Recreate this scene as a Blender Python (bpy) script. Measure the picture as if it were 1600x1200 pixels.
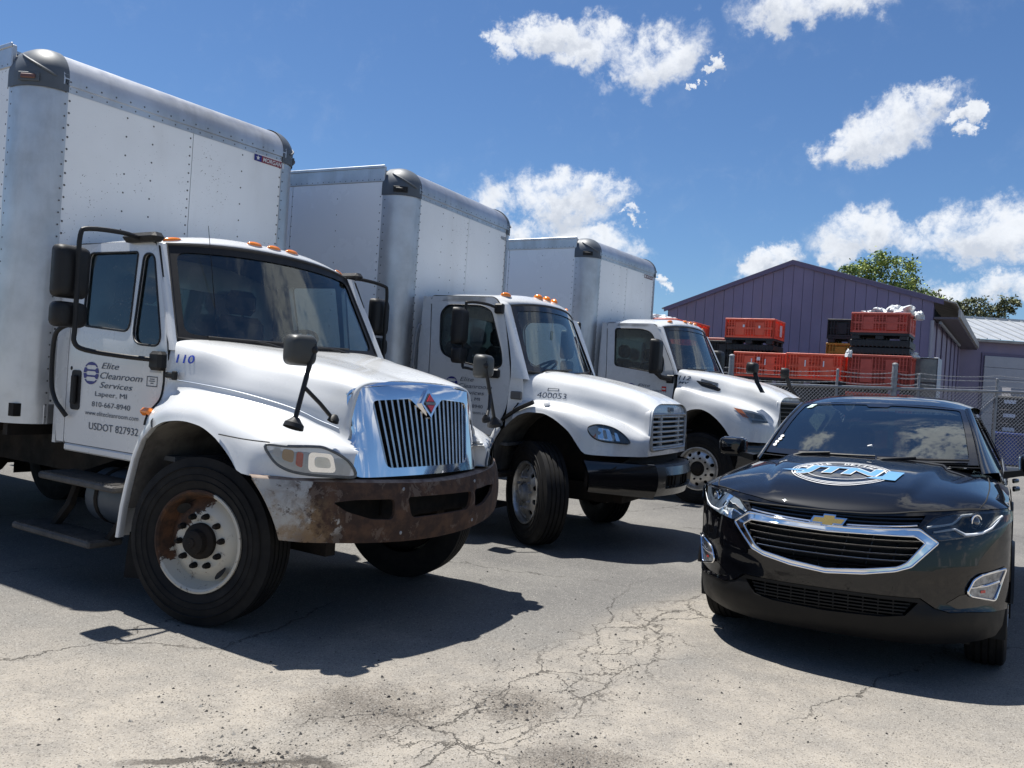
import bpy, bmesh, math, random
from mathutils import Vector, Matrix
from mathutils.geometry import delaunay_2d_cdt
random.seed(7)
for o in list(bpy.data.objects): bpy.data.objects.remove(o)
S = bpy.context.scene
COL = S.collection
PI = math.pi

# ------------------------------------------------------------------ camera
cd = bpy.data.cameras.new('camera'); cam = bpy.data.objects.new('camera', cd); COL.objects.link(cam)
R_, U_, F_ = Vector((.99780632, .00020938, .06620053)), Vector((-.06620086, .00315593, .99780133)), Vector((0, .999995, -.00316287))
cam.matrix_world = Matrix(((R_.x, U_.x, -F_.x, 0), (R_.y, U_.y, -F_.y, 0), (R_.z, U_.z, -F_.z, 1.559), (0, 0, 0, 1)))
cd.sensor_width = 36; cd.lens = 30.03; cd.clip_start = .05; cd.clip_end = 3000
S.camera = cam

# ------------------------------------------------------------------ sky, sun, exposure
SUN_EL, SUN_AZ = math.radians(71), math.atan2(-.8, .6)
w = bpy.data.worlds.new('World'); S.world = w; w.use_nodes = True
nt = w.node_tree; N = nt.nodes; LK = nt.links
for n in list(N): N.remove(n)
def nd(tree, kind, **kw):
    n = tree.nodes.new(kind)
    for k, v in kw.items(): setattr(n, k, v)
    return n
def mth(tree, op, a, b=None, c=None, clamp=False):
    n = tree.nodes.new('ShaderNodeMath'); n.operation = op; n.use_clamp = clamp
    for i, x in enumerate((a, b, c)):
        if x is None: continue
        if isinstance(x, (int, float)): n.inputs[i].default_value = x
        else: tree.links.new(x, n.inputs[i])
    return n.outputs[0]
def vmth(tree, op, a, b):
    n = tree.nodes.new('ShaderNodeVectorMath'); n.operation = op
    for i, x in enumerate((a, b)):
        if isinstance(x, (tuple, list, Vector)): n.inputs[i].default_value = x
        else: tree.links.new(x, n.inputs[i])
    return n.outputs['Value'] if op in ('DOT_PRODUCT', 'LENGTH') else n.outputs[0]
def smooth(tree, x, lo, hi):
    n = tree.nodes.new('ShaderNodeMapRange'); n.interpolation_type = 'SMOOTHSTEP'
    tree.links.new(x, n.inputs[0]); n.inputs[1].default_value = lo; n.inputs[2].default_value = hi
    return n.outputs[0]
def noise(tree, vec, scale, detail=6, rough=.55, dist=0, out=0):
    n = tree.nodes.new('ShaderNodeTexNoise'); n.inputs['Scale'].default_value = scale
    n.inputs['Detail'].default_value = detail; n.inputs['Roughness'].default_value = rough; n.inputs['Distortion'].default_value = dist
    if vec is not None: tree.links.new(vec, n.inputs['Vector'])
    return n.outputs[out]
def mixc(tree, f, a, b, mode='MIX'):
    n = tree.nodes.new('ShaderNodeMix'); n.data_type = 'RGBA'; n.blend_type = mode
    for s, x in ((0, f), (6, a), (7, b)):
        if isinstance(x, (int, float)): n.inputs[s].default_value = x
        elif isinstance(x, tuple): n.inputs[s].default_value = (*x[:3], 1)
        else: tree.links.new(x, n.inputs[s])
    return n.outputs[2]
sky = nd(nt, 'ShaderNodeTexSky', sky_type='NISHITA', sun_disc=False, sun_elevation=SUN_EL, sun_rotation=SUN_AZ, air_density=1.0, dust_density=.35, ozone_density=2.2)
tc = nd(nt, 'ShaderNodeTexCoord'); D = tc.outputs['Generated']
# cumulus: (pixel-free) bearings given as direction, half sizes in radians, tilt
CLOUDS = [(0.0177, 0.9254, 0.3786, 0.0388, 0.0144, 0.1), (0.0661, 0.9286, 0.3651, 0.0322, 0.0189, 0.2), (0.1204, 0.9255, 0.3591, 0.0454, 0.0244, 0.35), (0.2009, 0.9147, 0.3507, 0.0071, 0.0082, 0.3), (0.1926, 0.9203, 0.3405, 0.0066, 0.005, 0.0), (0.1742, 0.9262, 0.3345, 0.0028, 0.0028, 0.0), (-0.0348, 0.931, 0.3635, 0.0089, 0.0145, 0.0), (0.2789, 0.8688, 0.4092, 0.0582, 0.0208, 0.0), (0.395, 0.8656, 0.3079, 0.029, 0.0155, 0.2), (0.3708, 0.8839, 0.2851, 0.0413, 0.0222, 0.45), (0.4283, 0.8561, 0.2891, 0.0103, 0.0067, 0.3), (0.4402, 0.8489, 0.2927, 0.0071, 0.0102, 0.4), (0.4409, 0.8549, 0.2735, 0.0067, 0.0061, 0.0), (0.3411, 0.9001, 0.271, 0.0216, 0.0162, 0.0), (0.3884, 0.9042, 0.1776, 0.0542, 0.0195, 0.0), (0.4629, 0.8673, 0.1829, 0.0572, 0.0229, 0.12), (0.3549, 0.9201, 0.1657, 0.0265, 0.0132, 0.0), (0.2783, 0.9488, 0.1494, 0.0227, 0.0136, 0.4), (0.0299, 0.9772, 0.2101, 0.0609, 0.0222, 0.0), (0.0908, 0.9709, 0.2215, 0.0314, 0.0163, 0.0), (0.0475, 0.9841, 0.1714, 0.0708, 0.0142, -0.1), (0.124, 0.9726, 0.1964, 0.0076, 0.0052, 0.4), (0.4752, 0.8709, 0.1255, 0.0501, 0.0157, 0.15), (0.1591, 0.9793, 0.1251, 0.0041, 0.0059, 0.0), (0.1636, 0.9799, 0.1144, 0.0053, 0.0053, 0.3)] + [(.40, .42, .82, .13, .13, .4), (.30, .30, .90, .09, .10, .8), (.72, .36, .60, .10, .15, .9), (.60, .15, .78, .10, .10, .3), (-.05, .62, .78, .05, .04, .2)]
mask = None; low = None
Dm = vmth(nt, 'ADD', vmth(nt, 'ADD', D, vmth(nt, 'MULTIPLY', vmth(nt, 'SUBTRACT', noise(nt, D, 16, 6, .65, 0, 1), (.5, .5, .5)), (.085, .085, .085))), vmth(nt, 'MULTIPLY', vmth(nt, 'SUBTRACT', noise(nt, D, 60, 6, .65, 0, 1), (.5, .5, .5)), (.034, .034, .034)))
for (dx, dy, dz, hu, hv, tilt) in CLOUDS:
    c = Vector((dx, dy, dz)).normalized(); u = Vector((0, 0, 1)).cross(c) * -1; u.normalize(); v = u.cross(c)
    if v.z < 0: v = -v
    ct, st = math.cos(tilt), math.sin(tilt)
    u2 = u * ct + v * st; v2 = v * ct - u * st
    a = vmth(nt, 'DOT_PRODUCT', Dm, tuple(u2 / hu)); b = vmth(nt, 'DOT_PRODUCT', Dm, tuple(v2 / hv))
    r = mth(nt, 'SQRT', mth(nt, 'ADD', mth(nt, 'MULTIPLY', a, a), mth(nt, 'MULTIPLY', b, b)))
    front = mth(nt, 'GREATER_THAN', vmth(nt, 'DOT_PRODUCT', D, tuple(c)), .5)
    m = mth(nt, 'MULTIPLY', mth(nt, 'SUBTRACT', 1.9, r, clamp=False), front)
    m = mth(nt, 'MAXIMUM', m, 0)
    lw = mth(nt, 'MULTIPLY', mth(nt, 'SUBTRACT', .25, b), mth(nt, 'MINIMUM', m, 1.0))
    mask = m if mask is None else mth(nt, 'SMOOTH_MAX', mask, m, .35)
    low = lw if low is None else mth(nt, 'SMOOTH_MAX', low, lw, .5)
# elsewhere: a deck of fair weather cumulus
sp = nd(nt, 'ShaderNodeSeparateXYZ'); LK.new(D, sp.inputs[0])
zz = mth(nt, 'ADD', mth(nt, 'MAXIMUM', sp.outputs[2], 0), .18)
cmb = nd(nt, 'ShaderNodeCombineXYZ'); LK.new(mth(nt, 'DIVIDE', sp.outputs[0], zz), cmb.inputs[0]); LK.new(mth(nt, 'DIVIDE', sp.outputs[1], zz), cmb.inputs[1])
deckn = noise(nt, cmb.outputs[0], 1.5, 8, .6, .3)
behind = smooth(nt, vmth(nt, 'DOT_PRODUCT', D, (0, 1, .12)), .80, .68)
deck = mth(nt, 'MULTIPLY', smooth(nt, deckn, .52, .70), behind)
wv = vmth(nt, 'ADD', D, vmth(nt, 'MULTIPLY', noise(nt, D, 14, 5, .6, 0, 1), (.05, .05, .05)))
fb1 = noise(nt, wv, 17, 10, .66, .3); fb2 = noise(nt, D, 42, 8, .62)
fb = mth(nt, 'ADD', mth(nt, 'MULTIPLY', mth(nt, 'SUBTRACT', fb1, .5), 3.6), mth(nt, 'MULTIPLY', mth(nt, 'SUBTRACT', fb2, .5), 1.5))
mask = mth(nt, 'MINIMUM', mask, 1.1)
dens0 = mth(nt, 'ADD', mask, mth(nt, 'MULTIPLY', fb, smooth(nt, mask, .0, .9)))
dens = mth(nt, 'MAXIMUM', smooth(nt, dens0, .25, 1.30), deck)
core = smooth(nt, mth(nt, 'ADD', mth(nt, 'MULTIPLY', low, .8), mth(nt, 'MULTIPLY', mth(nt, 'SUBTRACT', fb1, .5), 2.4)), .0, 1.3)
core = mth(nt, 'MAXIMUM', core, mth(nt, 'MULTIPLY', smooth(nt, deckn, .6, .75), mth(nt, 'MULTIPLY', behind, .8)))
ccol = mixc(nt, core, (11.6, 11.9, 12.3), (7.4, 7.9, 8.8))
horizon = smooth(nt, sp.outputs[2], -.02, .0)
skyc = mixc(nt, 1.0, sky.outputs[0], (.74, .985, 1.27), 'MULTIPLY')
final = mixc(nt, mth(nt, 'MULTIPLY', dens, .93), skyc, ccol)
bg = nd(nt, 'ShaderNodeBackground'); bg.inputs[1].default_value = .050; LK.new(final, bg.inputs[0])
ow = nd(nt, 'ShaderNodeOutputWorld'); LK.new(bg.outputs[0], ow.inputs[0])

sl = bpy.data.lights.new('sun', 'SUN'); sl.energy = 5.0; sl.angle = math.radians(.53); sl.color = (1, .965, .9)
so = bpy.data.objects.new('sun', sl); COL.objects.link(so)
sd = Vector((math.sin(SUN_AZ) * math.cos(SUN_EL), math.cos(SUN_AZ) * math.cos(SUN_EL), math.sin(SUN_EL)))
so.rotation_euler = sd.to_track_quat('Z', 'Y').to_euler(); so.location = (0, 0, 30)
S.view_settings.view_transform = 'Standard'; S.view_settings.look = 'None'
S.view_settings.exposure = .80; S.view_settings.gamma = 1; S.view_settings.use_curve_mapping = False
S.render.engine = 'CYCLES'
S.cycles.max_bounces = 8; S.cycles.transparent_max_bounces = 16; S.cycles.caustics_reflective = False; S.cycles.caustics_refractive = False

# ------------------------------------------------------------------ geometry helpers
class G:
    def __init__(s): s.v = []; s.f = []; s.m = []
    def add(s, vs, fs, m=0):
        b = len(s.v); s.v += [tuple(x) for x in vs]; s.f += [tuple(b + i for i in f) for f in fs]; s.m += [m] * len(fs)
        return s
    def box(s, x0, x1, y0, y1, z0, z1, b=0, m=0, mat=None):
        if x0 > x1: x0, x1 = x1, x0
        if y0 > y1: y0, y1 = y1, y0
        if z0 > z1: z0, z1 = z1, z0
        b = min(b, (x1 - x0) * .45, (y1 - y0) * .45, (z1 - z0) * .45)
        if b <= 0:
            vs = [(x, y, z) for x in (x0, x1) for y in (y0, y1) for z in (z0, z1)]
            fs = [(0, 1, 3, 2), (4, 6, 7, 5), (0, 4, 5, 1), (2, 3, 7, 6), (0, 2, 6, 4), (1, 5, 7, 3)]
        else:
            bm = bmesh.new()
            vs = []
            for sx in (0, 1):
                for sy in (0, 1):
                    for sz in (0, 1):
                        X = (x0, x1)[sx]; Y = (y0, y1)[sy]; Z = (z0, z1)[sz]
                        dx = b if sx == 0 else -b; dy = b if sy == 0 else -b; dz = b if sz == 0 else -b
                        vs += [(X, Y + dy, Z + dz), (X + dx, Y, Z + dz), (X + dx, Y + dy, Z)]
            for p in vs: bm.verts.new(p)
            r = bmesh.ops.convex_hull(bm, input=list(bm.verts)); bm.verts.index_update()
            bmesh.ops.dissolve_limit(bm, angle_limit=.02, verts=bm.verts, edges=bm.edges)
            bm.verts.index_update()
            vs = [tuple(q.co) for q in bm.verts]; fs = [[q.index for q in f.verts] for f in bm.faces]; bm.free()
        if mat is not None: vs = [mat @ Vector(p) for p in vs]
        return s.add(vs, fs, m)
    def tube(s, pts, r, n=8, closed=False, m=0, caps=True):
        P = [Vector(p) for p in pts]; k = len(P)
        rr = r if isinstance(r, (list, tuple)) else [r] * k
        T = []
        for i in range(k):
            a = P[(i - 1) % k] if (i > 0 or closed) else P[0]; c = P[(i + 1) % k] if (i < k - 1 or closed) else P[-1]
            t = c - a; T.append(t.normalized() if t.length > 1e-9 else Vector((0, 0, 1)))
        up = Vector((0, 0, 1)) if abs(T[0].z) < .9 else Vector((1, 0, 0))
        nrm = (up - T[0] * up.dot(T[0])).normalized(); vs = []
        for i in range(k):
            nrm = (nrm - T[i] * nrm.dot(T[i])).normalized(); bi = T[i].cross(nrm)
            for j in range(n):
                a = 2 * PI * j / n; vs.append(P[i] + (nrm * math.cos(a) + bi * math.sin(a)) * rr[i])
        fs = []
        for i in range(k if closed else k - 1):
            i2 = (i + 1) % k
            for j in range(n): fs.append((i * n + j, i * n + (j + 1) % n, i2 * n + (j + 1) % n, i2 * n + j))
        if caps and not closed: fs += [tuple(range(n))[::-1], tuple((k - 1) * n + j for j in range(n))]
        return s.add(vs, fs, m)
    def lathe(s, prof, o, ax, n=32, m=0, close=False):
        o = Vector(o); ax = Vector(ax).normalized(); up = Vector((0, 0, 1)) if abs(ax.z) < .9 else Vector((1, 0, 0))
        e1 = (up - ax * up.dot(ax)).normalized(); e2 = ax.cross(e1); vs = []; k = len(prof)
        for a, r in prof:
            for j in range(n):
                t = 2 * PI * j / n; vs.append(o + ax * a + (e1 * math.cos(t) + e2 * math.sin(t)) * r)
        fs = [(i * n + j, i * n + (j + 1) % n, (i + 1) % k * n + (j + 1) % n, (i + 1) % k * n + j) for i in range(k if close else k - 1) for j in range(n)]
        return s.add(vs, fs, m)
    def grid(s, fn, us, vs_, m=0, closeu=False):
        V = [fn(u, v) for u in us for v in vs_]; nu, nv = len(us), len(vs_)
        fs = [(i * nv + j, ((i + 1) % nu) * nv + j, ((i + 1) % nu) * nv + j + 1, i * nv + j + 1) for i in range(nu if closeu else nu - 1) for j in range(nv - 1)]
        return s.add(V, fs, m)
    def rows(s, rows, m=0):
        nv = len(rows[0]); V = [p for r in rows for p in r]
        return s.add(V, [(i * nv + j, (i + 1) * nv + j, (i + 1) * nv + j + 1, i * nv + j + 1) for i in range(len(rows) - 1) for j in range(nv - 1)], m)
    def plate(s, outline, fn, holes=(), th=.0, res=.1, m=0, mback=None, mrim=None):
        def dens(poly):
            out = []
            for i, p in enumerate(poly):
                q = poly[(i + 1) % len(poly)]; d = math.hypot(q[0] - p[0], q[1] - p[1]); k = max(1, int(math.ceil(d / res)))
                out += [(p[0] + (q[0] - p[0]) * t / k, p[1] + (q[1] - p[1]) * t / k) for t in range(k)]
            return out
        loops = [dens(outline)] + [dens(h) for h in holes]
        pts = []; edges = []; lid = []
        for L in loops:
            b = len(pts); pts += L; edges += [(b + i, b + (i + 1) % len(L)) for i in range(len(L))]; lid.append(b)
        xs = [p[0] for p in loops[0]]; ys = [p[1] for p in loops[0]]
        nx = int((max(xs) - min(xs)) / res); ny = int((max(ys) - min(ys)) / res)
        bp = list(pts)
        if nx * ny < 6000:
            for i in range(1, nx + 1):
                for j in range(1, ny + 1):
                    x = min(xs) + i * (max(xs) - min(xs)) / (nx + 1); y = min(ys) + j * (max(ys) - min(ys)) / (ny + 1)
                    if inpoly(x, y, loops[0]) and not any(inpoly(x, y, h) for h in loops[1:]):
                        if min((x - a) ** 2 + (y - b) ** 2 for a, b in bp) > (.45 * res) ** 2: pts.append((x, y))
        V, E, F, ov, oe, of = delaunay_2d_cdt([Vector(p) for p in pts], edges, [], 0, 1e-7)
        tri = []
        for f in F:
            cx = sum(V[i].x for i in f) / len(f); cy = sum(V[i].y for i in f) / len(f)
            if inpoly(cx, cy, loops[0]) and not any(inpoly(cx, cy, h) for h in loops[1:]): tri.append(f)
        P = [Vector(fn(q.x, q.y)) for q in V]
        s.add(P, tri, m)
        if th:
            e = 1e-4; B = []
            for q, p in zip(V, P):
                du = Vector(fn(q.x + e, q.y)) - p; dv = Vector(fn(q.x, q.y + e)) - p; n = du.cross(dv)
                n = n.normalized() if n.length > 1e-14 else Vector((0, 0, 1)); B.append(p - n * th)
            s.add(B, [tuple(reversed(f)) for f in tri], m if mback is None else mback)
            cnt = {}
            for f in tri:
                for i in range(len(f)):
                    a, b = f[i], f[(i + 1) % len(f)]; k = (min(a, b), max(a, b)); cnt.setdefault(k, []).append((a, b))
            rim = [v[0] for v in cnt.values() if len(v) == 1]; nP = len(P)
            s.add(P + B, [(b, a, a + nP, b + nP) for a, b in rim], m if mrim is None else mrim)
        return s
    def dome(s, p, n, r, h=None, k=6, m=0):
        p = Vector(p); n = Vector(n).normalized(); h = r * .5 if h is None else h
        up = Vector((0, 0, 1)) if abs(n.z) < .9 else Vector((1, 0, 0)); e1 = n.cross(up).normalized(); e2 = n.cross(e1)
        vs = [p + (e1 * math.cos(2 * PI * j / k) + e2 * math.sin(2 * PI * j / k)) * r for j in range(k)] + [p + n * h]
        return s.add(vs, [(j, (j + 1) % k, k) for j in range(k)], m)
    def ball(s, c, rx, ry=None, rz=None, n=12, k=8, m=0):
        ry = rx if ry is None else ry; rz = rx if rz is None else rz
        return s.grid(lambda u, v: (c[0] + rx * math.cos(u) * math.cos(v), c[1] + ry * math.sin(u) * math.cos(v), c[2] + rz * math.sin(v)),
                      [2 * PI * i / n for i in range(n)], [-PI / 2 + PI * j / k for j in range(k + 1)], m, closeu=True)
    def mirror(s):
        b = len(s.v); nf = len(s.f)
        s.v += [(x, -y, z) for x, y, z in s.v]; s.f += [tuple(b + i for i in reversed(f)) for f in s.f[:nf]]; s.m += s.m[:nf]
        return s
    def build(s, name, mats, parent=None, ang=32, merge=True, flat=False, kind=None, label=None):
        me = bpy.data.meshes.new(name); me.from_pydata(s.v, [], s.f)
        if not isinstance(mats, (list, tuple)): mats = [mats]
        for x in mats: me.materials.append(x)
        if len(mats) > 1: me.polygons.foreach_set('material_index', s.m)
        if merge:
            bm = bmesh.new(); bm.from_mesh(me); bmesh.ops.remove_doubles(bm, verts=bm.verts, dist=1e-5)
            bmesh.ops.recalc_face_normals(bm, faces=bm.faces) if merge == 'n' else None
            bm.to_mesh(me); bm.free()
        if not flat:
            me.polygons.foreach_set('use_smooth', [True] * len(me.polygons)); me.set_sharp_from_angle(angle=math.radians(ang))
        me.update()
        o = bpy.data.objects.new(name, me); COL.objects.link(o)
        if parent is not None: o.parent = parent
        if kind: o['kind'] = kind
        if label: o['label'] = label
        return o
def _lr(s, name, mats, parent=None, **kw):
    s.build(name, mats, parent, **kw)
    m = G(); m.v = [(x, -y, z) for x, y, z in s.v]; m.f = [tuple(reversed(f)) for f in s.f]; m.m = list(s.m)
    return m.build(name, mats, parent, **kw)
G.build_lr = _lr
def inpoly(x, y, P):
    c = False; j = len(P) - 1
    for i in range(len(P)):
        xi, yi = P[i]; xj, yj = P[j]
        if (yi > y) != (yj > y) and x < (xj - xi) * (y - yi) / (yj - yi) + xi: c = not c
        j = i
    return c
def rpoly(pts, r, k=5):
    out = []; n = len(pts)
    for i, p in enumerate(pts):
        ri = r[i] if isinstance(r, (list, tuple)) else r
        a = Vector(pts[i - 1]); b = Vector(p); c = Vector(pts[(i + 1) % n])
        if ri <= 0: out.append(tuple(b)); continue
        d1 = (a - b); d2 = (c - b); q = min(ri, d1.length * .48, d2.length * .48); s1 = b + d1.normalized() * q; s2 = b + d2.normalized() * q
        for t in range(k + 1):
            t /= k; out.append(tuple(s1 * (1 - t) ** 2 + b * 2 * t * (1 - t) + s2 * t * t))
    return out
def spline(P, n, closed=False):
    """Catmull-Rom through P, n points per span"""
    P = [Vector(p) for p in P]; k = len(P); out = []
    for i in range(k if closed else k - 1):
        p1, p2 = P[i], P[(i + 1) % k]
        p0 = P[i - 1] if (i > 0 or closed) else p1 * 2 - p2; p3 = P[(i + 2) % k] if (i + 2 < k or closed) else p2 * 2 - p1
        for t in range(n):
            t /= n; out.append(.5 * ((2 * p1) + (p2 - p0) * t + (2 * p0 - 5 * p1 + 4 * p2 - p3) * t * t + (3 * p1 - p0 - 3 * p2 + p3) * t ** 3))
    if not closed: out.append(P[-1].copy())
    return out
def interp(tab, x):
    """monotone cubic through (x, y) pairs"""
    n = len(tab)
    if x <= tab[0][0]: return tab[0][1]
    if x >= tab[-1][0]: return tab[-1][1]
    i = max(k for k in range(n - 1) if tab[k][0] <= x)
    def sl(k): return (tab[k + 1][1] - tab[k][1]) / (tab[k + 1][0] - tab[k][0])
    def tg(k):
        if k == 0: return sl(0)
        if k == n - 1: return sl(n - 2)
        a, b = sl(k - 1), sl(k)
        return 0 if a * b <= 0 else 2 * a * b / (a + b)
    h = tab[i + 1][0] - tab[i][0]; t = (x - tab[i][0]) / h
    return (2 * t ** 3 - 3 * t * t + 1) * tab[i][1] + (t ** 3 - 2 * t * t + t) * h * tg(i) + (-2 * t ** 3 + 3 * t * t) * tab[i + 1][1] + (t ** 3 - t * t) * h * tg(i + 1)
def lin(a, b, n): return [a + (b - a) * i / (n - 1) for i in range(n)]
def thing(name, label, cat, loc=(0, 0, 0), rz=0, group=None):
    o = bpy.data.objects.new(name, None); COL.objects.link(o); o.empty_display_size = .3
    o.location = loc; o.rotation_euler = (0, 0, rz); o['label'] = label; o['category'] = cat
    if group: o['group'] = group
    return o
def tag(o, label, cat, group=None):
    o['label'] = label; o['category'] = cat
    if group: o['group'] = group
    return o
def dup(root, loc, rz, label=None, group=None):
    def cp(o, par):
        c = o.copy(); COL.objects.link(c)
        if par is not None: c.parent = par
        for ch in list(o.children): cp(ch, c)
        return c
    r = cp(root, None); r.location = loc; r.rotation_euler = (0, 0, rz)
    if label: r['label'] = label
    if group: r['group'] = group
    return r
_txt = {}
def text_mesh(body, shear=0, bold=0):
    k = (body, shear, bold)
    if k in _txt: return _txt[k]
    cu = bpy.data.curves.new('t', 'FONT'); cu.body = body; cu.shear = shear; cu.offset = bold; cu.resolution_u = 3
    ob = bpy.data.objects.new('t', cu); COL.objects.link(ob)
    dg = bpy.context.evaluated_depsgraph_get(); ev = ob.evaluated_get(dg); me = ev.to_mesh()
    V = [(v.co.x, v.co.y) for v in me.vertices]; F = [tuple(p.vertices) for p in me.polygons]; ev.to_mesh_clear()
    bpy.data.objects.remove(ob); bpy.data.curves.remove(cu)
    x0 = min(p[0] for p in V); x1 = max(p[0] for p in V); y0 = min(p[1] for p in V); y1 = max(p[1] for p in V)
    _txt[k] = ([((p[0] - x0) / (x1 - x0), (p[1] - y0) / (y1 - y0)) for p in V], F, (x1 - x0) / (y1 - y0))
    return _txt[k]
def text(g, body, fn, u0, u1, v0, v1, shear=0, bold=0, m=0):
    """lettering filling the box u0..u1, v0..v1 of a mapped surface"""
    V, F, asp = text_mesh(body, shear, bold)
    return g.add([fn(u0 + (u1 - u0) * a, v0 + (v1 - v0) * b) for a, b in V], F, m)

# ------------------------------------------------------------------ materials
def mat(name, col, rough=.5, metal=0, coat=0, var=0, vscale=3, col2=None, bump=0, bscale=60, specks=None, dirt=None, spec=.5, emit=None, aniso_streak=None, transmission=0):
    m = bpy.data.materials.new(name); m.use_nodes = True; t = m.node_tree; b = t.nodes['Principled BSDF']
    b.inputs['Base Color'].default_value = (*col, 1); b.inputs['Roughness'].default_value = rough; b.inputs['Metallic'].default_value = metal
    b.inputs['Coat Weight'].default_value = coat; b.inputs['Coat Roughness'].default_value = .04; b.inputs['Specular IOR Level'].default_value = spec
    b.inputs['Transmission Weight'].default_value = transmission
    co = t.nodes.new('ShaderNodeTexCoord').outputs['Object']; c = None
    if var or col2:
        n = noise(t, co, vscale, 6, .6)
        c = mixc(t, smooth(t, n, .35, .68), col, col2 if col2 else tuple(x * (1 - var) for x in col))
    if specks:
        (sc, ssc, lo) = specks
        v = t.nodes.new('ShaderNodeTexVoronoi'); v.inputs['Scale'].default_value = ssc; t.links.new(co, v.inputs['Vector'])
        big = noise(t, co, 2.2, 4, .6); hi = noise(t, co, ssc * .6, 2, .5)
        rad = mth(t, 'MULTIPLY', mth(t, 'MULTIPLY', smooth(t, big, .35, .7), smooth(t, hi, .5, .72)), lo)
        k = mth(t, 'LESS_THAN', v.outputs['Distance'], rad)
        c = mixc(t, k, c if c is not None else col, sc)
    if dirt:
        (dc, dsc, lo, hi) = dirt
        mp = t.nodes.new('ShaderNodeMapping'); mp.inputs['Scale'].default_value = (1, 1, .22); t.links.new(co, mp.inputs[0])
        k = smooth(t, noise(t, mp.outputs[0], dsc, 8, .65, .4), lo, hi)
        c = mixc(t, mth(t, 'MULTIPLY', k, .55), c if c is not None else col, dc)
    if c is not None: t.links.new(c, b.inputs['Base Color'])
    if var:
        rn = noise(t, co, vscale * 2.3, 4, .6); t.links.new(mth(t, 'ADD', mth(t, 'MULTIPLY', mth(t, 'SUBTRACT', rn, .5), rough * .6), rough), b.inputs['Roughness'])
    if bump:
        bn = t.nodes.new('ShaderNodeBump'); bn.inputs['Strength'].default_value = bump; bn.inputs['Distance'].default_value = .01
        t.links.new(noise(t, co, bscale, 5, .6), bn.inputs['Height']); t.links.new(bn.outputs[0], b.inputs['Normal'])
    if emit:
        b.inputs['Emission Color'].default_value = (*emit[:3], 1); b.inputs['Emission Strength'].default_value = emit[3]
    return m
def glass(name, tint, tr=.8, rough=.0, dust=.0, ior=1.6):
    m = bpy.data.materials.new(name); m.use_nodes = True; t = m.node_tree; t.nodes.remove(t.nodes['Principled BSDF'])
    tb = nd(t, 'ShaderNodeBsdfTransparent'); tb.inputs[0].default_value = (*[x * tr for x in tint], 1)
    gl = nd(t, 'ShaderNodeBsdfGlossy'); gl.inputs['Roughness'].default_value = rough; gl.inputs[0].default_value = (.95, 1, .98, 1)
    fr = nd(t, 'ShaderNodeFresnel'); fr.inputs[0].default_value = ior
    mx = nd(t, 'ShaderNodeMixShader'); t.links.new(fr.outputs[0], mx.inputs[0]); t.links.new(tb.outputs[0], mx.inputs[1]); t.links.new(gl.outputs[0], mx.inputs[2])
    o = mx
    if dust:
        df = nd(t, 'ShaderNodeBsdfDiffuse'); df.inputs[0].default_value = (.5, .49, .46, 1)
        co = nd(t, 'ShaderNodeTexCoord').outputs['Object']
        k = mth(t, 'MULTIPLY', smooth(t, noise(t, co, 5, 8, .7), .35, .8), dust); k2 = mth(t, 'MULTIPLY', mth(t, 'GREATER_THAN', noise(t, co, 95, 2, .5), .72), .35)
        m2 = nd(t, 'ShaderNodeMixShader'); t.links.new(mth(t, 'ADD', k, k2), m2.inputs[0]); t.links.new(mx.outputs[0], m2.inputs[1]); t.links.new(df.outputs[0], m2.inputs[2]); o = m2
    t.links.new(o.outputs[0], t.nodes['Material Output'].inputs[0])
    return m
MT = {}
MT['white'] = mat('white_paint', (.56, .57, .575), .28, coat=.6, var=.05, vscale=2, dirt=((.42, .40, .36), 3.5, .62, .85))
MT['white_box'] = mat('box_panel_white', (.76, .78, .79), .38, var=.06, vscale=1.2, specks=((.17, .16, .15), 85, .46), dirt=((.50, .49, .46), 1.4, .48, .85), bump=.22, bscale=1.7)
MT['white_box_clean'] = mat('box_side_white', (.80, .82, .84), .26, var=.03, vscale=.8, dirt=((.56, .56, .54), 1.2, .52, .85), bump=.2, bscale=1.5)
MT['alu'] = mat('mill_aluminium', (.56, .57, .585), .40, metal=.8, var=.22, vscale=2.5, dirt=((.24, .225, .21), 3, .42, .8), bump=.05, bscale=30)
MT['cap'] = mat('grey_cap_plastic', (.075, .09, .11), .5, var=.15, vscale=6)
MT['rivet'] = mat('dull_rivet', (.10, .10, .10), .6, metal=.3)
MT['black'] = mat('black_plastic', (.012, .012, .013), .5, var=.2, vscale=8, bump=.08, bscale=200, spec=.3)
MT['gloss_black'] = mat('gloss_black', (.008, .008, .009), .12, coat=.5)
MT['frame'] = mat('chassis_black', (.010, .0095, .009), .8, var=.35, vscale=5, col2=(.026, .020, .016), spec=.2)
MT['rubber'] = mat('tyre_rubber', (.009, .009, .010), .75, var=.25, vscale=7, col2=(.017, .016, .015), bump=.1, bscale=120, spec=.18)
MT['groove'] = mat('tyre_groove', (.012, .012, .012), .9)
MT['chrome'] = mat('chrome', (.82, .83, .85), .06, metal=1, var=.04, vscale=5)
MT['chrome_dull'] = mat('worn_chrome', (.50, .50, .495), .2, metal=1, var=.2, vscale=9, bump=.02, bscale=50)
MT['steel'] = mat('galvanised_steel', (.26, .27, .285), .5, metal=.35, var=.25, vscale=14)
MT['amber'] = mat('amber_lens', (.75, .20, .008), .15, coat=.8, emit=None)
MT['amber_clear'] = mat('amber_reflector', (.75, .20, .02), .2, coat=.8)
MT['red_lens'] = mat('red_reflector', (.55, .025, .02), .25, coat=.6)
MT['glass'] = glass('window_glass', (.84, .95, .90), .94, dust=.05, ior=1.85)
MT['glass_side'] = glass('side_glass', (.55, .63, .62), .85, dust=.02)
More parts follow.
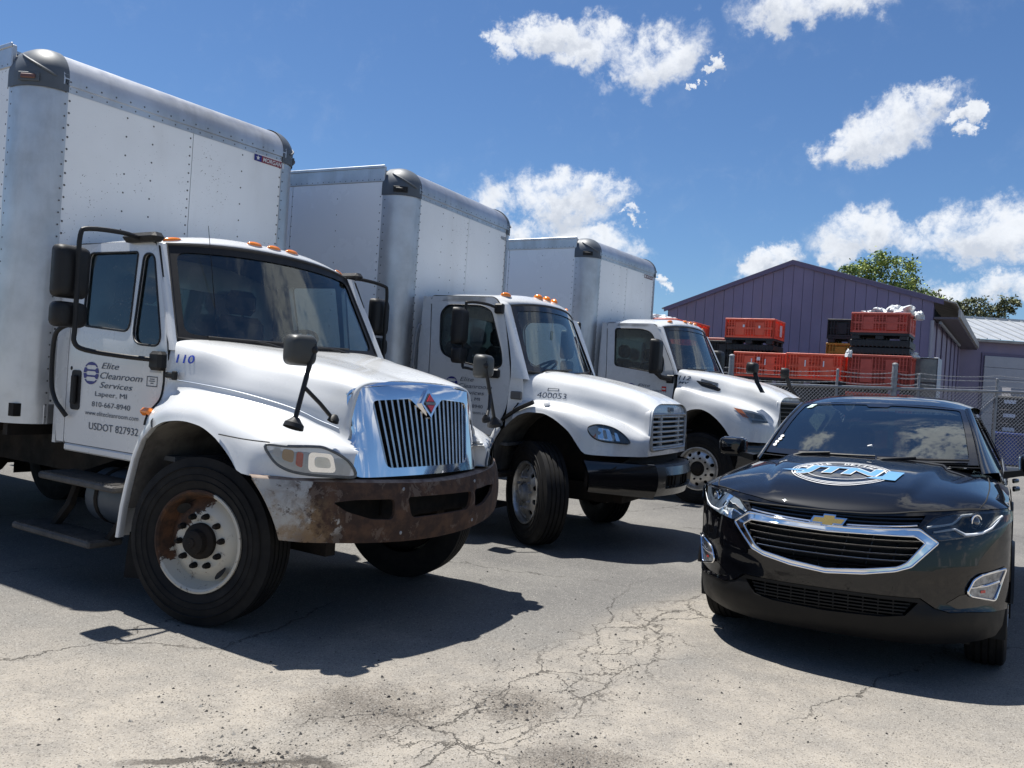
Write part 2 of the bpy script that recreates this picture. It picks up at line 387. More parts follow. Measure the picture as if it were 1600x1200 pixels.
MT['glass_car'] = glass('car_glass', (.52, .62, .56), .62, dust=.0, ior=2.5)
MT['lens'] = glass('lamp_lens', (.93, .95, .95), .94)
MT['lens_old'] = glass('clouded_lens', (.98, .99, 1.0), 1.0, rough=.0, dust=.0, ior=1.5)
MT['trim'] = mat('cab_trim_grey', (.10, .105, .11), .75, var=.15)
MT['seat'] = mat('seat_cloth', (.022, .026, .036), .9, bump=.2, bscale=150)
MT['navy'] = mat('navy_print', (.012, .014, .16), .4)
MT['ink'] = mat('dark_print', (.03, .045, .075), .45)
MT['blue'] = mat('blue_print', (.02, .05, .36), .4)
MT['liner'] = mat('wheel_arch_liner', (.15, .14, .125), .85, var=.4, vscale=5, col2=(.06, .055, .05), bump=.2, bscale=20)
MT['grey_patch'] = mat('faded_sticker', (.36, .37, .38), .5)
MT['aluwheel'] = mat('alloy_wheel', (.60, .60, .59), .34, metal=.75, var=.25, vscale=8, col2=(.36, .34, .31))
MT['white_print'] = mat('white_print', (.58, .58, .58), .45)
MT['gap'] = mat('panel_gap', (.012, .012, .012), .9)
def rust_mat(name, paint, rust1, rust2, maskfn, metal=0, rough=.4):
    m = mat(name, paint, rough, metal); t = m.node_tree; b = t.nodes['Principled BSDF']
    co = t.nodes.new('ShaderNodeTexCoord').outputs['Object']; sx = nd(t, 'ShaderNodeSeparateXYZ'); t.links.new(co, sx.inputs[0])
    k = maskfn(t, co, sx)
    rc = mixc(t, smooth(t, noise(t, co, 9, 8, .65), .38, .66), rust1, rust2)
    speck = smooth(t, noise(t, co, 26, 6, .7), .60, .72)
    rc = mixc(t, mth(t, 'MULTIPLY', speck, .55), rc, tuple(x * .45 for x in rust2))
    t.links.new(mixc(t, k, paint, rc), b.inputs['Base Color'])
    t.links.new(mth(t, 'ADD', mth(t, 'MULTIPLY', k, .5), rough), b.inputs['Roughness'])
    if metal: t.links.new(mth(t, 'MULTIPLY', mth(t, 'SUBTRACT', 1, k), metal), b.inputs['Metallic'])
    bn = t.nodes.new('ShaderNodeBump'); bn.inputs['Strength'].default_value = .35; bn.inputs['Distance'].default_value = .006
    h = mth(t, 'ADD', mth(t, 'MULTIPLY', k, -.5), mth(t, 'MULTIPLY', mth(t, 'MULTIPLY', noise(t, co, 45, 6, .7), k), .6))
    t.links.new(h, bn.inputs['Height']); t.links.new(bn.outputs[0], b.inputs['Normal'])
    return m

# ------------------------------------------------------------------ ground
def gh(x): # the lot rises gently to the right
    t = min(x, 15) - 2.5
    return .034 * .5 * (t + math.sqrt(t * t + .5)) - .006 if x > -8 else 0
gm = bpy.data.materials.new('worn_asphalt'); gm.use_nodes = True; t = gm.node_tree; b = t.nodes['Principled BSDF']
co = nd(t, 'ShaderNodeTexCoord').outputs['Object']; sx = nd(t, 'ShaderNodeSeparateXYZ'); t.links.new(co, sx.inputs[0])
n_big = noise(t, co, .55, 6, .6, .4); n_mid = noise(t, co, 2.6, 7, .65); n_fine = noise(t, co, 130, 3, .7); n_grit = noise(t, co, 420, 2, .6)
mpc = nd(t, 'ShaderNodeMapping', vector_type='TEXTURE'); mpc.inputs['Rotation'].default_value = (0, 0, math.atan2(2.33, 1.57)); mpc.inputs['Scale'].default_value = (2.1, .95, 1); t.links.new(co, mpc.inputs[0])
warp = vmth(t, 'ADD', mpc.outputs[0], vmth(t, 'MULTIPLY', noise(t, co, 2.4, 6, .68, 0, 1), (.30, .42, 0)))
def cracks(scale, width):
    v = nd(t, 'ShaderNodeTexVoronoi', feature='DISTANCE_TO_EDGE'); v.inputs['Scale'].default_value = scale; t.links.new(warp, v.inputs['Vector'])
    jit = mth(t, 'MULTIPLY', mth(t, 'ADD', .35, mth(t, 'MULTIPLY', noise(t, co, 18, 4, .7), 1.3)), width * scale)
    n = nd(t, 'ShaderNodeMapRange'); n.interpolation_type = 'SMOOTHSTEP'; t.links.new(v.outputs['Distance'], n.inputs[0]); t.links.new(jit, n.inputs[2])
    n.inputs[3].default_value = 1; n.inputs[4].default_value = 0
    return n.outputs[0]
def spot(cx, cy, r0, r1, amt=.35):
    dx = mth(t, 'SUBTRACT', sx.outputs[0], cx); dy = mth(t, 'SUBTRACT', sx.outputs[1], cy)
    d = mth(t, 'SQRT', mth(t, 'ADD', mth(t, 'MULTIPLY', dx, dx), mth(t, 'MULTIPLY', dy, dy)))
    d = mth(t, 'ADD', d, mth(t, 'MULTIPLY', mth(t, 'SUBTRACT', n_mid, .5), amt * 2))
    return smooth(t, d, r1, r0)
# the broken band from the first truck's nose towards the black car
lx, ly = 1.57, 2.33; ll = math.hypot(lx, ly); nx_, ny_ = -ly / ll, lx / ll
band = mth(t, 'ABSOLUTE', mth(t, 'ADD', mth(t, 'ADD', mth(t, 'MULTIPLY', sx.outputs[0], nx_), mth(t, 'MULTIPLY', sx.outputs[1], ny_)), -(0.6 * nx_ + 4.9 * ny_)))

band = smooth(t, mth(t, 'ADD', mth(t, 'ADD', band, mth(t, 'MULTIPLY', mth(t, 'MAXIMUM', mth(t, 'SUBTRACT', sx.outputs[1], 6.0), 0), .25)), mth(t, 'MULTIPLY', mth(t, 'SUBTRACT', n_big, .5), .5)), .55, .12)
c1 = mth(t, 'MULTIPLY', cracks(.55, .0065), smooth(t, noise(t, co, .5, 3, .5), .42, .56))
c2 = mth(t, 'MULTIPLY', cracks(2.2, .0060), mth(t, 'MAXIMUM', mth(t, 'MULTIPLY', band, 1), smooth(t, noise(t, co, .33, 3, .5), .58, .66)))
c3 = mth(t, 'MULTIPLY', cracks(6.5, .004), mth(t, 'MULTIPLY', band, smooth(t, n_mid, .42, .58)))
crk = mth(t, 'MAXIMUM', mth(t, 'MAXIMUM', c1, c2), c3)
# broken pavement edge close to the camera
ey = mth(t, 'ADD', mth(t, 'ADD', 3.345, mth(t, 'MULTIPLY', mth(t, 'ADD', sx.outputs[0], 1.1), .10)), mth(t, 'ADD', mth(t, 'MULTIPLY', mth(t, 'SUBTRACT', noise(t, co, 3.2, 3, .5), .5), .30), mth(t, 'MULTIPLY', mth(t, 'SUBTRACT', noise(t, co, 16, 6, .75), .5), .12)))
ed = mth(t, 'ABSOLUTE', mth(t, 'SUBTRACT', sx.outputs[1], ey))
edge = mth(t, 'MULTIPLY', smooth(t, mth(t, 'ADD', ed, mth(t, 'MULTIPLY', mth(t, 'SUBTRACT', noise(t, co, 40, 4, .7), .5), .05)), .030, .004), mth(t, 'MULTIPLY', smooth(t, sx.outputs[0], -1.5, -1.25), smooth(t, sx.outputs[0], -.45, -.7)))
crk = mth(t, 'MAXIMUM', crk, edge)
grav = mth(t, 'MAXIMUM', mth(t, 'MAXIMUM', spot(.36, 3.45, .12, .42), spot(.10, 4.12, .05, .30)), mth(t, 'MAXIMUM', spot(-.85, 3.18, .15, .40), spot(-.55, 3.95, .05, .5, .5)))
dust = mth(t, 'MAXIMUM', mth(t, 'MULTIPLY', band, .9), smooth(t, mth(t, 'ADD', sx.outputs[1], mth(t, 'MULTIPLY', mth(t, 'SUBTRACT', n_big, .5), 5)), 6.2, 3.6))
base = mixc(t, smooth(t, n_big, .35, .65), (.105, .102, .099), (.152, .147, .138))
base = mixc(t, mth(t, 'MULTIPLY', dust, mth(t, 'ADD', .52, mth(t, 'MULTIPLY', smooth(t, noise(t, co, 3.4, 9, .72), .34, .66), .48))), base, (.285, .258, .220))
base = mixc(t, mth(t, 'MULTIPLY', smooth(t, noise(t, co, 1.3, 9, .7), .55, .75), .40), base, (.088, .086, .084))
base = mixc(t, mth(t, 'MULTIPLY', grav, .55), base, (.115, .10, .085))
grain = mth(t, 'ADD', .55, mth(t, 'MULTIPLY', n_fine, .9)); grain2 = mth(t, 'ADD', .75, mth(t, 'MULTIPLY', n_grit, .5))
vg = nd(t, 'ShaderNodeTexVoronoi'); vg.inputs['Scale'].default_value = 165; t.links.new(co, vg.inputs['Vector'])
sc_ = nd(t, 'ShaderNodeSeparateColor'); t.links.new(vg.outputs['Color'], sc_.inputs[0])
light = mth(t, 'MULTIPLY', mth(t, 'GREATER_THAN', sc_.outputs[0], .93), .5); darkc = mth(t, 'MULTIPLY', mth(t, 'LESS_THAN', sc_.outputs[0], .10), .55)
mul = nd(t, 'ShaderNodeVectorMath', operation='SCALE'); t.links.new(base, mul.inputs[0]); t.links.new(mth(t, 'MULTIPLY', grain, grain2), mul.inputs[3])
colr = mixc(t, light, mul.outputs[0], (.33, .315, .29)); colr = mixc(t, darkc, colr, (.04, .037, .033))
vc = nd(t, 'ShaderNodeTexVoronoi'); vc.inputs['Scale'].default_value = 95; vc.inputs['Randomness'].default_value = 1; t.links.new(co, vc.inputs['Vector']); sv = nd(t, 'ShaderNodeSeparateColor'); t.links.new(vc.outputs['Color'], sv.inputs[0])
pick = mth(t, 'LESS_THAN', sv.outputs[1], mth(t, 'ADD', mth(t, 'MULTIPLY', grav, .62), mth(t, 'MULTIPLY', smooth(t, n_big, .45, .7), .05)))
near = mth(t, 'LESS_THAN', vc.outputs['Distance'], .42)
chipc = mixc(t, sv.outputs[2], (.022, .019, .017), (.20, .18, .155))
chipm = mth(t, 'MULTIPLY', pick, near); colr = mixc(t, mth(t, 'MULTIPLY', chipm, .9), colr, chipc)
colr = mixc(t, mth(t, 'MULTIPLY', crk, .80), colr, (.042, .036, .03))
t.links.new(colr, b.inputs['Base Color']); b.inputs['Roughness'].default_value = .86; b.inputs['Specular IOR Level'].default_value = .3
h = mth(t, 'ADD', mth(t, 'MULTIPLY', n_fine, .0035), mth(t, 'MULTIPLY', mth(t, 'SUBTRACT', 1, vg.outputs['Distance']), .0025))
h = mth(t, 'ADD', h, mth(t, 'MULTIPLY', crk, -.010)); h = mth(t, 'ADD', h, mth(t, 'MULTIPLY', mth(t, 'MULTIPLY', chipm, mth(t, 'SUBTRACT', .5, vc.outputs['Distance'])), .012)); h = mth(t, 'ADD', h, mth(t, 'MULTIPLY', mth(t, 'MULTIPLY', grav, noise(t, co, 70, 4, .7)), .016))
h = mth(t, 'ADD', h, mth(t, 'MULTIPLY', n_mid, .012))
bn = nd(t, 'ShaderNodeBump'); bn.inputs['Strength'].default_value = .9; bn.inputs['Distance'].default_value = 1; t.links.new(h, bn.inputs['Height']); t.links.new(bn.outputs[0], b.inputs['Normal'])
g = G()
xs = [-600, -200, -80, -40, -20, -12, -8] + lin(-6, 16, 90) + [20, 40, 80, 200, 600]; ys = [-300, -100, -40, -15, -6, 0] + lin(1, 30, 60) + [40, 60, 100, 200, 600, 1500]
g.grid(lambda x, y: (x, y, gh(x)), xs, ys)
go = g.build('ground', gm, ang=60); go['kind'] = 'structure'
go.data.polygons.foreach_set('use_smooth', [True] * len(go.data.polygons))

# loose stones on the broken asphalt
smats = [mat('stone_dark', (.028, .026, .025), .9), mat('stone_grey', (.10, .095, .088), .9), mat('stone_pale', (.25, .235, .21), .9)]
g = G(); rs = random.Random(3)
patches = [(-1.0, 3.36, .30, 500), (.36, 3.45, .45, 700), (.10, 4.12, .32, 350), (-.85, 3.2, .5, 500), (-.5, 3.95, .45, 250), (.7, 4.9, .8, 260), (.2, 4.2, 2.0, 900), (-1.3, 3.9, 1.0, 300), (1.6, 4.2, 1.2, 160), (0, 6.2, 2.5, 160)]
for cx, cy, r, k in patches:
    for _ in range(k):
        q = r * abs(rs.gauss(0, .6)); a = rs.random() * 2 * PI; x, y = cx + q * math.cos(a), cy + q * math.sin(a)
        s = min(.011, .0020 + .0021 * rs.expovariate(1.0)); e = rs.random() * 6
        pts = [(math.cos(e) * s * rs.uniform(.7, 1.4), math.sin(e) * s, 0), (-math.sin(e) * s, math.cos(e) * s * rs.uniform(.6, 1.2), 0), (-math.cos(e) * s * rs.uniform(.7, 1.3), -math.sin(e) * s, 0), (math.sin(e) * s, -math.cos(e) * s * rs.uniform(.6, 1.2), 0)]
        z0 = gh(x) - .001
        vs = [(x + p[0], y + p[1], z0 + s * rs.uniform(.0, .35)) for p in pts] + [(x + rs.uniform(-.3, .3) * s, y + rs.uniform(-.3, .3) * s, z0 + s * rs.uniform(.7, 1.2))]
        g.add(vs, [(0, 1, 4), (1, 2, 4), (2, 3, 4), (3, 0, 4)], rs.choice((0, 0, 0, 1, 1, 2)))
g.build('gravel', smats, flat=True, merge=False, kind='stuff')

# ------------------------------------------------------------------ purple steel building
PUR = mat('purple_siding', (.215, .180, .285), .5, var=.15, vscale=.8, dirt=((.27, .20, .23), .6, .45, .8))
PUR2 = mat('purple_trim', (.13, .105, .18), .5)
EAVE = mat('faded_eave_metal', (.40, .38, .36), .6, var=.3, vscale=2)
SOFF = mat('eave_soffit', (.11, .10, .12), .8)
P0 = Vector((12.674, 26.0, 0)); ga = Vector((-.8601, .5101, 0)).normalized(); gb = Vector((.51, .86, 0)).normalized()
bo = thing('purple_building', 'long purple metal sided building with low gable behind the stacked bins', 'building', tuple(P0))
def gp(s, z, out=0): # point on the gable wall
    p = ga * s + Vector((-gb.x, -gb.y, 0)) * out; return (p.x, p.y, z)
def sp_(s, z, out=0):
    p = gb * s + Vector((-ga.x, -ga.y, 0)) * out; return (p.x, p.y, z)
RID, RZ, EL, LZ, ER, RZ2 = 4.28, 6.13, 8.62, 4.52, -.25, 4.86
def roofz(s): return RZ + (LZ - RZ) * (s - RID) / (EL - RID) if s > RID else RZ + (RZ2 - RZ) * (RID - s) / (RID - ER)
pw = .325; k = 0; s = .02
while s < EL - .12:
    s1 = min(s + pw - .012, EL - .12)
    g = G(); ss = [s] + ([RID] if s < RID < s1 else []) + [s1]
    out = [(s, .1), (s1, .1)] + [(q, roofz(q) - .10) for q in reversed(ss)]
    g.plate(out, lambda u, v: gp(u, v), th=.03, res=9)
    g.box(-.011, .011, -.006, .022, 0, roofz(s + .02) - .25, mat=Matrix.Translation(gp(s + .022, .1, .0)) @ Matrix.Rotation(math.atan2(ga.y, ga.x), 4, 'Z'))
    g.build('wall_panel', PUR, bo, ang=20); s += pw
g = G(); g.plate([(.0, .1), (EL - .1, .1), (EL - .1, LZ - .16), (RID, RZ - .14), (.0, RZ2 - .14)], lambda u, v: gp(u, v, -.05), res=9); g.build('backing_wall', PUR2, bo)
for a, bq in ((RID, EL), (ER, RID)):
    g = G(); g.plate([(a, roofz(a) - .13), (bq, roofz(bq) - .13), (bq, roofz(bq) + .02), (a, roofz(a) + .02)], lambda u, v: gp(u, v, .06), th=.06, res=9); g.build('rake_trim', PUR2, bo)
for a, bq in ((RID, EL + .1), (ER - .35, RID)):
    za, zb = roofz(a), roofz(bq)
    g = G(); P = [Vector(gp(a, za, .08)), Vector(gp(bq, zb, .08))]; L = gb * 14.0
    g.add([P[0], P[1], P[1] + L, P[0] + L, P[0] + Vector((0, 0, .035)), P[1] + Vector((0, 0, .035)), P[1] + L + Vector((0, 0, .035)), P[0] + L + Vector((0, 0, .035))], [(0, 1, 2, 3), (7, 6, 5, 4), (0, 4, 5, 1), (1, 5, 6, 2), (3, 2, 6, 7), (0, 3, 7, 4)])
    g.build('roof_slope', EAVE, bo)
s = 0.02
for i in range(12):
    wd = 1.12; g = G(); g.plate([(s, .1), (s + wd - .03, .1), (s + wd - .03, 4.28), (s, 4.28)], lambda u, v: sp_(u, v, .04 if i % 2 else .0), th=.03, res=9)
    g.build('side_wall_panel', PUR, bo); s += wd
g = G(); g.plate([(0, .1), (13.6, .1), (13.6, 4.7), (0, 4.7)], lambda u, v: sp_(u, v, -.05), res=9); g.build('side_wall', MT['gap'], bo)
g = G(); rm = Matrix.Rotation(math.atan2(gb.y, gb.x), 4, 'Z'); g.box(-.05, 14, -.66, 0, 4.30, 4.36, mat=Matrix.Translation((0, 0, 0)) @ rm); g.build('soffit', SOFF, bo)
g = G(); g.box(-.06, 14, -.72, -.66, 4.36, 4.60, mat=rm); g.build('fascia_board', EAVE, bo)
g = G(); g.tube([rm @ Vector((.1, -.18, 4.2)), rm @ Vector((10, -.18, 4.2))], .05, 8); g.build('door_track', MT['steel'], bo)
g = G(); q = gp(.03, 0, .05); g.box(q[0] - .04, q[0] + .04, q[1] - .04, q[1] + .04, .1, 4.25); g.build('downspout', mat('pale_downspout', (.33, .32, .36), .5), bo)

# ------------------------------------------------------------------ rear building with metal roof
RB = thing('metal_roof_building', 'purple building with silver standing seam roof and roll up door', 'building', (19, 38, 0))
SIL = mat('silver_roof_metal', (.42, .44, .46), .4, metal=.35, var=.12, vscale=.7)
def rbz(py_): return py_
x0, x1 = -3.2, 9.0
g = G(); g.box(x0, x1, 0, 8, 0, 4.72); g.build('wall', PUR, RB)
n_ = 22; pwid = (x1 + .6 - x0) / n_
for i in range(n_):
    a = x0 - .3 + i * pwid; g = G()
    g.add([(a + .01, -.4, 4.80), (a + pwid - .01, -.4, 4.80), (a + pwid - .01, 4.2, 6.16), (a + .01, 4.2, 6.16)], [(0, 1, 2, 3)])
    g.add([(a - .018, -.41, 4.80), (a + .018, -.41, 4.80), (a + .018, 4.2, 6.16), (a - .018, 4.2, 6.16), (a - .018, -.41, 4.85), (a + .018, -.41, 4.85), (a + .018, 4.2, 6.21), (a - .018, 4.2, 6.21)], [(4, 5, 6, 7), (0, 4, 7, 3), (1, 2, 6, 5), (0, 1, 5, 4)])
    g.build('roof_panel', SIL, RB)
g = G(); g.box(x0 - .32, x1 + .3, 4.15, 4.3, 6.13, 6.26); g.build('ridge_cap', SIL, RB)
g = G(); g.box(x0 - .3, x1 + .3, -.36, -.02, 4.68, 4.785); g.build('gutter', EAVE, RB)
GD = mat('garage_door_grey', (.40, .40, .43), .5, var=.08)
g = G(); g.box(1.75, 6.2, -.05, -.005, 0, 4.22); g.build('door_frame', PUR2, RB)
for i in range(8):
    g = G(); g.box(1.85, 6.1, -.11, -.052, .02 + i * .51, .02 + i * .51 + .50, .012); g.build('garage_door_panel', GD, RB)

# ------------------------------------------------------------------ trees
LEAF = [mat('leaf_yellow_green', (.26, .32, .06), .6), mat('leaf_mid', (.12, .19, .04), .6), mat('leaf_dark', (.05, .09, .022), .65)]  # three leaf tones, picked at random for each cluster
LEAF2 = [mat('spruce_light', (.15, .16, .06), .65), mat('spruce_mid', (.09, .105, .04), .65), mat('spruce_dark', (.045, .055, .022), .7)]
BARK = mat('bark', (.09, .07, .055), .9, var=.3)
def tree(name, label, loc, blobs, hgt, mats, leaf, seed, dens=90):
    rt_ = random.Random(seed); root = thing(name, label, 'tree', loc, 0, 'trees behind the purple building')
    g = G(); g.tube([(0, 0, 0), (.1, 0, hgt * .3), (0, .1, hgt * .6), (.05, 0, hgt * .92)], [hgt * .028, hgt * .022, hgt * .014, .03], 8)
    for (bx, by, bz, br) in blobs: g.tube([(0, 0, hgt * .35), (bx * .5, by * .5, (bz + hgt * .35) * .5 + .3), (bx, by, bz)], [hgt * .012, .05, .02], 5)
    g.build('trunk', BARK, root)
    g = G()
    for (bx, by, bz, br) in blobs:
        for c in range(int(26 * br)):
            d = Vector((rt_.gauss(0, 1), rt_.gauss(0, 1), rt_.gauss(0, .8))).normalized() * br * rt_.uniform(.45, 1.0); cc = Vector((bx, by, bz)) + d
            cr = rt_.uniform(.22, .45) * br ** .5; sh = rt_.choice((0, 0, 1, 1, 1, 2))
            for _ in range(dens // 2):
                p = cc + Vector((rt_.gauss(0, 1), rt_.gauss(0, 1), rt_.gauss(0, .7))) * cr * .55
                n = Vector((rt_.gauss(0, 1), rt_.gauss(0, 1), rt_.gauss(.8, 1))).normalized(); u = n.orthogonal().normalized(); u.rotate(Matrix.Rotation(rt_.random() * 6.3, 3, n)); v = n.cross(u)
                s = leaf * rt_.uniform(.6, 1.3)
                g.add([p - u * s, p - v * s * .55, p + u * s, p + v * s * .55], [(0, 1, 2, 3)], sh if rt_.random() < .7 else rt_.choice((0, 1, 2)))
    g.build('crown', mats, root, merge=False, flat=True)
    return root
tree('leafy_tree', 'bright green broadleaf tree rising behind the purple gable roof', (19.9, 48, .7), [(-1.2, 0, 8.0, 1.0), (0, 0, 8.7, 1.1), (1.3, 0, 8.4, 1.0), (-.4, .5, 7.4, 1.4), (2.4, 0, 7.2, 1.1), (1.2, -.3, 7.0, 1.3), (-2.2, 0, 7.0, .8), (3.2, 0, 6.6, .8)], 9, LEAF, .085, 4)
tree('small_leafy_tree', 'tip of a green tree at the left of the bright broadleaf one', (16.5, 47, 0), [(0, 0, 8.2, .5), (.2, 0, 7.4, .9)], 8.4, LEAF, .10, 14)
tree('olive_tree', 'olive green tree behind the silver metal roof', (25.3, 50, 0), [(-1.5, 0, 7.9, .8), (-.5, 0, 7.4, .9), (.6, 0, 7.2, .8), (1.6, 0, 7.7, .8), (-2.4, 0, 6.9, .7), (2.6, 0, 7.2, .8), (.2, 0, 6.6, 1.4), (3.4, 0, 8.0, .6)], 8.3, LEAF2, .09, 5)
tree('dark_spruce', 'small dark tree between the purple eave and the silver roof', (22.6, 49, 0), [(0, 0, 7.2, .5), (0, 0, 6.5, .8)], 7.4, LEAF2, .11, 6)

# ------------------------------------------------------------------ stacked folding bins
def bin_mesh(w_, d_, h_, mats, parent, seed=0):
    """folding bulk bin: feet, base, four ribbed walls with plain panels, rim"""
    g = G(); g.box(-w_ / 2, w_ / 2, -d_ / 2, d_ / 2, .10, .16)
    for fx in (-1, 0, 1):
        for fy in (-1, 0, 1): g.box(fx * (w_ / 2 - .12) - .09, fx * (w_ / 2 - .12) + .09, fy * (d_ / 2 - .09) - .08, fy * (d_ / 2 - .09) + .08, 0, .10, .01)
    g.build('base', mats[1], parent)
    for (nm, ln, tr) in (('front_wall', w_, Matrix.Translation((0, -d_ / 2, 0))), ('back_wall', w_, Matrix.Translation((0, d_ / 2, 0)) @ Matrix.Rotation(PI, 4, 'Z')),
                         ('side_wall', d_, Matrix.Translation((w_ / 2, 0, 0)) @ Matrix.Rotation(PI / 2, 4, 'Z')), ('side_wall', d_, Matrix.Translation((-w_ / 2, 0, 0)) @ Matrix.Rotation(-PI / 2, 4, 'Z'))):
        g = G(); a, z0, z1 = ln / 2, .16, h_
        g.box(-a + .02, a - .02, .085, .095, z0, z1, mat=tr)
        g.box(-a, a, -.004, .05, z1 - .05, z1, .006, mat=tr); g.box(-a, a, 0, .05, z0, z0 + .05, .006, mat=tr); g.box(-a, a, .01, .04, (z0 + z1) / 2 - .02, (z0 + z1) / 2 + .02, mat=tr)
        for sx_ in (-1, 1):
            g.box(sx_ * a - (.05 if sx_ > 0 else 0), sx_ * a + (0 if sx_ > 0 else .05), 0, .05, z0, z1, .006, mat=tr)
            g.box(sx_ * a * .40 - .19 * a, sx_ * a * .40 + .19 * a, .018, .04, z0 + .07, z1 - .10, .006, mat=tr)
        x = -a + .10
        while x < a - .06:
            if abs(abs(x) - a * .40) > .19 * a: g.box(x - .011, x + .011, .006, .04, z0 + .04, z1 - .04, mat=tr)
            x += .075
        for zq in lin(z0 + .12, z1 - .12, 6): g.box(-a + .04, a - .04, .022, .04, zq - .009, zq + .009, mat=tr)
        g.build(nm, mats[0], parent, flat=True)
BRED = mat('red_orange_plastic', (.86, .135, .065), .5, var=.15, vscale=2); BDK = mat('faded_red_plastic', (.56, .095, .065), .55, var=.2, vscale=2)
BBLK = mat('black_bin_plastic', (.016, .016, .018), .55, var=.2); BYEL = mat('yellow_bin_plastic', (.60, .33, .03), .5, var=.15); BBLU = mat('blue_bin_plastic', (.015, .06, .30), .5, var=.2)
BPAL = mat('pale_tag', (.75, .76, .78), .5)
RB_ = math.radians(-31); UV, VV = Vector((.857, -.515, 0)), Vector((.515, .857, 0))
GP = 'folding bulk bins stacked behind the fence'
def at(fl, w_, d_, z): q = Vector((fl[0], fl[1], 0)) + UV * (w_ / 2) + VV * (d_ / 2); return (q.x, q.y, z)
def bin_(name, label, fl, w_, d_, z, h_, mats, group=GP):
    r = thing(name, label, 'bin', at(fl, w_, d_, z), RB_, group); bin_mesh(w_, d_, h_, mats, r); return r
def folded(label, fl, w_, d_, z):
    r = thing('folded_bin', label, 'bin', at(fl, w_, d_, z), RB_, 'flat folded black bins')
    g = G(); g.box(-w_ / 2, w_ / 2, -d_ / 2, d_ / 2, .02, .17, .01); g.build('body', BBLK, r)
    for q in lin(-w_ / 2 + .05, w_ / 2 - .05, 14): g = G(); g.box(q - .014, q + .014, -d_ / 2 - .010, -d_ / 2 + .002, .0, .16); g.build('rib', BBLK, r)
E_, D_, C_, B_, A_ = (8.0, 20.5), (8.04, 20.55), (6.843, 21.5), (5.908, 23.0), (5.674, 23.2)
bin_('bulk_bin', 'red bulk bin with white plastic bags on top, highest of the right stack', D_, 1.295, 1.2, 3.12, .64, (BDK, BBLK))
folded('upper of two flat folded black bins under the topmost red bin', D_, 1.32, 1.2, 2.94)
folded('lower of two flat folded black bins, resting on the wide red bin', D_, 1.32, 1.2, 2.76)
bin_('bulk_bin', 'wide faded red bin directly under the folded black bins, behind the big round post', E_, 1.388, 1.2, 1.86, .89, (BDK, BBLK))
bin_('bulk_bin', 'faded red bin second from the ground in the right stack, seen through the fence', E_, 1.388, 1.2, .98, .87, (BDK, BBLK))
bin_('bulk_bin', 'bottom bin of the right red stack, standing on the ground behind the fence', E_, 1.388, 1.2, .14, .83, (BDK, BBLK))
K_ = (8.33, 22.9)
bin_('bulk_bin', 'black slatted bin standing on the yellow bin against the purple wall', K_, 1.25, 1.1, 3.16, .63, (BBLK, BBLK))
bin_('bulk_bin', 'yellow bin behind the right red stack, under the black slatted one', K_, 1.25, 1.1, 2.50, .65, (BYEL, BYEL))
bin_('bulk_bin', 'dark bin hidden low behind the red row, under the yellow bin', K_, 1.25, 1.1, .16, 2.33, (BBLK, BBLK))
A = bin_('bulk_bin', 'bright red bin with a white tag on its side, topmost of the left stack', A_, 1.32, 1.15, 2.98, .68, (BRED, BBLK))
folded('flat folded black bin under the topmost bright red bin', (A_[0] + .08, A_[1] + .03), 1.25, 1.1, 2.80)
bin_('bulk_bin', 'red bin with a white round sticker, left of the two in the front row', B_, 1.369, 1.2, 1.95, .81, (BRED, BBLK))
bin_('bulk_bin', 'red bin with pale streaks, right of the two in the front row', C_, 1.418, 1.2, 1.93, .81, (BRED, BBLK))
for fl, wq, lab in ((B_, 1.369, 'dark pallet bin below the red bin with the round sticker'), (C_, 1.418, 'dark pallet bin below the red bin with pale streaks')):
    bin_('bulk_bin', lab, fl, wq, 1.2, 1.10, .83, (BBLK, BBLK))
    bin_('bulk_bin', lab.replace('dark pallet bin below', 'lowest red bin, two under'), fl, wq, 1.2, .14, .94, (BDK, BBLK))
bin_('bulk_bin', 'black bin with a red lid edge, beside the third truck windscreen', (5.127, 24.2), 1.064, 1.0, 2.15, .93, (BBLK, BBLK))
bin_('bulk_bin', 'tall black bin on the ground under the red lidded black bin', (5.127, 24.2), 1.064, 1.0, .12, 2.0, (BBLK, BBLK))
lid = G(); q = at((5.127, 24.2), 1.064, 1.0, 3.085); lid.box(-.53, .56, -.49, .50, 0, .07, .01); o = lid.build('bin_cover', mat('faded_lid', (.50, .16, .12), .55), None); o.location = q; o.rotation_euler = (0, 0, RB_)
tag(o, 'faded red cover lying on the black bin beside the third truck', 'cover')
bin_('bulk_bin', 'red bin with white sheeting on top, seen over the third truck roof', (3.6, 25.6), 1.28, 1.1, 2.80, .90, (BRED, BBLK))
bin_('bulk_bin', 'black bin on the ground below the red bin behind the third truck', (3.6, 25.6), 1.28, 1.1, .08, 2.70, (BBLK, BBLK))
bin_('bulk_bin', 'red bin end seen just right of the sheeted bin over the truck roof', (4.87, 25.4), .45, 1.4, 2.80, .86, (BRED, BBLK))
bin_('bulk_bin', 'dark bin on the ground under the red bin end behind the truck', (4.87, 25.4), .45, 1.4, .08, 2.70, (BBLK, BBLK))
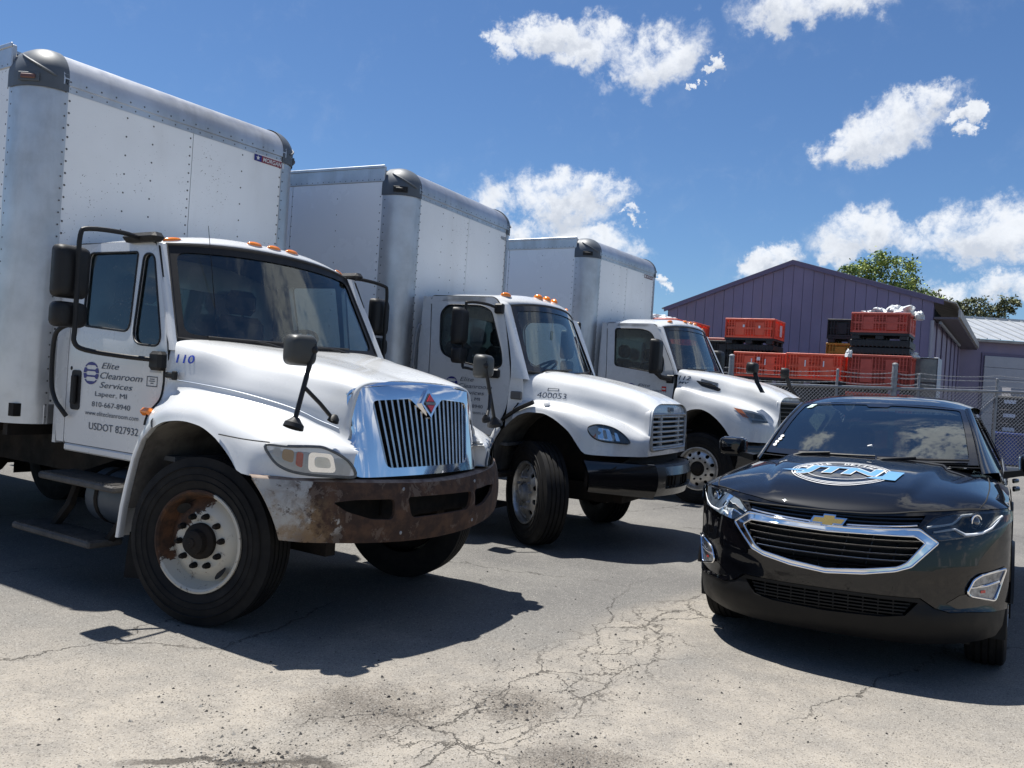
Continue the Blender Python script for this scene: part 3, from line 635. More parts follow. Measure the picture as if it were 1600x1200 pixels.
# white stickers
for nm, pts in (('red bin with a white round sticker, left of the two in the front row', ((-.02, -.603, .64, .09, .09), (-.20, -.603, .56, .03, .16), (.16, -.603, .56, .03, .16))), ('red bin with pale streaks, right of the two in the front row', ((-.24, -.603, .56, .03, .16), (.20, -.603, .56, .03, .14)))):
    pr = [o for o in bpy.data.objects if o.get('label') == nm][0]
    for (x, y, z, w_, h_) in pts:
        g = G(); g.box(x - w_ / 2, x + w_ / 2, y - .004, y, z - h_ / 2, z + h_ / 2); g.build('sticker', BPAL, pr)
g = G(); g.box(0, .004, -.25, -.02, .25, .55, mat=Matrix.Translation((.662, .25, 0))); g.build('hanging_tag', BPAL, A)
for (x, z) in ((-.18, .44), (.24, .42)):
    g = G(); g.box(x, x + .05, -.583, -.577, z, z + .07); g.build('sticker', BPAL, A)
# plastic sheeting
PLAS = mat('white_plastic_film', (.58, .60, .61), .35, bump=.25, bscale=9)
def sheet(name, label, loc, sx_, sy_, sz_, seed):
    rr = random.Random(seed); ph = [rr.uniform(0, 6.3) for _ in range(8)]
    from mathutils import noise as mn
    def f(u, v):
        p = Vector((math.cos(u) * math.cos(v), math.sin(u) * math.cos(v), math.sin(v))); q = p * 1.7 + Vector((seed * 3.1, 0, 0))
        r = .82 + .45 * mn.noise(q) + .22 * abs(mn.noise(q * 2.3)) + .12 * mn.noise(q * 5.5); e = .10 * mn.noise(q * 3.1 + Vector((9, 4, 2)))
        return (sx_ * (p.x * r + e), sy_ * p.y * r, max(-.05, sz_ * (abs(p.z) ** .6 * (1 if p.z > 0 else -1) * r + e * 1.2)))
    g = G(); g.grid(f, [2 * PI * i / 44 for i in range(44)], lin(-PI / 2, PI / 2, 22), closeu=True)
    o = g.build(name, PLAS, None, ang=24); o.location = loc; tag(o, label, 'plastic sheet', 'plastic film on the bins'); return o
sheet('plastic_bag', 'left white plastic bag heaped on the topmost right red bin', (8.78, 20.85, 3.76), .34, .33, .16, 1)
sheet('plastic_bag', 'large rumpled white bag in the middle of the topmost right red bin', (9.22, 20.62, 3.76), .44, .36, .25, 2)
sheet('plastic_bag', 'small white bag hanging over the right corner of the topmost red bin', (9.62, 20.55, 3.73), .17, .22, .17, 3)
sheet('plastic_bag', 'crumpled white film at the right end of the wide faded red bin', (9.40, 20.2, 2.78), .17, .2, .09, 4)
sheet('plastic_bag', 'small white film scrap on the left end of the wide faded red bin', (8.0, 20.45, 2.72), .08, .1, .14, 5)
sheet('plastic_bag', 'white sheeting on the red bin behind the third truck', (4.25, 25.6, 3.70), .50, .4, .15, 6)
# wrapped grey pallet load
r = thing('wrapped_pallet', 'grey pallet load wrapped in clear film right of the faded red bins', 'pallet', (10.12, 21.0, .25), RB_, None)
GW = mat('wrapped_carton', (.10, .11, .125), .3, coat=.7, var=.4, vscale=4, col2=(.19, .19, .185), bump=.2, bscale=12)
for i in range(4):
    g = G(); g.box(-.30, .30, -.5, .5, .13 + i * .60, .12 + (i + 1) * .60, .02); g.build('carton_layer', GW, r)
g = G(); g.box(.30, .312, -.51, .51, .1, 2.54, .004); g.box(-.31, .31, -.51, .51, 2.525, 2.545, .008); g.build('film_edge', mat('film_grey', (.46, .50, .55), .3), r)
g = G(); g.box(-.32, .32, -.5, .5, 0, .12); g.build('pallet_base', mat('pallet_wood', (.20, .15, .10), .8), r)
# dark drawer crates and blue bin at the right
for i in range(4):
    z = .62 + i * .345 + .02; r = thing('black_crate', ('lowest', 'second lowest', 'second highest', 'topmost')[i] + ' black crate with pale label behind the fence, over the blue bin', 'crate', at((12.17, 21.6), .72, .6, z), RB_, 'black crates stacked behind the fence')
    g = G(); g.box(-.36, .36, -.3, .3, 0, .335, .015); g.box(-.33, .33, -.315, -.30, .03, .30, .01); g.build('body', BBLK, r)
    g = G(); g.box(-.12, .14, -.325, -.317, .15, .24); g.build('label_card', BPAL, r)
g = G(); g.box(-.45, .45, -.36, .36, .0, .36, .01); cs = g.build('crate_stand', BBLK); cs.location = at((12.17, 21.6), .72, .6, .28); cs.rotation_euler = (0, 0, RB_); tag(cs, 'black stand on the ground under the black crates', 'stand')
bin_('bulk_bin', 'blue bin low behind the chain link fence at the right edge', (11.66, 20.6), 1.3, .9, .26, .85, (BBLU, BBLU))
g = G(); g.box(.61, 3.6, -.2, .2, 0, 1.95); o = g.build('grey_block_wall', mat('grey_blockwork', (.33, .33, .36), .8, var=.15), None); o.location = (12.28, 22.3, .3); tag(o, 'low grey wall right of the black crates', 'wall')

# ------------------------------------------------------------------ chain link fence
FY = 19.5
fe = thing('chain_link_fence', 'galvanised chain link fence with three barbed strands behind the black car', 'fence', (0, FY, 0))
def fz(x): return gh(x) + 1.77
posts = [(4.97, 2.47, .062), (7.40, 2.32, .030), (8.70, 2.52, .062), (9.26, 2.33, .030), (11.05, 2.34, .030), (13.4, 2.4, .030), (2.6, 2.25, .03)]
for x, zt, r in posts:
    g = G(); g.tube([(x, 0, 0), (x, 0, zt)], r, 14); g.ball((x, 0, zt), r * 1.12, r * 1.12, r * .7, 14, 6); g.build('post', MT['steel'], fe)
    if r > .05:
        g = G(); [g.lathe([(-.02, r + .012), (.02, r + .012)], (x, 0, zz_), (0, 0, 1), 14) for zz_ in (fz(x) - .03, fz(x) + .1, fz(x) + .2)]; g.build('clamp_band', MT['steel'], fe)
g = G(); g.tube([(x, -.03, fz(x)) for x in lin(1.5, 15, 30)], .032, 8); g.build('top_rail', MT['steel'], fe)
g = G(); g.tube([(11.05, 0, fz(11) - .1), (9.6, 0, .5)], .02, 8); g.build('brace_rail', MT['steel'], fe)
for k_, dz in enumerate((.12, .24, .36)):
    g = G(); pts = []
    for i in range(len(posts) - 1):
        pass
    pp = sorted(p[0] for p in posts)
    for a, bq in zip(pp[:-1], pp[1:]):
        for q in range(8): u = q / 8; pts.append((a + (bq - a) * u, -.01, fz(a + (bq - a) * u) + dz - .05 * 4 * u * (1 - u) * (1 if k_ != 1 else .3)))
    g.tube(pts, .0045, 5)
    for p, q in zip(pts[:-1], pts[1:]):
        for u in (.2, .6):
            c = Vector(p).lerp(Vector(q), u); g.tube([c + Vector((-.02, 0, -.018)), c + Vector((.02, 0, .018))], .0035, 3); g.tube([c + Vector((-.02, .01, .018)), c + Vector((.02, -.01, -.018))], .0035, 3)
    g.build('barbed_wire', MT['steel'], fe)
g = G(); pitch = .085; x = 2.6
while x < 14.5:
    for sgn in (1, -1):
        a, bq = (x, x + 1.72) if sgn > 0 else (x + 1.72, x)
        P = [Vector((a, sgn * .004, gh(a) + .03)), Vector((bq, sgn * .004, gh(bq) + 1.75))]
        g.tube(P, .0055, 3, caps=False)
    x += pitch
g.build('chain_mesh', MT['steel'], fe, kind='stuff', merge=False)
g = G(); g.box(2, 15, FY - .35, FY - .15, .0, .05); o = g.build('kerb_strip', mat('pale_kerb', (.42, .41, .39), .8), None); o['kind'] = 'structure'
o.rotation_euler = (0, -.030, 0); o.location = (0, 0, -.02)

# ================================================================== box trucks
def side_L(z, P): # half width of the cab side, leaning in above the belt line
    zb_ = P['belt']; return P['w'] - max(0, z - zb_) * P['lean'] - max(0, zb_ - .45 - z) * .02
def cargo_box(root, H, fb, W=1.22, zb=1.04, length=6.4, seam=.05, mfront='white_box', mside='white_box_clean', cap_dark=True, marker='amber'):
    rF, rL, c = .25, .21, .31; zc = H - c
    bo = G().box(fb - length + .02, fb - .05, -W + .03, W - .03, zb + .05, zb + .14).build('cargo_box', MT['frame'], root)
    # front skin, two sheets
    for a, b_ in ((-W + rL, seam - .003), (seam + .003, W - rL)):
        g = G(); g.plate([(a, zb + .14), (b_, zb + .14), (b_, zc + .04), (a, zc + .04)], lambda u, v: (fb, u, v), th=.02, res=5); g.build('front_panel', MT[mfront], bo)
    g = G(); g.box(fb - .03, fb + .004, -W + rL, W - rL, zb, zb + .138, .004); g.build('front_sill', MT['alu'], bo)
    # top front extrusion
    prof = [(fb + .003, zc + .00), (fb + .003, zc + .045), (fb + .012, zc + .05), (fb + .012, H - .22)] + [(fb + .012 - .27 + .27 * math.cos(a), H - .22 + .22 * math.sin(a)) for a in lin(0, PI / 2, 12)] + [(fb - .8, H + .004)]
    g = G(); g.rows([[(x, y, z) for (x, z) in prof] for y in (-W + rL - .01, W - rL + .01)]); g.build('front_top_rail', MT['alu'], bo, ang=25)
    for sgn in (-1, 1):
        # corner post, quarter round with flanges
        arc = [(fb - rF - .06, W + .004), (fb - rF, W + .004)] + [(fb - rF + rF * math.sin(a), W - rL + (rL + .004) * math.cos(a)) for a in lin(0, PI / 2, 12)] + [(fb + .006, W - rL - .03)]
        g = G(); g.rows([[(x, y * sgn, z) for x, y in arc] for z in (zb, zc + .02)]); g.build('corner_post', MT['alu'], bo, ang=25)
        # moulded corner cap
        def cap(u, v): # u round the corner 0 side .. 1 front, v up
            a = u * PI / 2; zl = H - .22
            if v < .4: z = zc - .0 + (zl - zc) * v / .4; s = 1; 
            else: q = (v - .4) / .6 * PI / 2; z = zl + .23 * math.sin(q); s = math.cos(q)
            e = .012
            x = fb - rF - .0 + (rF + e) * math.sin(a) * s; y = W - rL + (rL + e) * math.cos(a) * s
            return (x, y * sgn, z)
        g = G(); g.grid(cap, lin(0, 1, 15), lin(0, 1, 19))
        ex = [cap(0, v) for v in lin(0, 1, 19)]; g.rows([ex, [(x - .07, y, z) for x, y, z in ex]])
        ex = [cap(1, v) for v in lin(0, 1, 19)]; g.rows([ex, [(x, y - sgn * .03, z) for x, y, z in ex]])
        cp = g.build('corner_cap', MT['cap'], bo, ang=40)
        # eyebrow ridge and marker lamp recess
        pts = [Vector(cap(u, .40 + .28 * (1 - (u / .85)) ** 1.2 if u < .85 else .40)) * 1.0 for u in lin(.05, .85, 14)]
        pts = [Vector((p.x + .004, p.y + .004 * sgn, p.z - .0)) for p in pts]
        g = G(); g.tube(pts, [.004] + [.009] * 12 + [.004], 6); g.build('ridge', MT['cap'], cp)
        p0 = Vector(cap(.36, .26)); nn = Vector((math.sin(.36 * PI / 2), sgn * math.cos(.36 * PI / 2), 0))
        m4 = Matrix.Translation(p0) @ nn.to_track_quat('X', 'Z').to_matrix().to_4x4()
        g = G(); g.box(-.004, .010, -.075, .075, -.030, .030, .004, mat=m4); g.build('lamp_bezel', MT['black'] if marker != 'amber' else MT['cap'], cp)
        g = G(); g.box(.008, .022, -.052, .052, -.016, .016, .007, mat=m4); g.build('marker_lamp', mat('old_marker', (.10, .03, .015), .35, coat=.5) if marker == 'amber' else MT['black'], cp)
        # side sheets
        x = fb - rF - .055; k = 0
        while x > fb - length + .1:
            x2 = max(x - 1.22, fb - length); g = G(); g.plate([(x2 + .004, zb + .14), (x, zb + .14), (x, H - .17), (x2 + .004, H - .17)], lambda u, v: (u, sgn * W, v), th=.02 * -sgn, res=5); g.build('side_panel', MT[mside], bo); x = x2 - .004
        g = G(); y0, y1 = sorted((sgn * (W - .03), sgn * (W + .007))); g.box(fb - length, fb - rF - .05, y0, y1, H - .17, H - .005, .008)
        y0, y1 = sorted((sgn * W, sgn * (W + .014))); g.box(fb - length, fb - rF - .05, y0, y1, H - .028, H + .006, .005); g.build('side_top_rail', MT['alu'], bo)
        y0, y1 = sorted((sgn * (W - .03), sgn * (W + .009))); g = G(); g.box(fb - length, fb - rF - .05, y0, y1, zb, zb + .135, .006); g.build('side_sill', MT['alu'], bo)
    g = G(); g.box(fb - length, fb - .45, -W + .01, W - .01, H - .02, H + .002); g.build('roof_sheet', MT['white_box_clean'], bo)
    g = G(); g.box(fb - length - .05, fb - length + .02, -W, W, zb, H, .01); g.build('rear_frame', MT['steel'], bo)
    # rivets
    g = G(); r = .0085
    for sgn in (-1, 1):
        z = zb + .05
        while z < zc:
            g.dome((fb + .001, sgn * (W - rL - .045), z + .03), (1, 0, 0), r); g.dome((fb + .006, sgn * (W - rL - .012), z), (1, 0, 0), r * .8)
            g.dome((fb - rF - .09, sgn * W, z), (0, sgn, 0), r * .9); g.dome((fb - rF - .03, sgn * (W + .004), z + .05), (0, sgn, 0), r * .9); z += .085
        for sx_ in (fb - rF - .03 - .62 * q for q in range(1, 9)):
            z = zb + .3
            while z < H - .25: g.dome((sx_, sgn * W, z), (0, sgn, 0), r * .85); z += .17 if (int(round((fb - sx_) / .62)) % 2) else .11
        x = fb - rF - .1
        while x > fb - length: g.dome((x, sgn * (W + .007), H - .145), (0, sgn, 0), r * .8); x -= .075
    y = -W + rL + .04
    while y < W - rL: g.dome((fb + .012, y, zc + .075), (1, 0, 0), r * .9); g.dome((fb + .003, y + .05, zc + .022), (1, 0, 0), r * .8); y += .115
    z = zb + .2
    while z < zc:
        g.dome((fb + .001, seam - .025, z), (1, 0, 0), r); g.dome((fb + .001, seam - .025, z + .07), (1, 0, 0), r * .9)
        for y in (-.52, -.30 + .0, .55): g.dome((fb + .001, y, z), (1, 0, 0), r * .9)
        z += .14
    g.build('rivets', MT['rivet'], bo, merge=False, kind='stuff')
    # cross members under the floor
    g = G(); x = fb - .2
    while x > fb - length: g.box(x - .03, x + .03, -W + .06, W - .06, zb - .09, zb + .05); x -= .4
    for sgn in (-1, 1): g.box(fb - length, fb - .1, sgn * .43 - .04, sgn * .43 + .04, zb - .22, zb - .09)
    g.build('floor_beams', MT['frame'], bo)
    return bo

def wheel(root, c, out, R=.515, wd=.27, steer=0, rimmat=None, kind='steel', rr=.292, lug='dark'):
    """c hub centre, out = +1/-1 outward along the axle"""
    M4 = Matrix.Translation(c) @ Matrix.Rotation(steer, 4, 'Z')
    def ad(o): o.matrix_local = M4; return o
    e = wd / 2
    pr = [(-e * .86, rr + .02), (-e * .98, rr + .06), (-e * 1.02, (rr + R) / 2), (-e * .93, R - .05), (-e * .84, R - .014)]
    tr = []; ng = 4; 
    for i in range(ng + 1):
        a = -e * .82 + (2 * e * .82) * i / (ng + 1); b_ = -e * .82 + (2 * e * .82) * (i + 1) / (ng + 1)
        gg = .007
        if i > 0: tr += [(a + gg, R - .014), (a + gg, R)]
        else: tr += [(a, R - .004)]
        tr += [(b_ - gg, R), (b_ - gg, R - .014)] if i < ng else [(b_, R - .004)]
    prof = pr + tr + [(-a, r) for a, r in reversed(pr)]
    # shoulder rings and side wall rings
    w_ = thing_part = G(); w_.lathe([(a * out, r) for a, r in prof], (0, 0, 0), (0, 1, 0), 64)
    wo = ad(w_.build('wheel', MT['rubber'], root, ang=28, label=None)); 
    def part(g, nm, m, ang=30):
        o = g.build(nm, m, wo, ang=ang); return o
    g = G()
    for rr_ in (rr + .075, rr + .11, R - .06): g.lathe([((e * 1.0) * out, rr_ - .004), ((e * 1.0 + .006) * out, rr_), ((e * 1.0) * out, rr_ + .004)], (0, 0, 0), (0, 1, 0), 56)
    part(g, 'sidewall_ring', MT['rubber'])
    rm = rimmat or MT['aluwheel']; f = e * .86
    if kind == 'steel':
        pf = [(f - .03, rr + .022), (f + .012, rr + .020), (f + .016, rr + .008), (f + .004, rr - .004), (f - .045, rr - .016), (f - .085, rr - .035), (f - .06, rr - .07), (f - .035, rr - .10), (f - .03, rr - .115)]
        g = G(); g.lathe([(a * out, r) for a, r in pf], (0, 0, 0), (0, 1, 0), 64)
        hole_r = .112
        hl = [[((.150 + 0) * math.cos(2 * PI * k / 10 + .1) + .0185 * math.cos(t_), .150 * math.sin(2 * PI * k / 10 + .1) + .0185 * math.sin(t_)) for t_ in lin(0, 2 * PI * 11 / 12, 12)] for k in range(10)]
        ring = [((rr - .115) * math.cos(q), (rr - .115) * math.sin(q)) for q in lin(0, 2 * PI * 47 / 48, 48)]
        cen = [(.085 * math.cos(q), .085 * math.sin(q)) for q in lin(0, 2 * PI * 31 / 32, 32)]
        g.plate(ring, lambda u, v: (u, (f - .03) * out, v), holes=[cen] + hl, th=.012, res=.05)
        part(g, 'rim', rm)
        for q in (2.25, 2.25 + PI):
            g = G()
            cx, cz = (rr - .058) * math.cos(q), (rr - .058) * math.sin(q); M2 = Matrix.Translation((cx, (f - .040) * out, cz)) @ Matrix.Rotation(-q, 4, 'Y')
            vs = [M2 @ Vector((.024 * math.cos(s_), -out * .026 * math.cos(s_) * -1 + .003 * out, .047 * math.sin(s_))) for s_ in lin(0, 2 * PI * 15 / 16, 16)]
            g.add(vs, [tuple(range(16))])
            part(g, 'hand_hole', MT['gap'])
    else:
        pf = [(f - .03, rr + .020), (f + .012, rr + .018), (f + .014, rr + .004), (f - .0, rr - .006), (f - .05, rr - .014), (f - .05, rr - .03)]
        g = G(); g.lathe([(a * out, r) for a, r in pf], (0, 0, 0), (0, 1, 0), 64)
        ring = [((rr - .030) * math.cos(q), (rr - .030) * math.sin(q)) for q in lin(0, 2 * PI * 63 / 64, 64)]
        cen = [(.105 * math.cos(q), .105 * math.sin(q)) for q in lin(0, 2 * PI * 31 / 32, 32)]
        hl = [[(.212 * math.cos(2 * PI * (k + .5) / 10) + .026 * math.cos(t_), .212 * math.sin(2 * PI * (k + .5) / 10) + .026 * math.sin(t_)) for t_ in lin(0, 2 * PI * 13 / 14, 14)] for k in range(10)]
        def dish(u, v):
            q = math.hypot(u, v); return (u, (f - .05 + .045 * (1 - min(1, max(0, (q - .15) / (rr - .03 - .15))) ** 1.6)) * out, v)
        g.plate(ring, dish, holes=[cen] + hl, th=.015 * out, res=.035); part(g, 'rim', rm, 40)
    g = G(); g.lathe([(q * out, r_) for q, r_ in ((-e * .9, rr), (-e * .2, rr), (-.01, .2), (.0, .05))], (0, 0, 0), (0, 1, 0), 32); part(g, 'brake_drum', MT['frame'])
    g = G(); g.lathe([((f - .05) * out, .108), ((f - .005) * out, .106), ((f + .005) * out, .095), ((f + .010) * out, .074), ((f + .05) * out, .070), ((f + .058) * out, .055), ((f + .062) * out, .03), ((f + .07) * out, .026), ((f + .072) * out, .001)], (0, 0, 0), (0, 1, 0), 32); part(g, 'hub', MT['frame'] if lug == 'dark' else MT['steel'])
    g = G()
    for k in range(10):
        q = 2 * PI * k / 10 + .1; g.lathe([((f - .05) * out, .019), ((f - .012) * out, .019), ((f + .012 if kind == 'steel' else f + .035) * out, .012), ((f + .016 if kind == 'steel' else f + .038) * out, .001)], (.150 * math.cos(q), 0, .150 * math.sin(q)), (0, 1, 0), 8)
    part(g, 'lug_nuts', MT['frame'] if lug == 'dark' else MT['steel'])
    return wo

def hood_rows(tab, arch, stations, sub=5):
    """loft: table of (F, [(L, z) x 7]) from the centre line out to the fender lip"""
    n = len(tab[0][1]); rows = []
    for F in stations:
        ctl = [(interp([(f, p[k][0]) for f, p in tab], F), interp([(f, p[k][1]) for f, p in tab], F)) for k in range(n)]
        if arch is not None:
            za = arch(F)
            if za is not None: ctl[-1] = (ctl[-1][0], za); ctl[-2] = (ctl[-2][0], max(ctl[-2][1], za + .05))
        ctl = [(c[0], c[1], 0) for c in ctl]; cv = spline(ctl, sub)
        tail = cv[-1]; rows.append([(F, -p.x, p.y) for p in cv] + [(F, -tail.x + .035, tail.y + .004)])
    return rows

def hood_side(tab, F, z, off=.004):
    n = len(tab[0][1]); ctl = [(interp([(f, p[k][0]) for f, p in tab], F), interp([(f, p[k][1]) for f, p in tab], F), 0) for k in range(n)]
    cv = spline(ctl, 5)
    for a, b_ in zip(cv[8:], cv[9:]):
        if (a.y - z) * (b_.y - z) <= 0 and a.y != b_.y:
            t = (a.y - z) / (a.y - b_.y); return (F, -(a.x + (b_.x - a.x) * t) - off, z + off * .5)
    return (F, -1.0, z)
def make_cab(root, P):
    w_ = P['w']; zt = P['ztop']; bt = P['belt']; (wl, wu) = P['ws']  # windscreen lower / upper corner (F, L, z)
    sl = lambda u, v, o=0: (u - P.get('shift', 1.2) * (w_ - side_L(v, P)), -(side_L(v, P) + o), v)
    body = G(); rear = P['rear']
    # --- door and cab side
    for sgn in (-1, 1):
        mp = lambda u, v, o=0, s=sgn: (sl(u, v, o)[0], s * (side_L(v, P) + o), v)
        g = G(); flip = -sgn
        g.plate(P['door'], lambda u, v: mp(u, v), holes=P['wins'], th=.05 * flip, res=.14, mback=1); dr = g.build('door', [MT['white'], MT['trim']], root)
        if P.get('quarter'):
            g = G(); g.plate(P['quarter'], lambda u, v: mp(u, v, -.004), th=.05 * flip, res=.14, mback=1); g.build('cab_side', [MT['white'], MT['trim']], root)
        for hole in P['wins']:
            g = G(); g.plate(hole, lambda u, v: mp(u, v, -.014), th=0, res=.3); g.build('door_window', MT['glass_side'], dr)
            g = G(); g.tube([mp(u, v, .0) for u, v in hole], .0075, 6, closed=True); g.build('window_seal', MT['black'], dr)
        # gap line round the door
        g = G(); g.tube([mp(u, v, -.015) for u, v in P['door']], .0105, 5, closed=True); g.build('door_seal', MT['gap'], dr)
        if P.get('handle'):
            (hu, hv, hw, hh) = P['handle']; g = G()
            g.plate(rpoly([(hu - hw, hv - hh), (hu + hw, hv - hh), (hu + hw, hv + hh), (hu - hw, hv + hh)], .03), lambda u, v: mp(u, v, .006), th=.01 * flip, res=.3); hd = g.build('door_handle', MT['black'], dr)
            g = G(); a = mp(hu, hv, .02); g.box(a[0] - hw * .45, a[0] + hw * .45, a[1] - .012, a[1] + .012, hv - hh * .7, hv + hh * .75, .008); g.build('lever', MT['gap'], hd)
        if sgn < 0: P['door_obj'] = dr
        P['mp%d' % sgn] = mp
    # --- A pillar strips, windscreen, roof
    def ws(u, v, o=0):
        q = 1 - abs(u) ** 2.2
        L = u * (wl[1] + (wu[1] - wl[1]) * v); F = wl[0] + (wu[0] - wl[0]) * v + P['bow'] * q; z = wl[2] + (wu[2] - wl[2]) * v + P['crown'] * q * v - .02 * q * (1 - v)
        return (F + o * .85, L, z + o * .5)
    for sgn in (-1, 1):
        rows = []
        for v in lin(-.12, 1.0, 15):
            a = Vector(ws(sgn, v)); z = a.z
            fd = P['doorfront'](z); b_ = Vector((sl(fd, z)[0], sgn * side_L(z, P), z))
            mid = Vector((a.x * .75 + b_.x * .25 + .02, sgn * (abs(a.y) * .3 + abs(b_.y) * .7 + .012), z))
            rows.append([a, Vector((a.x + .012, a.y + sgn * .012, z)), mid, b_])
        g = G(); rows2 = [[tuple(p) for p in spline(r, 4)] for r in rows]; g.rows(rows2)
        g.rows([[(p[0] - .03, p[1] - sgn * .035, p[2]) for p in r] for r in rows2], m=1)
        g.build('pillar', [MT['white'], MT['trim']], root, ang=50)
    us = lin(-1, 1, 25); vs = lin(0, 1, 12)
    g = G(); g.grid(lambda u, v: ws(u, v, -.006), us, vs); wsd = g.build('windscreen', MT['glass'], root)
    # black ceramic border of the windscreen
    k = P.get('frit', (.055, .06, .085, .05))
    out = rpoly([(-1, 0), (1, 0), (1, 1), (-1, 1)], .03); inn = rpoly([(-1 + k[0], k[1]), (1 - k[0], k[1]), (1 - k[0] * 1.1, 1 - k[2]), (-1 + k[0] * 1.1, 1 - k[2])], .09)
    g = G(); g.plate(out, lambda u, v: ws(u, v, .003), holes=[inn], res=.08); g.build('windscreen_seal', MT['gloss_black'] if P.get('glossfrit') else MT['black'], wsd)
    g = G(); path = [ws(u, 0, .0) for u in lin(-1, 1, 15)] + [ws(1, v, .0) for v in lin(.1, 1, 8)] + [ws(u, 1, 0) for u in lin(.9, -1, 14)] + [ws(-1, v, 0) for v in lin(.9, .1, 8)]
    g.tube(path, .014, 6, closed=True); g.build('windscreen_gasket', MT['black'], wsd)
    for u0, u1, v1 in P['wipers']:
        g = G(); a = [Vector(ws(u0 + (u1 - u0) * t_, .035 + v1 * t_, .022)) for t_ in lin(0, 1, 8)]; g.tube(a, .008, 5); c0 = Vector(ws(u0 + (u1 - u0) * 1.0, .035 + v1, .034)); c1 = Vector(ws(u1 + .0, -.04, .02)); 
        g.tube([a[4], Vector(ws(u0 + (u1 - u0) * .75, .02, .035)), Vector(ws(u1 + (u1 - u0) * .25, -.05, .02))], [.006, .009, .013], 5); g.build('wiper', MT['black'], wsd)
    # roof with rolled front brow
    zs = P['ztop']; wr = side_L(zs, P)
    def roof(u, s):
        q = 1 - abs(u) ** 2.6; f0 = Vector(ws(u * .995, 1.0, .004))
        f0.y = u * (wu[1] + (wr - wu[1]) * min(1, s * 6))
        zend = zs + (P['roofz'] - zs) * q
        k_ = min(1, s / .22); z = f0.z + (max(zend, f0.z + .005) - f0.z) * (1 - (1 - k_) ** 2.2)
        if s > .8: z -= .05 * ((s - .8) / .2) ** 2
        x = f0.x + P.get('visor', .02) * math.sin(min(1, s / .05) * PI / 2) - (f0.x - rear) * s
        return (x, f0.y, z)
    g = G(); uu = [-1, -.985, -.96, -.92] + lin(-.86, .86, 25) + [.92, .96, .985, 1]; ss = [0, .012, .025, .04, .06, .09, .13, .18, .24] + lin(.3, 1, 12)
    g.grid(roof, uu, ss); 
    for sgn in (-1, 1): # drip edge down to the door
        ed = [roof(sgn, s) for s in ss]; g.rows([ed, [(x, sgn * (side_L(z - .03, P) + .002), z - .05) for x, y, z in ed]])
    ro = g.build('roof', [MT['white']], root, ang=50)
    g = G(); g.grid(lambda u, s: (roof(u, s)[0] - .04, roof(u, s)[1] * .97, roof(u, s)[2] - .045), lin(-1, 1, 9), [.03, .1, .3, .6, 1]); g.build('headliner', MT['trim'], root)
    for (u, s) in P['lamps']:
        c0 = Vector(roof(u, s)); dx = (Vector(roof(u, s + .01)) - c0).normalized(); dy = (Vector(roof(u + .01, s)) - c0).normalized(); n = dy.cross(dx); n = n if n.z > 0 else -n
        M4 = Matrix((( -dx.x, dy.x, n.x, c0.x), (-dx.y, dy.y, n.y, c0.y), (-dx.z, dy.z, n.z, c0.z), (0, 0, 0, 1)))
        g = G(); g.grid(lambda a, b_: M4 @ Vector((P['lampw'][0] * 1.15 * math.cos(a) * math.cos(b_), P['lampw'][1] * 1.12 * math.sin(a) * math.cos(b_), .008 * math.sin(b_))), [2 * PI * i / 18 for i in range(18)], lin(0, PI / 2, 4), closeu=True); lb = g.build('marker_base', MT['white'], ro)
        g = G(); g.grid(lambda a, b_: M4 @ Vector((P['lampw'][0] * math.cos(a) * math.cos(b_), P['lampw'][1] * math.sin(a) * math.cos(b_), .004 + P['lampw'][2] * math.sin(b_))), [2 * PI * i / 18 for i in range(18)], lin(0, PI / 2, 6), closeu=True)
        o = g.build('marker_light', MT['amber'], ro, ang=60)
    # back wall with rear window, floor, firewall
    g = G(); L0 = w_ - .03; rz = zs + .05
    rw = rpoly([(-.62, bt + .08), (.62, bt + .08), (.58, bt + .50), (-.58, bt + .50)], .08)
    g.plate([(-L0, P['floor']), (L0, P['floor']), (L0, bt), (side_L(zs, P), zs), (.6, rz), (-.6, rz), (-side_L(zs, P), zs), (-L0, bt)], lambda u, v: (rear - (0 if v < bt else (v - bt) * 0), u, v), holes=[rw], th=.04, res=.4, mback=0)
    g.v = [(x, y, z) for x, y, z in g.v]; bw = g.build('back_wall', [MT['white']], root)
    g = G(); g.plate(rw, lambda u, v: (rear - .02, u, v), res=1); g.build('rear_window', MT['glass_side'], bw)
    g = G(); g.box(rear + .05, -.35, -w_ + .06, w_ - .06, P['floor'], P['floor'] + .03); g.box(rear + .045, rear + .06, -w_ + .08, w_ - .08, P['floor'], bt + .06); g.build('cab_floor', MT['trim'], root)
    # dash, wheel, seats
    dz = wl[2] - .07; g = G()
    rows = []
    for u in lin(-.97, .97, 9):
        a = Vector(ws(u, 0)); rows.append([(a.x - .03, a.y, dz + .02), (a.x - .14, a.y, dz + .04 + (.07 if u > .15 and u < .8 else 0)), (a.x - .34, a.y, dz + .03 + (.09 if u > .15 and u < .8 else 0)), (a.x - .42, a.y, dz - .08), (a.x - .40, a.y, P['floor'] + .1)])
    g.rows(rows); g.build('dashboard', MT['trim'], root, ang=40)
    cx, cy, cz = wl[0] - .50, .46, dz + .10; ax = Vector((-.55, 0, .83)).normalized(); e1 = Vector((0, 1, 0)); e2 = ax.cross(e1)
    g = G(); g.tube([Vector((cx, cy, cz)) + (e1 * math.cos(q) + e2 * math.sin(q)) * .225 for q in lin(0, 2 * PI * 27 / 28, 28)], .015, 8, closed=True)
    for q in (.4, PI - .4, PI * 1.5): g.tube([(cx, cy, cz), Vector((cx, cy, cz)) + (e1 * math.cos(q) + e2 * math.sin(q)) * .22], .016, 6)
    g.ball((cx, cy, cz), .055); g.tube([(cx, cy, cz), (cx + .3, cy, cz - .42)], .03, 8); g.build('steering_wheel', MT['black'], root)
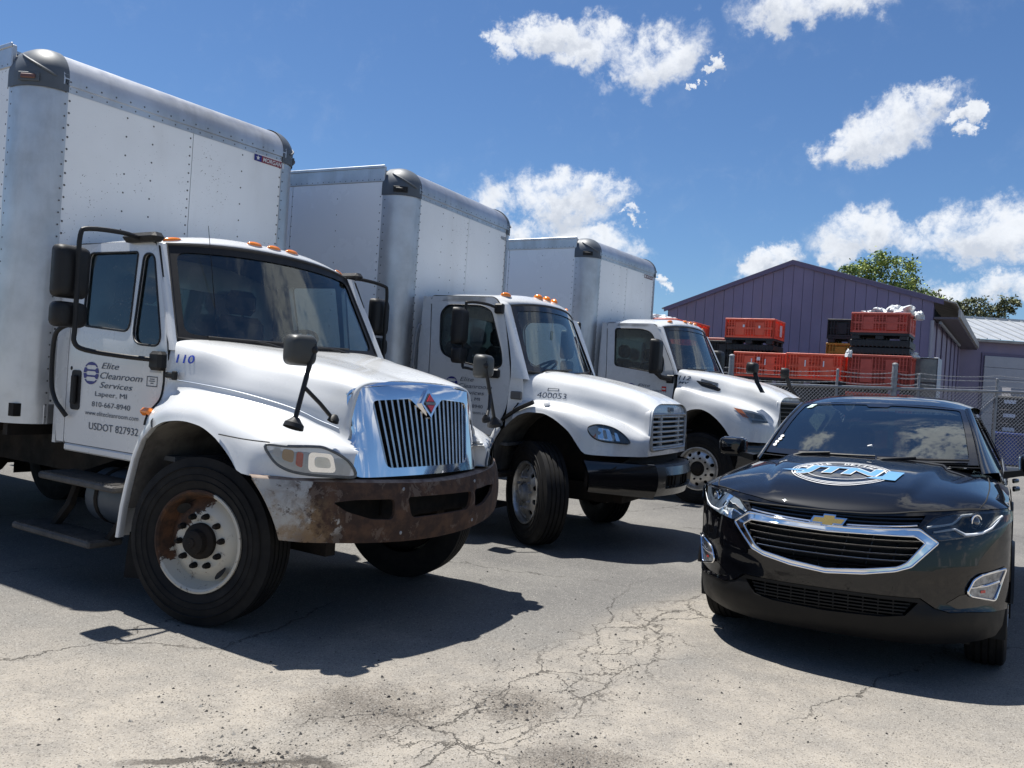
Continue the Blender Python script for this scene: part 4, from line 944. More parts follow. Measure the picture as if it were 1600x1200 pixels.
    for y in (-.46, .46):
        g = G(); sx_ = rear + .42; zf = P['floor'] + .38
        g.box(sx_ - .22, sx_ + .30, y - .25, y + .25, zf - .06, zf + .09, .05); g.box(sx_ - .30, sx_ - .16, y - .24, y + .24, zf + .05, zf + .68, .06, mat=Matrix.Translation((sx_, y, zf)) @ Matrix.Rotation(-.12, 4, 'Y') @ Matrix.Translation((-sx_, -y, -zf)))
        g.box(sx_ - .36, sx_ - .25, y - .15, y + .15, zf + .66, zf + .86, .05); g.box(sx_ - .2, sx_ + .2, y - .15, y + .15, P['floor'], zf - .05); g.build('seat', MT['seat'], root)
    P['wsfn'] = ws; P['rooffn'] = roof; P['ro'] = ro

def chassis(root, P, back=-7.6, front=.72):
    g = G()
    for s in (-1, 1):
        g.box(back, front, s * .43 - .04, s * .43 + .04, .62, .88); g.box(-.55, .55, s * .46 - .04, s * .46 + .04, .42, .50)
    g.box(-.06, .06, -.86, .86, .40, .50); g.box(front - .15, front - .05, -.5, .5, .62, .86)
    g.box(-1.0, .55, -.40, .40, .55, 1.15, .05); g.box(.45, .62, -.46, .46, .70, 1.32)
    for x in lin(-2.5, back + .6, 7): g.box(x - .04, x + .04, -.4, .4, .66, .84)
    g.build('chassis', MT['frame'], root)
    ra = P.get('rear_axle', -4.6); g = G(); g.tube([(ra, -.9, .5), (ra, .9, .5)], .09, 10); g.ball((ra, 0, .5), .2); g.build('rear_axle', MT['frame'], root)
    for s in (-1, 1):
        for L in (.78, 1.07): wheel(root, (ra, s * L, .515), s, R=.515, wd=.26, kind='steel', rimmat=MT['aluwheel'])
    # splash guards behind the rear wheels
    g = G(); g.box(ra - .75, ra - .74, .65, 1.25, .2, .95); g.build_lr('mud_flap', MT['rubber'], root)

def arch_liner(root, pts, Lo, Li, off=.03):
    g = G(); rows = [[(f, -L, z - .0) for f, z in pts] for L in lin(Lo, Li, 5)]; g.rows(rows); g.build_lr('wheel_arch_liner', MT['liner'], root, ang=50)
    g = G(); a = min(p[0] for p in pts); b_ = max(p[0] for p in pts); g.plate([(a, .55), (b_, .62), (b_, 1.0)] + [(f, z) for f, z in reversed(pts) if z > 1.0], lambda u, v: (u, -Li, v), res=.5); g.build_lr('inner_guard', MT['frame'], root)

def tail_strip(g, pts, c, L, lipw=.075):
    """outer flange of the wheel arch behind the wheel"""
    rows = []
    for f, z in pts:
        n = Vector((f - c[0], z - c[1])).normalized(); rows.append([(f + n.x * .01, -(L - .03), z + n.y * .01), (f, -L - .008, z), (f + n.x * .012, -(L + .012), z + n.y * .012), (f + n.x * lipw * .6, -(L + .004), z + n.y * lipw * .6), (f + n.x * lipw, -(L - .04), z + n.y * lipw), (f + n.x * lipw * 1.05, -(L - .14), z + n.y * lipw * 1.05)])
    g.rows([[tuple(p) for p in spline(r, 3)] for r in rows])

def company_print(P, u0, zt, sc, dr, su=1.0):
    """the company lettering on the passenger door; u0 = left of the print, zt = top of the first line"""
    mp = lambda u, v: P['mp-1'](u, v, .003)
    lines = [('Elite', 0, .195, 1.463, 1.503, .28), ('Cleanroom', -.01, .455, 1.397, 1.440, .28), ('Services', -.01, .355, 1.336, 1.375, .28), ('Lapeer, MI', -.055, .30, 1.268, 1.310, 0), ('810-667-8940', -.085, .345, 1.207, 1.241, 0), ('www.elitecleanroom.com', -.16, .438, 1.148, 1.178, 0)]
    if P.get('dot'): lines.append((P['dot'], -.105, .445, 1.052, 1.100, 0))
    for (s_, a0, a1, z0, z1, sh) in lines:
        g = G(); text(g, s_, mp, u0 + a0 * sc * su, u0 + a1 * sc * su, zt + (z0 - 1.483) * sc, zt + (z1 - 1.483) * sc, sh); g.build('lettering', MT['ink'], dr)
    # round striped emblem left of the name
    cu, cv, ra, rb = u0 - .117 * sc * su, zt - .056 * sc, .088 * sc * su, .0755 * sc
    def band(v0, v1, ntop, nbot):
        vs_ = lin(v0, v1, 9); Lr = [ra * math.sqrt(max(0, 1 - v * v)) for v in vs_]; k = .15
        P_ = [(cu + l, cv + rb * v) for v, l in zip(vs_, Lr)]
        if ntop: P_ += [(cu + ra * .68, cv + rb * v1), (cu + ra * .52, cv + rb * (v1 - k)), (cu - ra * .52, cv + rb * (v1 - k)), (cu - ra * .68, cv + rb * v1)]
        P_ += [(cu - l, cv + rb * v) for v, l in reversed(list(zip(vs_, Lr)))]
        if nbot: P_ += [(cu - ra * .68, cv + rb * v0), (cu - ra * .52, cv + rb * (v0 + k)), (cu + ra * .52, cv + rb * (v0 + k)), (cu + ra * .68, cv + rb * v0)]
        g.plate(P_, mp, res=.5)
    g = G(); band(.56, .995, 0, 1); band(.03, .48, 1, 1); band(-.48, -.03, 1, 1); band(-.995, -.56, 1, 0)
    g.build('round_emblem', MT['navy'], dr)

def hole_scale(poly, s):
    cx = sum(p[0] for p in poly) / len(poly); cy = sum(p[1] for p in poly) / len(poly); return [(cx + (x - cx) * s, cy + (y - cy) * s) for x, y in poly]
def mirror_head(g, c, w_, h_, d, yaw, r=.05, m=0):
    """rounded shell, glass faces backwards"""
    M4 = Matrix.Translation(c) @ Matrix.Rotation(yaw, 4, 'Z'); out = rpoly([(-w_ / 2, -h_ / 2), (w_ / 2, -h_ / 2), (w_ / 2, h_ / 2), (-w_ / 2, h_ / 2)], r, 5)
    rows = []
    for x, s in ((-d * .5, .94), (-d * .5 + .006, 1.0), (0, 1.0), (d * .3, .94), (d * .45, .82), (d * .5, .6), (d * .52, .0)): rows.append([M4 @ Vector((x, u * s, v * s)) for u, v in out] + [M4 @ Vector((x, out[0][0] * s, out[0][1] * s))])
    g.rows(rows, m)
    g.add([M4 @ Vector((-d * .5 + .002, u * .94, v * .94)) for u, v in out], [tuple(range(len(out)))], m)
    return M4, out

# ------------------------------------------------------------------ truck 110
def truck_one():
    T = thing('box_truck', 'nearest white box truck with chrome grille and heavily rusted brown front bumper', 'truck', (-1.252, 5.901, 0), -.5747, 'white box trucks parked in a row')
    bx = cargo_box(T, 3.695, -1.762, seam=.057, marker='amber', mside='white_box')
    # maker's sticker on the box front
    st = lambda u, v: (-1.757, u, v)
    g = G(); g.plate([(.668, 3.328), (1.006, 3.328), (1.006, 3.395), (.668, 3.395)], lambda u, v: (-1.7585, u, v), res=1); g.build('sticker_border', MT['white_print'], bx)
    g = G(); g.plate([(.672, 3.328), (.752, 3.328), (.752, 3.385), (.672, 3.385)], st, res=1); g.build('sticker_blue', MT['navy'], bx)
    g = G(); g.plate([(.752, 3.328), (.985, 3.328), (.985, 3.385), (.752, 3.385)], st, res=1); g.build('sticker_maroon', mat('maroon_print', (.20, .02, .035), .45), bx)
    g = G(); text(g, 'MORGAN', lambda u, v: (-1.755, u, v), .765, .975, 3.337, 3.376, .2, .02)
    star = [(.712 + (.024 if i % 2 == 0 else .010) * math.sin(2 * PI * i / 10), 3.357 + (.024 if i % 2 == 0 else .010) * math.cos(2 * PI * i / 10)) for i in range(10)]
    g.plate(star, lambda u, v: (-1.755, u, v), res=1); g.build('sticker_lettering', MT['white_print'], bx)
    def df(z): return interp([(.95, -.60), (1.2, -.42), (1.45, -.392), (1.64, -.40), (1.7, -.43), (2.30, -.615)], z)
    P = dict(w=1.0, lean=.12, belt=1.62, ztop=2.315, roofz=2.435, rear=-1.66, floor=.92, ws=((-.433, .925, 1.687), (-.735, .83, 2.305)), bow=.13, crown=.05, dot='USDOT 827932',
             door=rpoly([(-1.50, .94), (-.655, .94), (-.42, 1.2), (-.395, 1.45), (-.43, 1.70), (-.615, 2.305), (-1.5, 2.315), (-1.50, 1.6)], [.03, .05, .2, .1, .1, .05, .02, 0]),
             quarter=[(-1.66, 1.25), (-1.60, .94), (-1.515, .94), (-1.515, 2.315), (-1.62, 2.31), (-1.66, 1.9)],
             wins=[rpoly([(-1.36, 1.745), (-.825, 1.715), (-.80, 2.245), (-1.36, 2.25)], [.05, .07, .03, .05]), rpoly([(-.785, 1.64), (-.475, 1.63), (-.625, 2.225), (-.735, 2.235)], [.10, .09, .07, .05])],
             handle=(-1.385, 1.305, .055, .135), doorfront=df, wipers=[(-.80, -.18, .02), (-.05, .55, .02)], lamps=[(-.88, .10), (-.20, .085), (0, .085), (.20, .085), (.88, .10)], lampw=(.028, .062, .022), visor=.03)
    make_cab(T, P); chassis(T, P, front=.70); dr = P['door_obj']; mp = P['mp-1']
    company_print(P, -1.10, 1.483, 1.0, dr)
    # small placard and faded sticker
    g = G(); g.plate([(-.60, 1.375), (-.49, 1.375), (-.49, 1.44), (-.60, 1.44)], lambda u, v: mp(u, v, .002), holes=[[(-.594, 1.381), (-.496, 1.381), (-.496, 1.434), (-.594, 1.434)]], res=1)
    for k_, w0 in enumerate((.05, .06, .03)): g.plate([(-.545 - w0 / 2, 1.42 - k_ * .013), (-.545 + w0 / 2, 1.42 - k_ * .013), (-.545 + w0 / 2, 1.426 - k_ * .013), (-.545 - w0 / 2, 1.426 - k_ * .013)], lambda u, v: mp(u, v, .002), res=1)
    g.build('placard', MT['ink'], dr)
    g = G(); g.plate([(-.575, 1.465), (-.462, 1.465), (-.462, 1.575), (-.575, 1.575)], lambda u, v: mp(u, v, .002), res=1); g.build('faded_sticker', MT['grey_patch'], dr)
    g = G(); g.dome((*mp(-1.455, 1.45, .002)[:2], 1.45), (0, -1, 0), .014, .006, 10); g.build('lock', MT['black'], dr)
    # sill under the door
    g = G(); g.box(-1.50, -.60, -1.0, -.93, .885, .935, .01); g.build_lr('door_sill', MT['white'], T)
    # --- hood with fenders
    arcpts = [(-.57, .44), (-.545, .62), (-.51, .76), (-.46, .93), (-.40, 1.055), (-.31, 1.14), (-.18, 1.188), (-.02, 1.203), (.12, 1.19), (.25, 1.145), (.36, 1.075), (.455, .985)]
    def arch(F): return interp([p for p in arcpts if p[0] > -.45] + [(.47, .965), (.56, .950)], F) if F < .56 else None
    tab = [(-.42, [(0, 1.695), (.34, 1.70), (.70, 1.70), (.915, 1.675), (.985, 1.60), (1.0, 1.48), (1.0, 1.40), (1.02, 1.30), (1.10, 1.20), (1.125, 1.05)]),
           (-.20, [(0, 1.665), (.30, 1.672), (.61, 1.675), (.83, 1.655), (.925, 1.60), (.957, 1.46), (.975, 1.385), (1.04, 1.335), (1.12, 1.26), (1.14, 1.188)]),
           (.05, [(0, 1.63), (.26, 1.64), (.53, 1.645), (.73, 1.595), (.83, 1.51), (.885, 1.42), (.905, 1.36), (1.02, 1.345), (1.115, 1.27), (1.145, 1.20)]),
           (.30, [(0, 1.59), (.24, 1.60), (.50, 1.605), (.66, 1.555), (.745, 1.47), (.79, 1.39), (.82, 1.315), (.97, 1.30), (1.10, 1.21), (1.145, 1.12)]),
           (.50, [(0, 1.555), (.22, 1.565), (.47, 1.57), (.61, 1.52), (.68, 1.43), (.715, 1.36), (.75, 1.265), (.92, 1.245), (1.085, 1.145), (1.135, .96)]),
           (.62, [(0, 1.53), (.2, 1.54), (.45, 1.545), (.585, 1.50), (.64, 1.41), (.675, 1.33), (.71, 1.22), (.87, 1.20), (1.05, 1.125), (1.085, .95)]),
           (.72, [(0, 1.51), (.2, 1.515), (.44, 1.52), (.565, 1.48), (.61, 1.39), (.64, 1.30), (.675, 1.19), (.80, 1.165), (.955, 1.11), (.98, .95)]),
           (.80, [(0, 1.495), (.2, 1.495), (.42, 1.495), (.545, 1.46), (.59, 1.38), (.61, 1.28), (.64, 1.16), (.73, 1.135), (.84, 1.09), (.86, .95)]),
           (.87, [(0, 1.47), (.2, 1.47), (.41, 1.47), (.53, 1.44), (.56, 1.36), (.575, 1.26), (.60, 1.13), (.645, 1.11), (.70, 1.07), (.715, .95)]),
           (.90, [(0, 1.46), (.2, 1.46), (.41, 1.46), (.53, 1.43), (.545, 1.35), (.56, 1.25), (.575, 1.13), (.59, 1.10), (.605, 1.06), (.61, .95)])]
    rows = hood_rows(tab, arch, lin(-.42, .5, 26) + lin(.53, .87, 16) + [.885, .90])
    g = G()
    # the nose stops against the chrome shell: drop the centre part of the last rows
    rows = [[(x if abs(y) > .62 or x < .78 else min(x, .785 + .0 * z), y, z) for x, y, z in r] for r in rows]
    g.rows(rows); tail_strip(g, arcpts[:6], (0, .5), 1.135); g.mirror()
    hd = g.build('hood', MT['white'], T, ang=40)
    # hood crease line and rear edge
    def crease(F): return [interp([(f, p[6][k]) for f, p in tab], F) for k in (0, 1)]
    g = G(); g.tube([hood_side(tab, F, crease(F)[1] + .035, .002) for F in lin(-.38, .74, 24)], .0035, 5); g.build_lr('body_line', mat('bluegrey_line', (.22, .27, .36), .4), hd)
    g = G(); r0 = rows[0]; g.tube([(x - .006, y, z) for x, y, z in r0[:-4]], .010, 5); g.build_lr('hood_gap', MT['gap'], hd)
    g = G(); g.tube([(F, -(interp([(.30, 1.135), (.46, 1.128), (.56, 1.10), (.63, 1.055)], F) + .006), 1.155 - .05 * (F - .3)) for F in lin(.30, .63, 10)], .0035, 4); g.build_lr('fender_seam', MT['gap'], hd)
    g = G(); g.box(-.405, -.30, -1.018, -.996, 1.44, 1.475, .008); g.box(-.33, -.29, -1.022, -1.0, 1.43, 1.485, .006); g.build_lr('hood_latch', MT['black'], hd)
    # fleet number on the hood side
    def hs(u, v): return hood_side(tab, u, v)
    g = G(); text(g, '110', lambda u, v: hood_side(tab, u, v, .0025), -.345, -.215, 1.535, 1.588, .0, .012); g.build('fleet_number', MT['blue'], hd)
    arch_liner(T, arcpts[1:], 1.11, .50)
    # turn marker on the rear of the fender
    g = G(); g.box(-.50, -.40, -1.115, -1.03, 1.20, 1.25, .02); g.build_lr('side_turn_lamp', MT['amber_clear'], hd)
    # --- chrome shell and grille
    def GF(L, z, o=0): return (.94 - .19 * L * L - .2 * (z - .985) - 5 * max(0, z - 1.445) ** 2 - 3.2 * max(0, abs(L) - .50) ** 2 + o, L, z)
    shell = rpoly([(-.60, .945), (.60, .945), (.575, 1.16), (.615, 1.37), (.60, 1.455), (.30, 1.485), (0, 1.497), (-.30, 1.485), (-.60, 1.455), (-.615, 1.37), (-.575, 1.16)], [.03, .03, .06, .06, .07, 0, 0, 0, .07, .06, .06])
    hole = rpoly([(-.405, .995), (.405, .995), (.475, 1.39), (.16, 1.408), (.02, 1.305), (-.02, 1.305), (-.16, 1.408), (-.475, 1.39)], [.05, .05, .05, .02, .01, .01, .02, .05])
    g = G(); g.plate(shell, lambda u, v: GF(u, v), holes=[hole], th=.07, res=.045); gr = g.build('grille', MT['chrome'], T, ang=50)
    g = G(); k_ = len(shell) // 2
    top = [(-.615 + 1.23 * i / 24, 0) for i in range(25)]
    g.rows([[GF(L, interp([(0, 1.497), (.3, 1.485), (.52, 1.465), (.615, 1.40)], abs(L))) for L, _ in top], [(.80 - .10 * L * L, L * .985, interp([(0, 1.512), (.3, 1.503), (.52, 1.48), (.615, 1.42)], abs(L))) for L, _ in top], [(.70, L * .96, interp([(0, 1.515), (.3, 1.515), (.52, 1.49), (.615, 1.43)], abs(L))) for L, _ in top]])
    g.build('grille_top', MT['chrome'], gr, ang=60)
    # side returns of the shell down to the headlamps
    g = G(); g.rows([[GF(.575 + .03 * s, z) for s in (0, .7)] + [(GF(.61, z)[0] - .05, .60 if z > 1.15 else .66, z)] + [(GF(.61, z)[0] - .14, .60 if z > 1.15 else .70, z)] for z in lin(.95, 1.42, 12)]); g.build_lr('grille_side', MT['chrome'], gr, ang=60)
    g = G(); g.plate(hole_scale(hole, 1.04), lambda u, v: GF(u, v, -.075), res=.3); g.build('grille_backing', MT['gap'], gr)
    nb = 19
    for i in range(nb):
        q = -1 + 2 * (i + .5) / nb; g = G(); rws = []
        for z in lin(.99, 1.405 if abs(q) > .30 else 1.30 + abs(q) * .33, 8):
            L = q * (.405 + (.475 - .405) * (z - .995) / .395); sd_ = -1 if q < 0 else 1
            a = GF(L, z, -.012); rws.append([(a[0] - .045, L - .013, z), (a[0] - .004, L - .009, z), (a[0], L, z), (a[0] - .004, L + .009, z), (a[0] - .045, L + .013, z)])
        g.rows(rws); g.build('grille_bar', MT['chrome_dull'], gr, ang=50)
    # diamond badge
    def dia(w_, h_, o, cz=1.385): return [(0, cz - h_), (w_, cz), (0, cz + h_), (-w_, cz)]
    g = G(); g.plate(dia(.083, .092, 0), lambda u, v: GF(u, v, .022), th=.03, res=1); bd = g.build('badge', MT['chrome'], gr)
    g = G(); g.plate(dia(.057, .064, 0), lambda u, v: GF(u, v, .026), th=.004, res=1); g.build('badge_inset', MT['ink'], bd)
    for s in (1, -1):
        g = G(); g.plate([(-.038, 1.385 + s * .012), (.038, 1.385 + s * .012), (0, 1.385 + s * .055)][::s], lambda u, v: GF(u, v, .031), th=.003, res=1); g.build('badge_red', MT['red_lens'], bd)
    g = G(); g.plate([(-.05, 1.377), (.05, 1.377), (.05, 1.392), (-.05, 1.392)], lambda u, v: GF(u, v, .031), th=.003, res=1); g.build('badge_bar', MT['steel'], bd)
    # --- headlamps
    plan = [(.46, 1.14), (.56, 1.108), (.62, 1.065), (.70, .985), (.78, .87), (.84, .765), (.89, .635)]
    arcl = [0]
    for a, b_ in zip(plan[:-1], plan[1:]): arcl.append(arcl[-1] + math.hypot(b_[0] - a[0], b_[1] - a[1]))
    def PL(t_, z, o=0):
        f = interp(list(zip(arcl, [p[0] for p in plan])), t_); L = interp(list(zip(arcl, [p[1] for p in plan])), t_); return (f + o * .8 - .12 * (z - 1.0) * .3, -(L + o * .5), z)
    tt = arcl[-1]
    ol = spline([(.17, 1.125, 0), (.28, 1.122, 0), (.42, 1.125, 0), (.50, 1.115, 0), (tt - .065, 1.05, 0), (tt - .012, .962, 0), (tt - .12, .958, 0), (.36, .975, 0), (.25, 1.01, 0), (.19, 1.07, 0)], 4, True); ol = [(p.x, p.y) for p in ol]
    for s in (1, -1):
        f = lambda u, v, o=0, s=s: (PL(u, v, o)[0], PL(u, v, o)[1] * s, v)
        g = G(); g.plate(ol, lambda u, v: f(u, v, .006), res=.05); hl = g.build('headlight', mat('lamp_bowl', (.86, .88, .93), .25, metal=.15, var=.12, vscale=14), T)
        g = G(); g.tube([f(u, v, .012) for u, v in ol], .008, 6, closed=True); g.build('lamp_gasket', MT['cap'], hl)
        g = G(); g.plate(rpoly([(.40, .985), (.56, .98), (.535, 1.085), (.40, 1.095)], .03), lambda u, v: f(u, v, .013), th=.004, res=.06); g.build('reflector', MT['chrome'], hl)
        g = G(); g.plate(rpoly([(.33, 1.02), (.368, 1.005), (.372, 1.09), (.335, 1.095)], .015), lambda u, v: f(u, v, .016), th=.004, res=.06); g.build('red_reflector', MT['red_lens'], hl)
        g = G(); g.plate(rpoly([(.255, 1.05), (.318, 1.03), (.322, 1.10), (.26, 1.108)], .02), lambda u, v: f(u, v, .014), th=.004, res=.06); g.build('turn_lamp', mat('dim_amber', (.45, .26, .12), .3, coat=.5), hl)
        g = G(); g.plate(ol, lambda u, v: f(u, v, .026), res=.05); g.build('lamp_cover', MT['lens_old'], hl)
        g = G(); g.plate(rpoly([(.435, 1.01), (.53, 1.005), (.515, 1.065), (.435, 1.07)], .025), lambda u, v: f(u, v, .018), th=.004, res=.06); g.build('bulb_shield', MT['chrome_dull'], hl)
        g = G(); g.plate(rpoly([(.205, 1.075), (.245, 1.055), (.25, 1.108), (.215, 1.115)], .015), lambda u, v: f(u, v, .013), th=.004, res=.06); g.build('side_lamp', MT['white_print'], hl)
    # --- bumper
    def bmask(t_, co, sx):
        cx_ = mth(t_, 'ADD', sx.outputs[1], mth(t_, 'MULTIPLY', mth(t_, 'SUBTRACT', noise(t_, co, 5.5, 7, .65), .5), .75))
        body = smooth(t_, cx_, -.86, -.82)
        nz = smooth(t_, noise(t_, co, 10, 8, .72, .3), .47, .66)
        zlow = smooth(t_, mth(t_, 'ADD', sx.outputs[2], mth(t_, 'MULTIPLY', mth(t_, 'SUBTRACT', noise(t_, co, 6, 5, .6), .5), .25)), .70, .60)
        left = mth(t_, 'MULTIPLY', mth(t_, 'MAXIMUM', nz, zlow), smooth(t_, sx.outputs[1], -1.12, -.90))
        return mth(t_, 'MAXIMUM', body, mth(t_, 'MULTIPLY', left, .85))
    BUM = rust_mat('rusted_bumper', (.36, .345, .315), (.036, .020, .014), (.085, .044, .025), bmask, 0, .45)
    t_ = BUM.node_tree; bsd = t_.nodes['Principled BSDF']; src = bsd.inputs['Base Color'].links[0].from_socket
    co_ = t_.nodes.new('ShaderNodeTexCoord').outputs['Object']; pk = smooth(t_, noise(t_, co_, 7.5, 7, .7, .5), .575, .60)
    t_.links.new(mixc(t_, mth(t_, 'MULTIPLY', pk, .65), src, (.13, .095, .073)), bsd.inputs['Base Color'])
    s2 = bsd.inputs['Base Color'].links[0].from_socket; sx2 = nd(t_, 'ShaderNodeSeparateXYZ'); t_.links.new(co_, sx2.inputs[0])
    st = mth(t_, 'MULTIPLY', smooth(t_, noise(t_, co_, 8, 6, .7), .40, .62), mth(t_, 'MULTIPLY', smooth(t_, sx2.outputs[1], -.72, -.84), smooth(t_, mth(t_, 'ADD', sx2.outputs[2], mth(t_, 'MULTIPLY', sx2.outputs[1], .25)), .66, .54)))
    s3 = mixc(t_, mth(t_, 'MULTIPLY', st, .85), s2, (.21, .135, .07))
    dk = mth(t_, 'MULTIPLY', smooth(t_, noise(t_, co_, 19, 5, .7), .60, .66), smooth(t_, sx2.outputs[1], -.70, -.84))
    t_.links.new(mixc(t_, mth(t_, 'MULTIPLY', dk, .8), s3, (.045, .022, .012)), bsd.inputs['Base Color'])
    def BF(L, z, o=0):
        q = min(1.25, abs(L) / 1.164); return (1.03 - .35 * q ** 2.2 - .03 * ((z - .74) / .16) ** 2 * (1 if z > .74 else .7) + o, L, z)
    bout = [(-1.05, .618), (-.93, .600), (-.64, .578), (-.3, .560), (0, .553), (.3, .560), (.64, .578), (.93, .600), (1.05, .618), (1.165, .950), (.88, .932), (.5, .917), (.2, .906), (0, .903), (-.2, .906), (-.5, .917), (-.88, .932), (-1.165, .950)]
    hc = rpoly([(-.275, .700), (.325, .700), (.36, .815), (-.305, .828)], [.05, .05, .03, .03]); hl_ = rpoly([(-.72, .765), (-.56, .712), (-.41, .700), (-.405, .822), (-.655, .828), (-.795, .818)], [.02, .03, .04, .03, .02, .02]); hr_ = [(-x, z) for x, z in reversed(hl_)]
    g = G(); g.plate(bout, lambda u, v: BF(u, v), holes=[hc, hl_, hr_], th=.02, res=.05); bp = g.build('bumper', BUM, T, ang=40)
    g = G(); tp = [(-1.165, .950), (-.88, .932), (-.5, .917), (-.2, .906), (0, .903), (.2, .906), (.5, .917), (.88, .932), (1.165, .950)]
    tp = [p for p in spline([(a, b_, 0) for a, b_ in tp], 4)]
    g.rows([[BF(p.x, p.y, .0) for p in tp], [(BF(p.x, p.y)[0] - .012, p.x, p.y + .012) for p in tp], [(BF(p.x, p.y)[0] - .035, p.x * .995, p.y + .016) for p in tp], [(BF(p.x, p.y)[0] - .085, p.x * .98, p.y + .010) for p in tp]]); g.build('top_flange', mat('flange_highlight', (.22, .165, .13), .6, var=.4, vscale=12, col2=(.09, .05, .035)), bp, ang=50)  # highlight along the flange painted in as lighter tan, mottled with brown
    for (L, z) in ((-.33, .875), (-.34, .617), (.42, .875), (.40, .620)):
        g = G(); g.dome(BF(L, z, .001), (1, 0, 0), .012, .008, 8); g.build('bolt', MT['steel'], bp)
    g = G(); g.box(.60, .78, -.95, .95, .66, .84); g.box(.78, .80, -.3, .34, .69, .82); g.build('bumper_beam', MT['frame'], bp)
    # air dam / dark void between bumper and grille
    g = G(); g.plate([(-.9, .88), (.9, .88), (.6, 1.0), (-.6, 1.0)], lambda u, v: (.80 - .25 * abs(u) ** 2.2, u, v), res=.2); g.build('valance', MT['gap'], T)
    # --- hood mirrors
    for s in (-1, 1):
        g = G(); mirror_head(g, (.655, s * .90, 1.655), .175, .175, .10, s * .15, .05)
        hm = g.build('hood_mirror', mat('mirror_shell', (.035, .037, .036), .45, var=.2), T, ang=50)
        g = G(); top = Vector((.70, s * .85, 1.66)); a = Vector((.725, s * .985, 1.245)); b_ = Vector((.80, s * .76, 1.275)); mid = top.lerp(a, .50)
        g.tube([top + Vector((.0, 0, .035)), top, mid, a], .014, 8); g.tube([mid, mid.lerp(b_, .5) + Vector((.01, 0, .0)), b_], .012, 8); g.ball(top, .026)
        g.lathe([(-.012, .058), (.012, .055), (.030, .035), (.05, .018)], a + Vector((0, 0, -.01)), (0, -s * .35, 1), 18); g.lathe([(-.012, .034), (.012, .03), (.03, .014)], b_, (0, -s * .5, 1), 14)
        g.build('bracket', MT['black'], hm)
    # --- door mirrors
    for s in (-1, 1):
        Lm = 1.39; g = G()
        Pm = [(-.84, s * .95, 2.325), (-.80, s * 1.10, 2.335), (-.775, s * (Lm - .05), 2.315), (-.775, s * Lm, 2.265), (-.775, s * Lm, 2.05), (-.77, s * Lm, 1.72), (-.765, s * Lm, 1.62), (-.73, s * (Lm - .05), 1.578), (-.62, s * 1.17, 1.555), (-.50, s * 1.03, 1.545)]
        g.tube([tuple(p) for p in spline(Pm, 4)], .015, 8); mr = g.build('mirror_arm', MT['black'], T)
        g = G(); g.box(-1.02, -.66, s * .93 - .05, s * .93 + .05, 2.305, 2.365, .028); g.build('bracket', MT['black'], mr); g = G(); g.box(-.53, -.41, s * 1.02 - .035, s * 1.02 + .035, 1.48, 1.60, .02); g.build('bracket', MT['black'], mr)
        mg = mat('mirror_glass', (.8, .8, .8), .03, metal=1)
        g = G(); M4, o_ = mirror_head(g, (-.845, s * Lm, 2.045), .215, .32, .09, .12 if s > 0 else .06, .045); g.build('mirror_head', MT['black'], mr, ang=50)
        g = G(); M5, o5 = mirror_head(g, (-.84, s * Lm, 1.785), .215, .155, .085, .12 if s > 0 else .06, .05); g.build('spot_mirror', MT['black'], mr, ang=50)
        g = G(); g.add([M4 @ Vector((-.052, u * .86, v * .88)) for u, v in o_], [tuple(range(len(o_)))]); g.add([M5 @ Vector((-.047, u * .86, v * .82)) for u, v in o5], [tuple(range(len(o5)))]); g.build('mirror_glass', mg, mr)
    # --- grab handle, steps, tank, antenna
    g = G(); Ph = [(-1.50, -1.0, 1.75), (-1.54, -1.045, 1.72), (-1.60, -1.05, 1.66), (-1.615, -1.05, 1.5), (-1.60, -1.05, 1.32), (-1.54, -1.05, 1.22), (-1.47, -1.05, 1.17), (-1.45, -1.02, 1.12)]
    g.tube([tuple(p) for p in spline(Ph, 4)], .016, 8); g.build_lr('grab_handle', MT['black'], T)
    STEP = mat('step_tread', (.07, .066, .062), .8, var=.4, vscale=10, bump=.6, bscale=60)
    for (x0, x1, y0, y1, z) in ((-1.58, -.70, -1.12, -.86, .735), (-1.80, -.86, -1.16, -.92, .365)):
        g = G(); g.box(x0, x1, y0, y1, z - .045, z, .012)
        for q in lin(x0 + .04, x1 - .04, 24): g.box(q - .007, q + .007, y0 + .01, y1 - .01, z - .001, z + .006)
        g.build('step', STEP, T)
    g = G()
    for x in (-1.45, -.80): g.tube([(x, -.50, .80), (x, -.90, .70), (x + .02, -.96, .52), (x - .1, -1.0, .35)], .035, 6)
    g.build('step_bracket', MT['frame'], T)
    g = G(); g.lathe([(-.36, .001), (-.36, .17), (-.33, .19), (.30, .19), (.34, .17), (.34, .001)], (-1.02, -.72, .58), (1, 0, 0), 24); tk = g.build('fuel_tank', MT['cap'], T)
    g = G(); [g.lathe([(x - .02, .193), (x - .02, .197), (x + .02, .197), (x + .02, .193)], (-1.02, -.72, .58), (1, 0, 0), 24) for x in (-.2, .2)]; g.build('tank_strap', MT['frame'], tk)
    g = G(); g.plate([(-.66, .16), (-.56, .16), (-.55, .45), (-.64, .45)], lambda u, v: (u, -1.0 + (u + .6) * .6, v), th=.012, res=1); g.build('mud_flap', MT['rubber'], T)
    g = G(); g.tube([(-.43, -.62, 1.70), (-.60, -.62, 2.46)], [.004, .002], 5); g.build('antenna', MT['black'], T)
